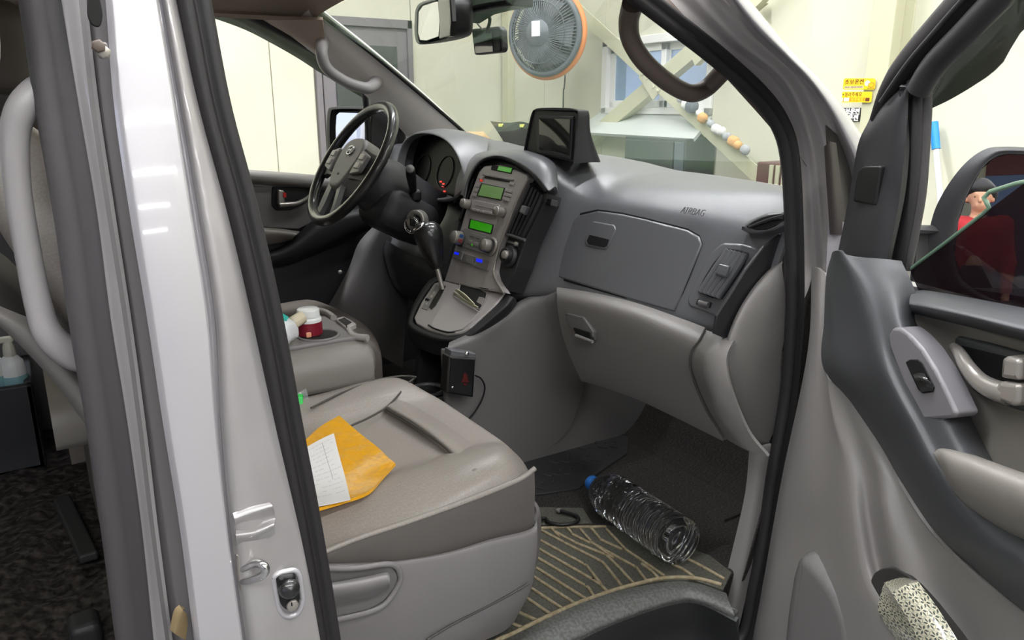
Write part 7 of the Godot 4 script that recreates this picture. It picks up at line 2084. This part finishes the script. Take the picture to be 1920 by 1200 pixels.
func pattern_box():
	var im := Image.create(768, 320, false, Image.FORMAT_RGB8)
	var cream := Color(0.86, 0.84, 0.74)
	var dark := Color(0.36, 0.38, 0.36)
	im.fill(cream)
	for r in 5:
		for c in 9:
			var o := Vector2(c * 96 + (48 if r % 2 else 0), r * 80)
			for a in 6:
				var an := TAU * a / 6.0 + 0.3
				for s in 20:
					var t := s / 19.0
					var p := o + Vector2.from_angle(an) * (10 + 34 * t)
					var w := 14.0 * sin(PI * t)
					var q := Vector2.from_angle(an + PI / 2) * w * 0.5
					stroke(im, p - q, p + q, 2, dark)
			circle(im, o, 46, 3, Color(0.62, 0.62, 0.56))
	var m := printed("petal_print", im, 0.22)
	m.clearcoat_enabled = true
	m.clearcoat = 0.8
	m.clearcoat_roughness = 0.08
	var pbx := thing("patterned_box", "cream box printed with dark petal circles standing in the door pocket", "box", pm("door", 1700, 1150, 0.09))
	var n := nrm("door")
	obj("front_face", loft([
		ln("door", [1672, 1112, 0.125, 1696, 1150, 0.125, 1718, 1192, 0.125, 1740, 1240, 0.125, 1765, 1300, 0.125]),
		ln("door", [1697, 1097, 0.118, 1728, 1145, 0.122, 1756, 1194, 0.125, 1782, 1245, 0.125, 1806, 1300, 0.125]),
		ln("door", [1722, 1091, 0.10, 1758, 1140, 0.105, 1793, 1196, 0.11, 1822, 1248, 0.11, 1850, 1300, 0.11])], 20, 5, 0.004, n), m, pbx)
	obj("side_face", loft([
		ln("door", [1658, 1092, 0.092, 1650, 1120, 0.092, 1648, 1150, 0.092, 1690, 1215, 0.092, 1735, 1300, 0.092]),
		ln("door", [1672, 1112, 0.125, 1696, 1150, 0.125, 1718, 1192, 0.125, 1740, 1240, 0.125, 1765, 1300, 0.125])], 20, 4, 0.004, n), m, pbx)
	obj("top_face", loft([
		ln("door", [1658, 1092, 0.092, 1690, 1083, 0.085, 1722, 1089, 0.085]),
		ln("door", [1672, 1112, 0.125, 1697, 1097, 0.118, 1722, 1091, 0.10])], 10, 3, 0.003, n), m, pbx)

# ================= the rear of the van, seen past the pillar =================
func rear_things():
	var bn := thing("storage_bin", "dark grey storage bin standing on the rear floor", "bin", Vector3(-0.55, 0.55, 0.1))
	var p := pm("x", 105, 712, -0.48) + Vector3(0, 0, 0.05)
	var yb := 0.555
	obj("bin_wall", box_mesh(Vector3(-0.50, yb, p.z), Vector3(-0.48, p.y, p.z + 0.40), 0.006), mk("bin_grey", Color(0.17, 0.175, 0.19), 0.5), bn)
	obj("bin_wall", box_mesh(Vector3(-0.76, yb, p.z), Vector3(-0.74, p.y, p.z + 0.40), 0.006), M["bin_grey"], bn)
	obj("bin_wall", box_mesh(Vector3(-0.76, yb, p.z), Vector3(-0.48, p.y, p.z + 0.02), 0.006), M["bin_grey"], bn)
	obj("bin_wall", box_mesh(Vector3(-0.76, yb, p.z + 0.38), Vector3(-0.48, p.y, p.z + 0.40), 0.006), M["bin_grey"], bn)
	obj("bin_floor", box_mesh(Vector3(-0.76, yb, p.z), Vector3(-0.48, yb + 0.02, p.z + 0.40), 0.006), M["bin_grey"], bn)
	for q in [[25, 0.026, "white pump bottle with a blue green print in the bin, beside the door pillar"], [-14, 0.026, "white pump bottle in the bin, cut by the picture's left edge"]]:
		var c := pm("x", q[0], 700, -0.55)
		var base := Vector3(c.x, yb + 0.022, c.z)
		var hh := pm("x", q[0], 664, -0.55).y - base.y
		var r := 0.030
		var t := thing("pump_bottle", q[2], "bottle", base, "")
		obj("bottle_body", lathe_at([0, 0, r, 0, r, hh * 0.86, r * 0.85, hh * 0.94, r * 0.45, hh, 0, hh], along(base, Vector3.UP), 24), M["white_gloss"], t)
		obj("label", lathe_at([r * 1.01, hh * 0.70, r * 1.02, hh * 0.71, r * 1.02, hh * 0.80, r * 1.01, hh * 0.81], along(base, Vector3.UP), 24), mk("label_pale", Color(0.55, 0.72, 0.75), 0.5) if not M.has("label_pale") else M["label_pale"], t)
		obj("nozzle", lathe_at([0, hh * 0.99, r * 0.5, hh * 0.99, r * 0.45, hh + 0.02, r * 0.3, hh + 0.035, 0, hh + 0.035], along(base, Vector3.UP), 16), mk("nozzle_cream", Color(0.80, 0.80, 0.74), 0.4) if not M.has("nozzle_cream") else M["nozzle_cream"], t)
		obj("trigger", rbox_at(base + Vector3(0.0, hh + 0.04, 0.012), Vector3(0.014, 0.016, 0.05), 0.005), M["nozzle_cream"], t)
	# rumpled mat and seat rail on the rear floor
	var dn := FastNoiseLite.new()
	dn.seed = 77
	dn.frequency = 7.0
	var ll := []
	for i in 26:
		var l := []
		for j in 26:
			var x := lerpf(-0.7, 0.62, i / 25.0)
			var z := lerpf(-0.12, 0.9, j / 25.0)
			var yy := 0.556 + 0.032 * maxf(0.0, dn.get_noise_2d(x * 1.6, z * 0.8) + 0.15) + 0.006 * absf(dn.get_noise_2d(x * 6 + 9, z * 4))
			l.append(Vector3(x, yy, z))
		ll.append(l)
	var rm := mk("rear_mat", Color(0.26, 0.235, 0.225), 0.55)
	rm.albedo_texture = tinted(FastNoiseLite.TYPE_SIMPLEX, 0.02, 46, Color(0.35, 0.33, 0.32), Color(1, 1, 1), 5)
	grain(rm, bumps(FastNoiseLite.TYPE_SIMPLEX, 0.03, 13, 8.0), 3, 0.6)
	tag(obj("rear_floor_mat", loft(ll, 26, 1, 0.004, Vector3.UP), rm), "rumpled dark rubber mat covering the rear floor", "floor mat")
	var sr := thing("seat_rail", "scratched steel seat rail on the rear floor", "seat rail", Vector3(0.2, 0.56, 0.03))
	obj("rail", rbox_at(pm("y", 140, 988, 0.585), Vector3(0.30, 0.02, 0.035), 0.006, Basis(Vector3.UP, 0.1)), M["step_dark"], sr)
	obj("rail_foot", rbox_at(pm("y", 160, 1180, 0.58), Vector3(0.06, 0.05, 0.05), 0.015), M["step_dark"], sr)

# ================= the onlooker mirrored in the door mirror =================
# surface nets over bones [a, b, ra, rb] joined with a smooth minimum
func net(bones: Array, lo: Vector3, hi: Vector3, cell: float, k: float) -> Bld:
	var nx := int((hi.x - lo.x) / cell) + 2
	var ny := int((hi.y - lo.y) / cell) + 2
	var nz := int((hi.z - lo.z) / cell) + 2
	var f := PackedFloat32Array()
	f.resize(nx * ny * nz)
	f.fill(1.0)
	for b in bones:
		var a: Vector3 = b[0]
		var d: Vector3 = b[1] - a
		var dd := maxf(d.length_squared(), 1e-8)
		var m: float = maxf(b[2], b[3]) + k + cell * 2.0
		var l := (a.min(b[1]) - Vector3.ONE * m - lo) / cell
		var h := (a.max(b[1]) + Vector3.ONE * m - lo) / cell
		for z in range(maxi(0, int(l.z)), mini(nz, int(h.z) + 2)):
			for y in range(maxi(0, int(l.y)), mini(ny, int(h.y) + 2)):
				for x in range(maxi(0, int(l.x)), mini(nx, int(h.x) + 2)):
					var p := lo + Vector3(x, y, z) * cell
					var t := clampf((p - a).dot(d) / dd, 0.0, 1.0)
					var v: float = p.distance_to(a + d * t) - lerpf(b[2], b[3], t)
					var i := (z * ny + y) * nx + x
					var o := f[i]
					var q := maxf(k - absf(o - v), 0.0) / k
					f[i] = minf(o, v) - q * q * k * 0.25
	var out := Bld.new()
	var id := PackedInt32Array()
	id.resize(nx * ny * nz)
	id.fill(-1)
	var st := [1, nx, nx * ny]
	for z in nz - 1:
		for y in ny - 1:
			for x in nx - 1:
				var i := (z * ny + y) * nx + x
				var c := Vector3.ZERO
				var n := 0
				for e in 12:
					var ax := e / 4
					var u := (ax + 1) % 3
					var w := (ax + 2) % 3
					var o := Vector3.ZERO
					o[u] = e & 1
					o[w] = (e >> 1) & 1
					var i0: int = i + int(o.x) + int(o.y) * nx + int(o.z) * nx * ny
					var i1: int = i0 + st[ax]
					if (f[i0] < 0.0) != (f[i1] < 0.0):
						o[ax] = f[i0] / (f[i0] - f[i1])
						c += o
						n += 1
				if n > 0:
					id[i] = out.add(lo + (Vector3(x, y, z) + c / n) * cell)
	for z in range(1, nz - 1):
		for y in range(1, ny - 1):
			for x in range(1, nx - 1):
				var i := (z * ny + y) * nx + x
				for ax in 3:
					var j: int = i + st[ax]
					if (f[i] < 0.0) == (f[j] < 0.0):
						continue
					var u: int = st[(ax + 1) % 3]
					var w: int = st[(ax + 2) % 3]
					var q := [id[i], id[i - u], id[i - u - w], id[i - w]]
					if q.min() < 0:
						continue
					if f[i] < 0.0:
						out.quad(q[0], q[3], q[2], q[1])
					else:
						out.quad(q[0], q[1], q[2], q[3])
	return out

func onlooker():
	# stands on the workshop floor where the door mirror shows him, facing the van
	var foot := Vector3(6.07, 0.0, 0.905)
	var face := Vector3(-0.9, 0, -0.44).normalized()
	var X := Transform3D(Basis(Vector3.UP.cross(face), Vector3.UP, face), foot)
	var pe := thing("person", "dark haired person in a red top standing in the workshop, seen in the door mirror", "person", foot)
	var skin := mk("skin", Color(0.80, 0.60, 0.48), 0.5)
	var v := func(x: float, y: float, z: float) -> Vector3:
		return Vector3(x, y, z)
	var body := []
	for s in [-1.0, 1.0]:
		body.append_array([[Vector3(s * 0.09, 0.90, 0), Vector3(s * 0.10, 0.49, 0.02), 0.088, 0.058], [Vector3(s * 0.10, 0.49, 0.02), Vector3(s * 0.11, 0.09, -0.01), 0.056, 0.038], [Vector3(s * 0.11, 0.045, -0.03), Vector3(s * 0.12, 0.035, 0.14), 0.042, 0.034],
			[Vector3(s * 0.17, 1.40, -0.01), Vector3(s * 0.225, 1.12, -0.02), 0.052, 0.040], [Vector3(s * 0.225, 1.12, -0.02), Vector3(s * 0.225, 0.88, 0.05), 0.039, 0.027], [Vector3(s * 0.05, 1.36, 0.0), Vector3(s * 0.16, 1.40, -0.01), 0.09, 0.06]])
	body.append_array([[Vector3(0, 0.93, 0), Vector3(0, 1.12, 0.0), 0.125, 0.115], [Vector3(-0.05, 1.1, 0), Vector3(-0.06, 1.32, 0.0), 0.10, 0.11], [Vector3(0.05, 1.1, 0), Vector3(0.06, 1.32, 0.0), 0.10, 0.11], [Vector3(0, 1.40, -0.01), Vector3(0, 1.52, 0.015), 0.055, 0.05]])
	# head with brow, nose, jaw, ears
	var head := [[Vector3(0, 1.62, -0.005), Vector3(0, 1.645, -0.015), 0.086, 0.088], [Vector3(0, 1.54, 0.05), Vector3(0, 1.60, 0.03), 0.045, 0.068], [Vector3(0, 1.612, 0.092), Vector3(0, 1.575, 0.108), 0.008, 0.013], [Vector3(-0.03, 1.627, 0.075), Vector3(0.03, 1.627, 0.075), 0.014, 0.014], [Vector3(-0.018, 1.545, 0.088), Vector3(0.018, 1.545, 0.088), 0.009, 0.009],
		[Vector3(-0.083, 1.61, -0.005), Vector3(-0.088, 1.58, 0.0), 0.016, 0.012], [Vector3(0.083, 1.61, -0.005), Vector3(0.088, 1.58, 0.0), 0.016, 0.012], [Vector3(0, 1.48, 0.01), Vector3(0, 1.54, 0.015), 0.05, 0.05]]
	var all := net(body, Vector3(-0.36, 0.0, -0.2), Vector3(0.36, 1.56, 0.24), 0.018, 0.04)
	all.merge(net(head, Vector3(-0.13, 1.46, -0.13), Vector3(0.13, 1.76, 0.15), 0.009, 0.02))
	for s in [-1.0, 1.0]:
		var w := Vector3(s * 0.225, 0.87, 0.055)
		var hand := [[w, w + Vector3(0, -0.08, 0.012), 0.026, 0.032]]
		for i in 4:
			var r := w + Vector3(0, -0.085, 0.012 + (i - 1.5) * 0.018)
			var l: float = [0.058, 0.072, 0.068, 0.052][i]
			var m := r + Vector3(-s * 0.004, -l * 0.5, 0.002)
			hand.append([r, m, 0.0095, 0.009])
			hand.append([m, m + Vector3(-s * 0.018, -l * 0.5, 0.004), 0.009, 0.0075])
		hand.append([w + Vector3(0, -0.03, 0.03), w + Vector3(-s * 0.006, -0.07, 0.058), 0.013, 0.010])
		hand.append([w + Vector3(-s * 0.006, -0.07, 0.058), w + Vector3(-s * 0.012, -0.10, 0.062), 0.010, 0.008])
		all.merge(net(hand, w + Vector3(-0.07, -0.21, -0.07), w + Vector3(0.07, 0.05, 0.10), 0.006, 0.008))
	var put := func(b: Bld) -> ArrayMesh:
		var o := Bld.new()
		o.merge(b, X)
		return o.mesh()
	obj("body", put.call(all), skin, pe)
	# clothes: the same bones a little thicker
	var top := []
	var legs := []
	for b in body:
		if b[0].y < 0.95 and absf(b[0].x) < 0.13:
			if b[1].y > 0.05:
				legs.append([b[0], b[1], b[2] + 0.012, b[3] + 0.014])
		elif b[0].y < 1.41 and not (absf(b[0].x) > 0.2 and b[1].y < 1.0) and b[1].y < 1.5:
			top.append([b[0], b[1], b[2] + 0.012, b[3] + 0.012])
		elif b[1].y < 1.0:
			top.append([b[0], (b[1] as Vector3).lerp(b[0], 0.1), b[2] + 0.012, b[3] + 0.014])
	obj("red_top", put.call(net(top, Vector3(-0.36, 0.75, -0.22), Vector3(0.36, 1.56, 0.24), 0.018, 0.04)), mk("cloth_red", Color(0.66, 0.16, 0.18), 0.9), pe)
	obj("trousers", put.call(net(legs, Vector3(-0.30, 0.0, -0.2), Vector3(0.30, 1.08, 0.24), 0.018, 0.03)), mk("cloth_dark", Color(0.16, 0.17, 0.2), 0.9), pe)
	for s in [-1.0, 1.0]:
		obj("shoe", put.call(net([[Vector3(s * 0.11, 0.045, -0.04), Vector3(s * 0.12, 0.04, 0.15), 0.048, 0.04]], Vector3(s * 0.115 - 0.1, -0.01, -0.12), Vector3(s * 0.115 + 0.1, 0.12, 0.23), 0.012, 0.01)), M["black"], pe)
		obj("eye", lathe_at([0, -0.011, 0.008, -0.007, 0.011, 0, 0.008, 0.007, 0, 0.011], X * Transform3D(Basis.IDENTITY, Vector3(s * 0.032, 1.607, 0.079)), 12), M["gloss_black"], pe)
	obj("hair", put.call(net([[Vector3(0, 1.655, -0.03), Vector3(0, 1.665, 0.0), 0.092, 0.09], [Vector3(-0.05, 1.64, -0.04), Vector3(0.05, 1.64, -0.04), 0.07, 0.07], [Vector3(-0.055, 1.672, 0.052), Vector3(0.055, 1.672, 0.052), 0.030, 0.030], [Vector3(-0.078, 1.64, 0.0), Vector3(-0.078, 1.60, -0.03), 0.02, 0.03], [Vector3(0.078, 1.64, 0.0), Vector3(0.078, 1.60, -0.03), 0.02, 0.03]], Vector3(-0.15, 1.5, -0.16), Vector3(0.15, 1.80, 0.12), 0.009, 0.03)), mk("hair_black", Color(0.05, 0.045, 0.045), 0.6), pe)
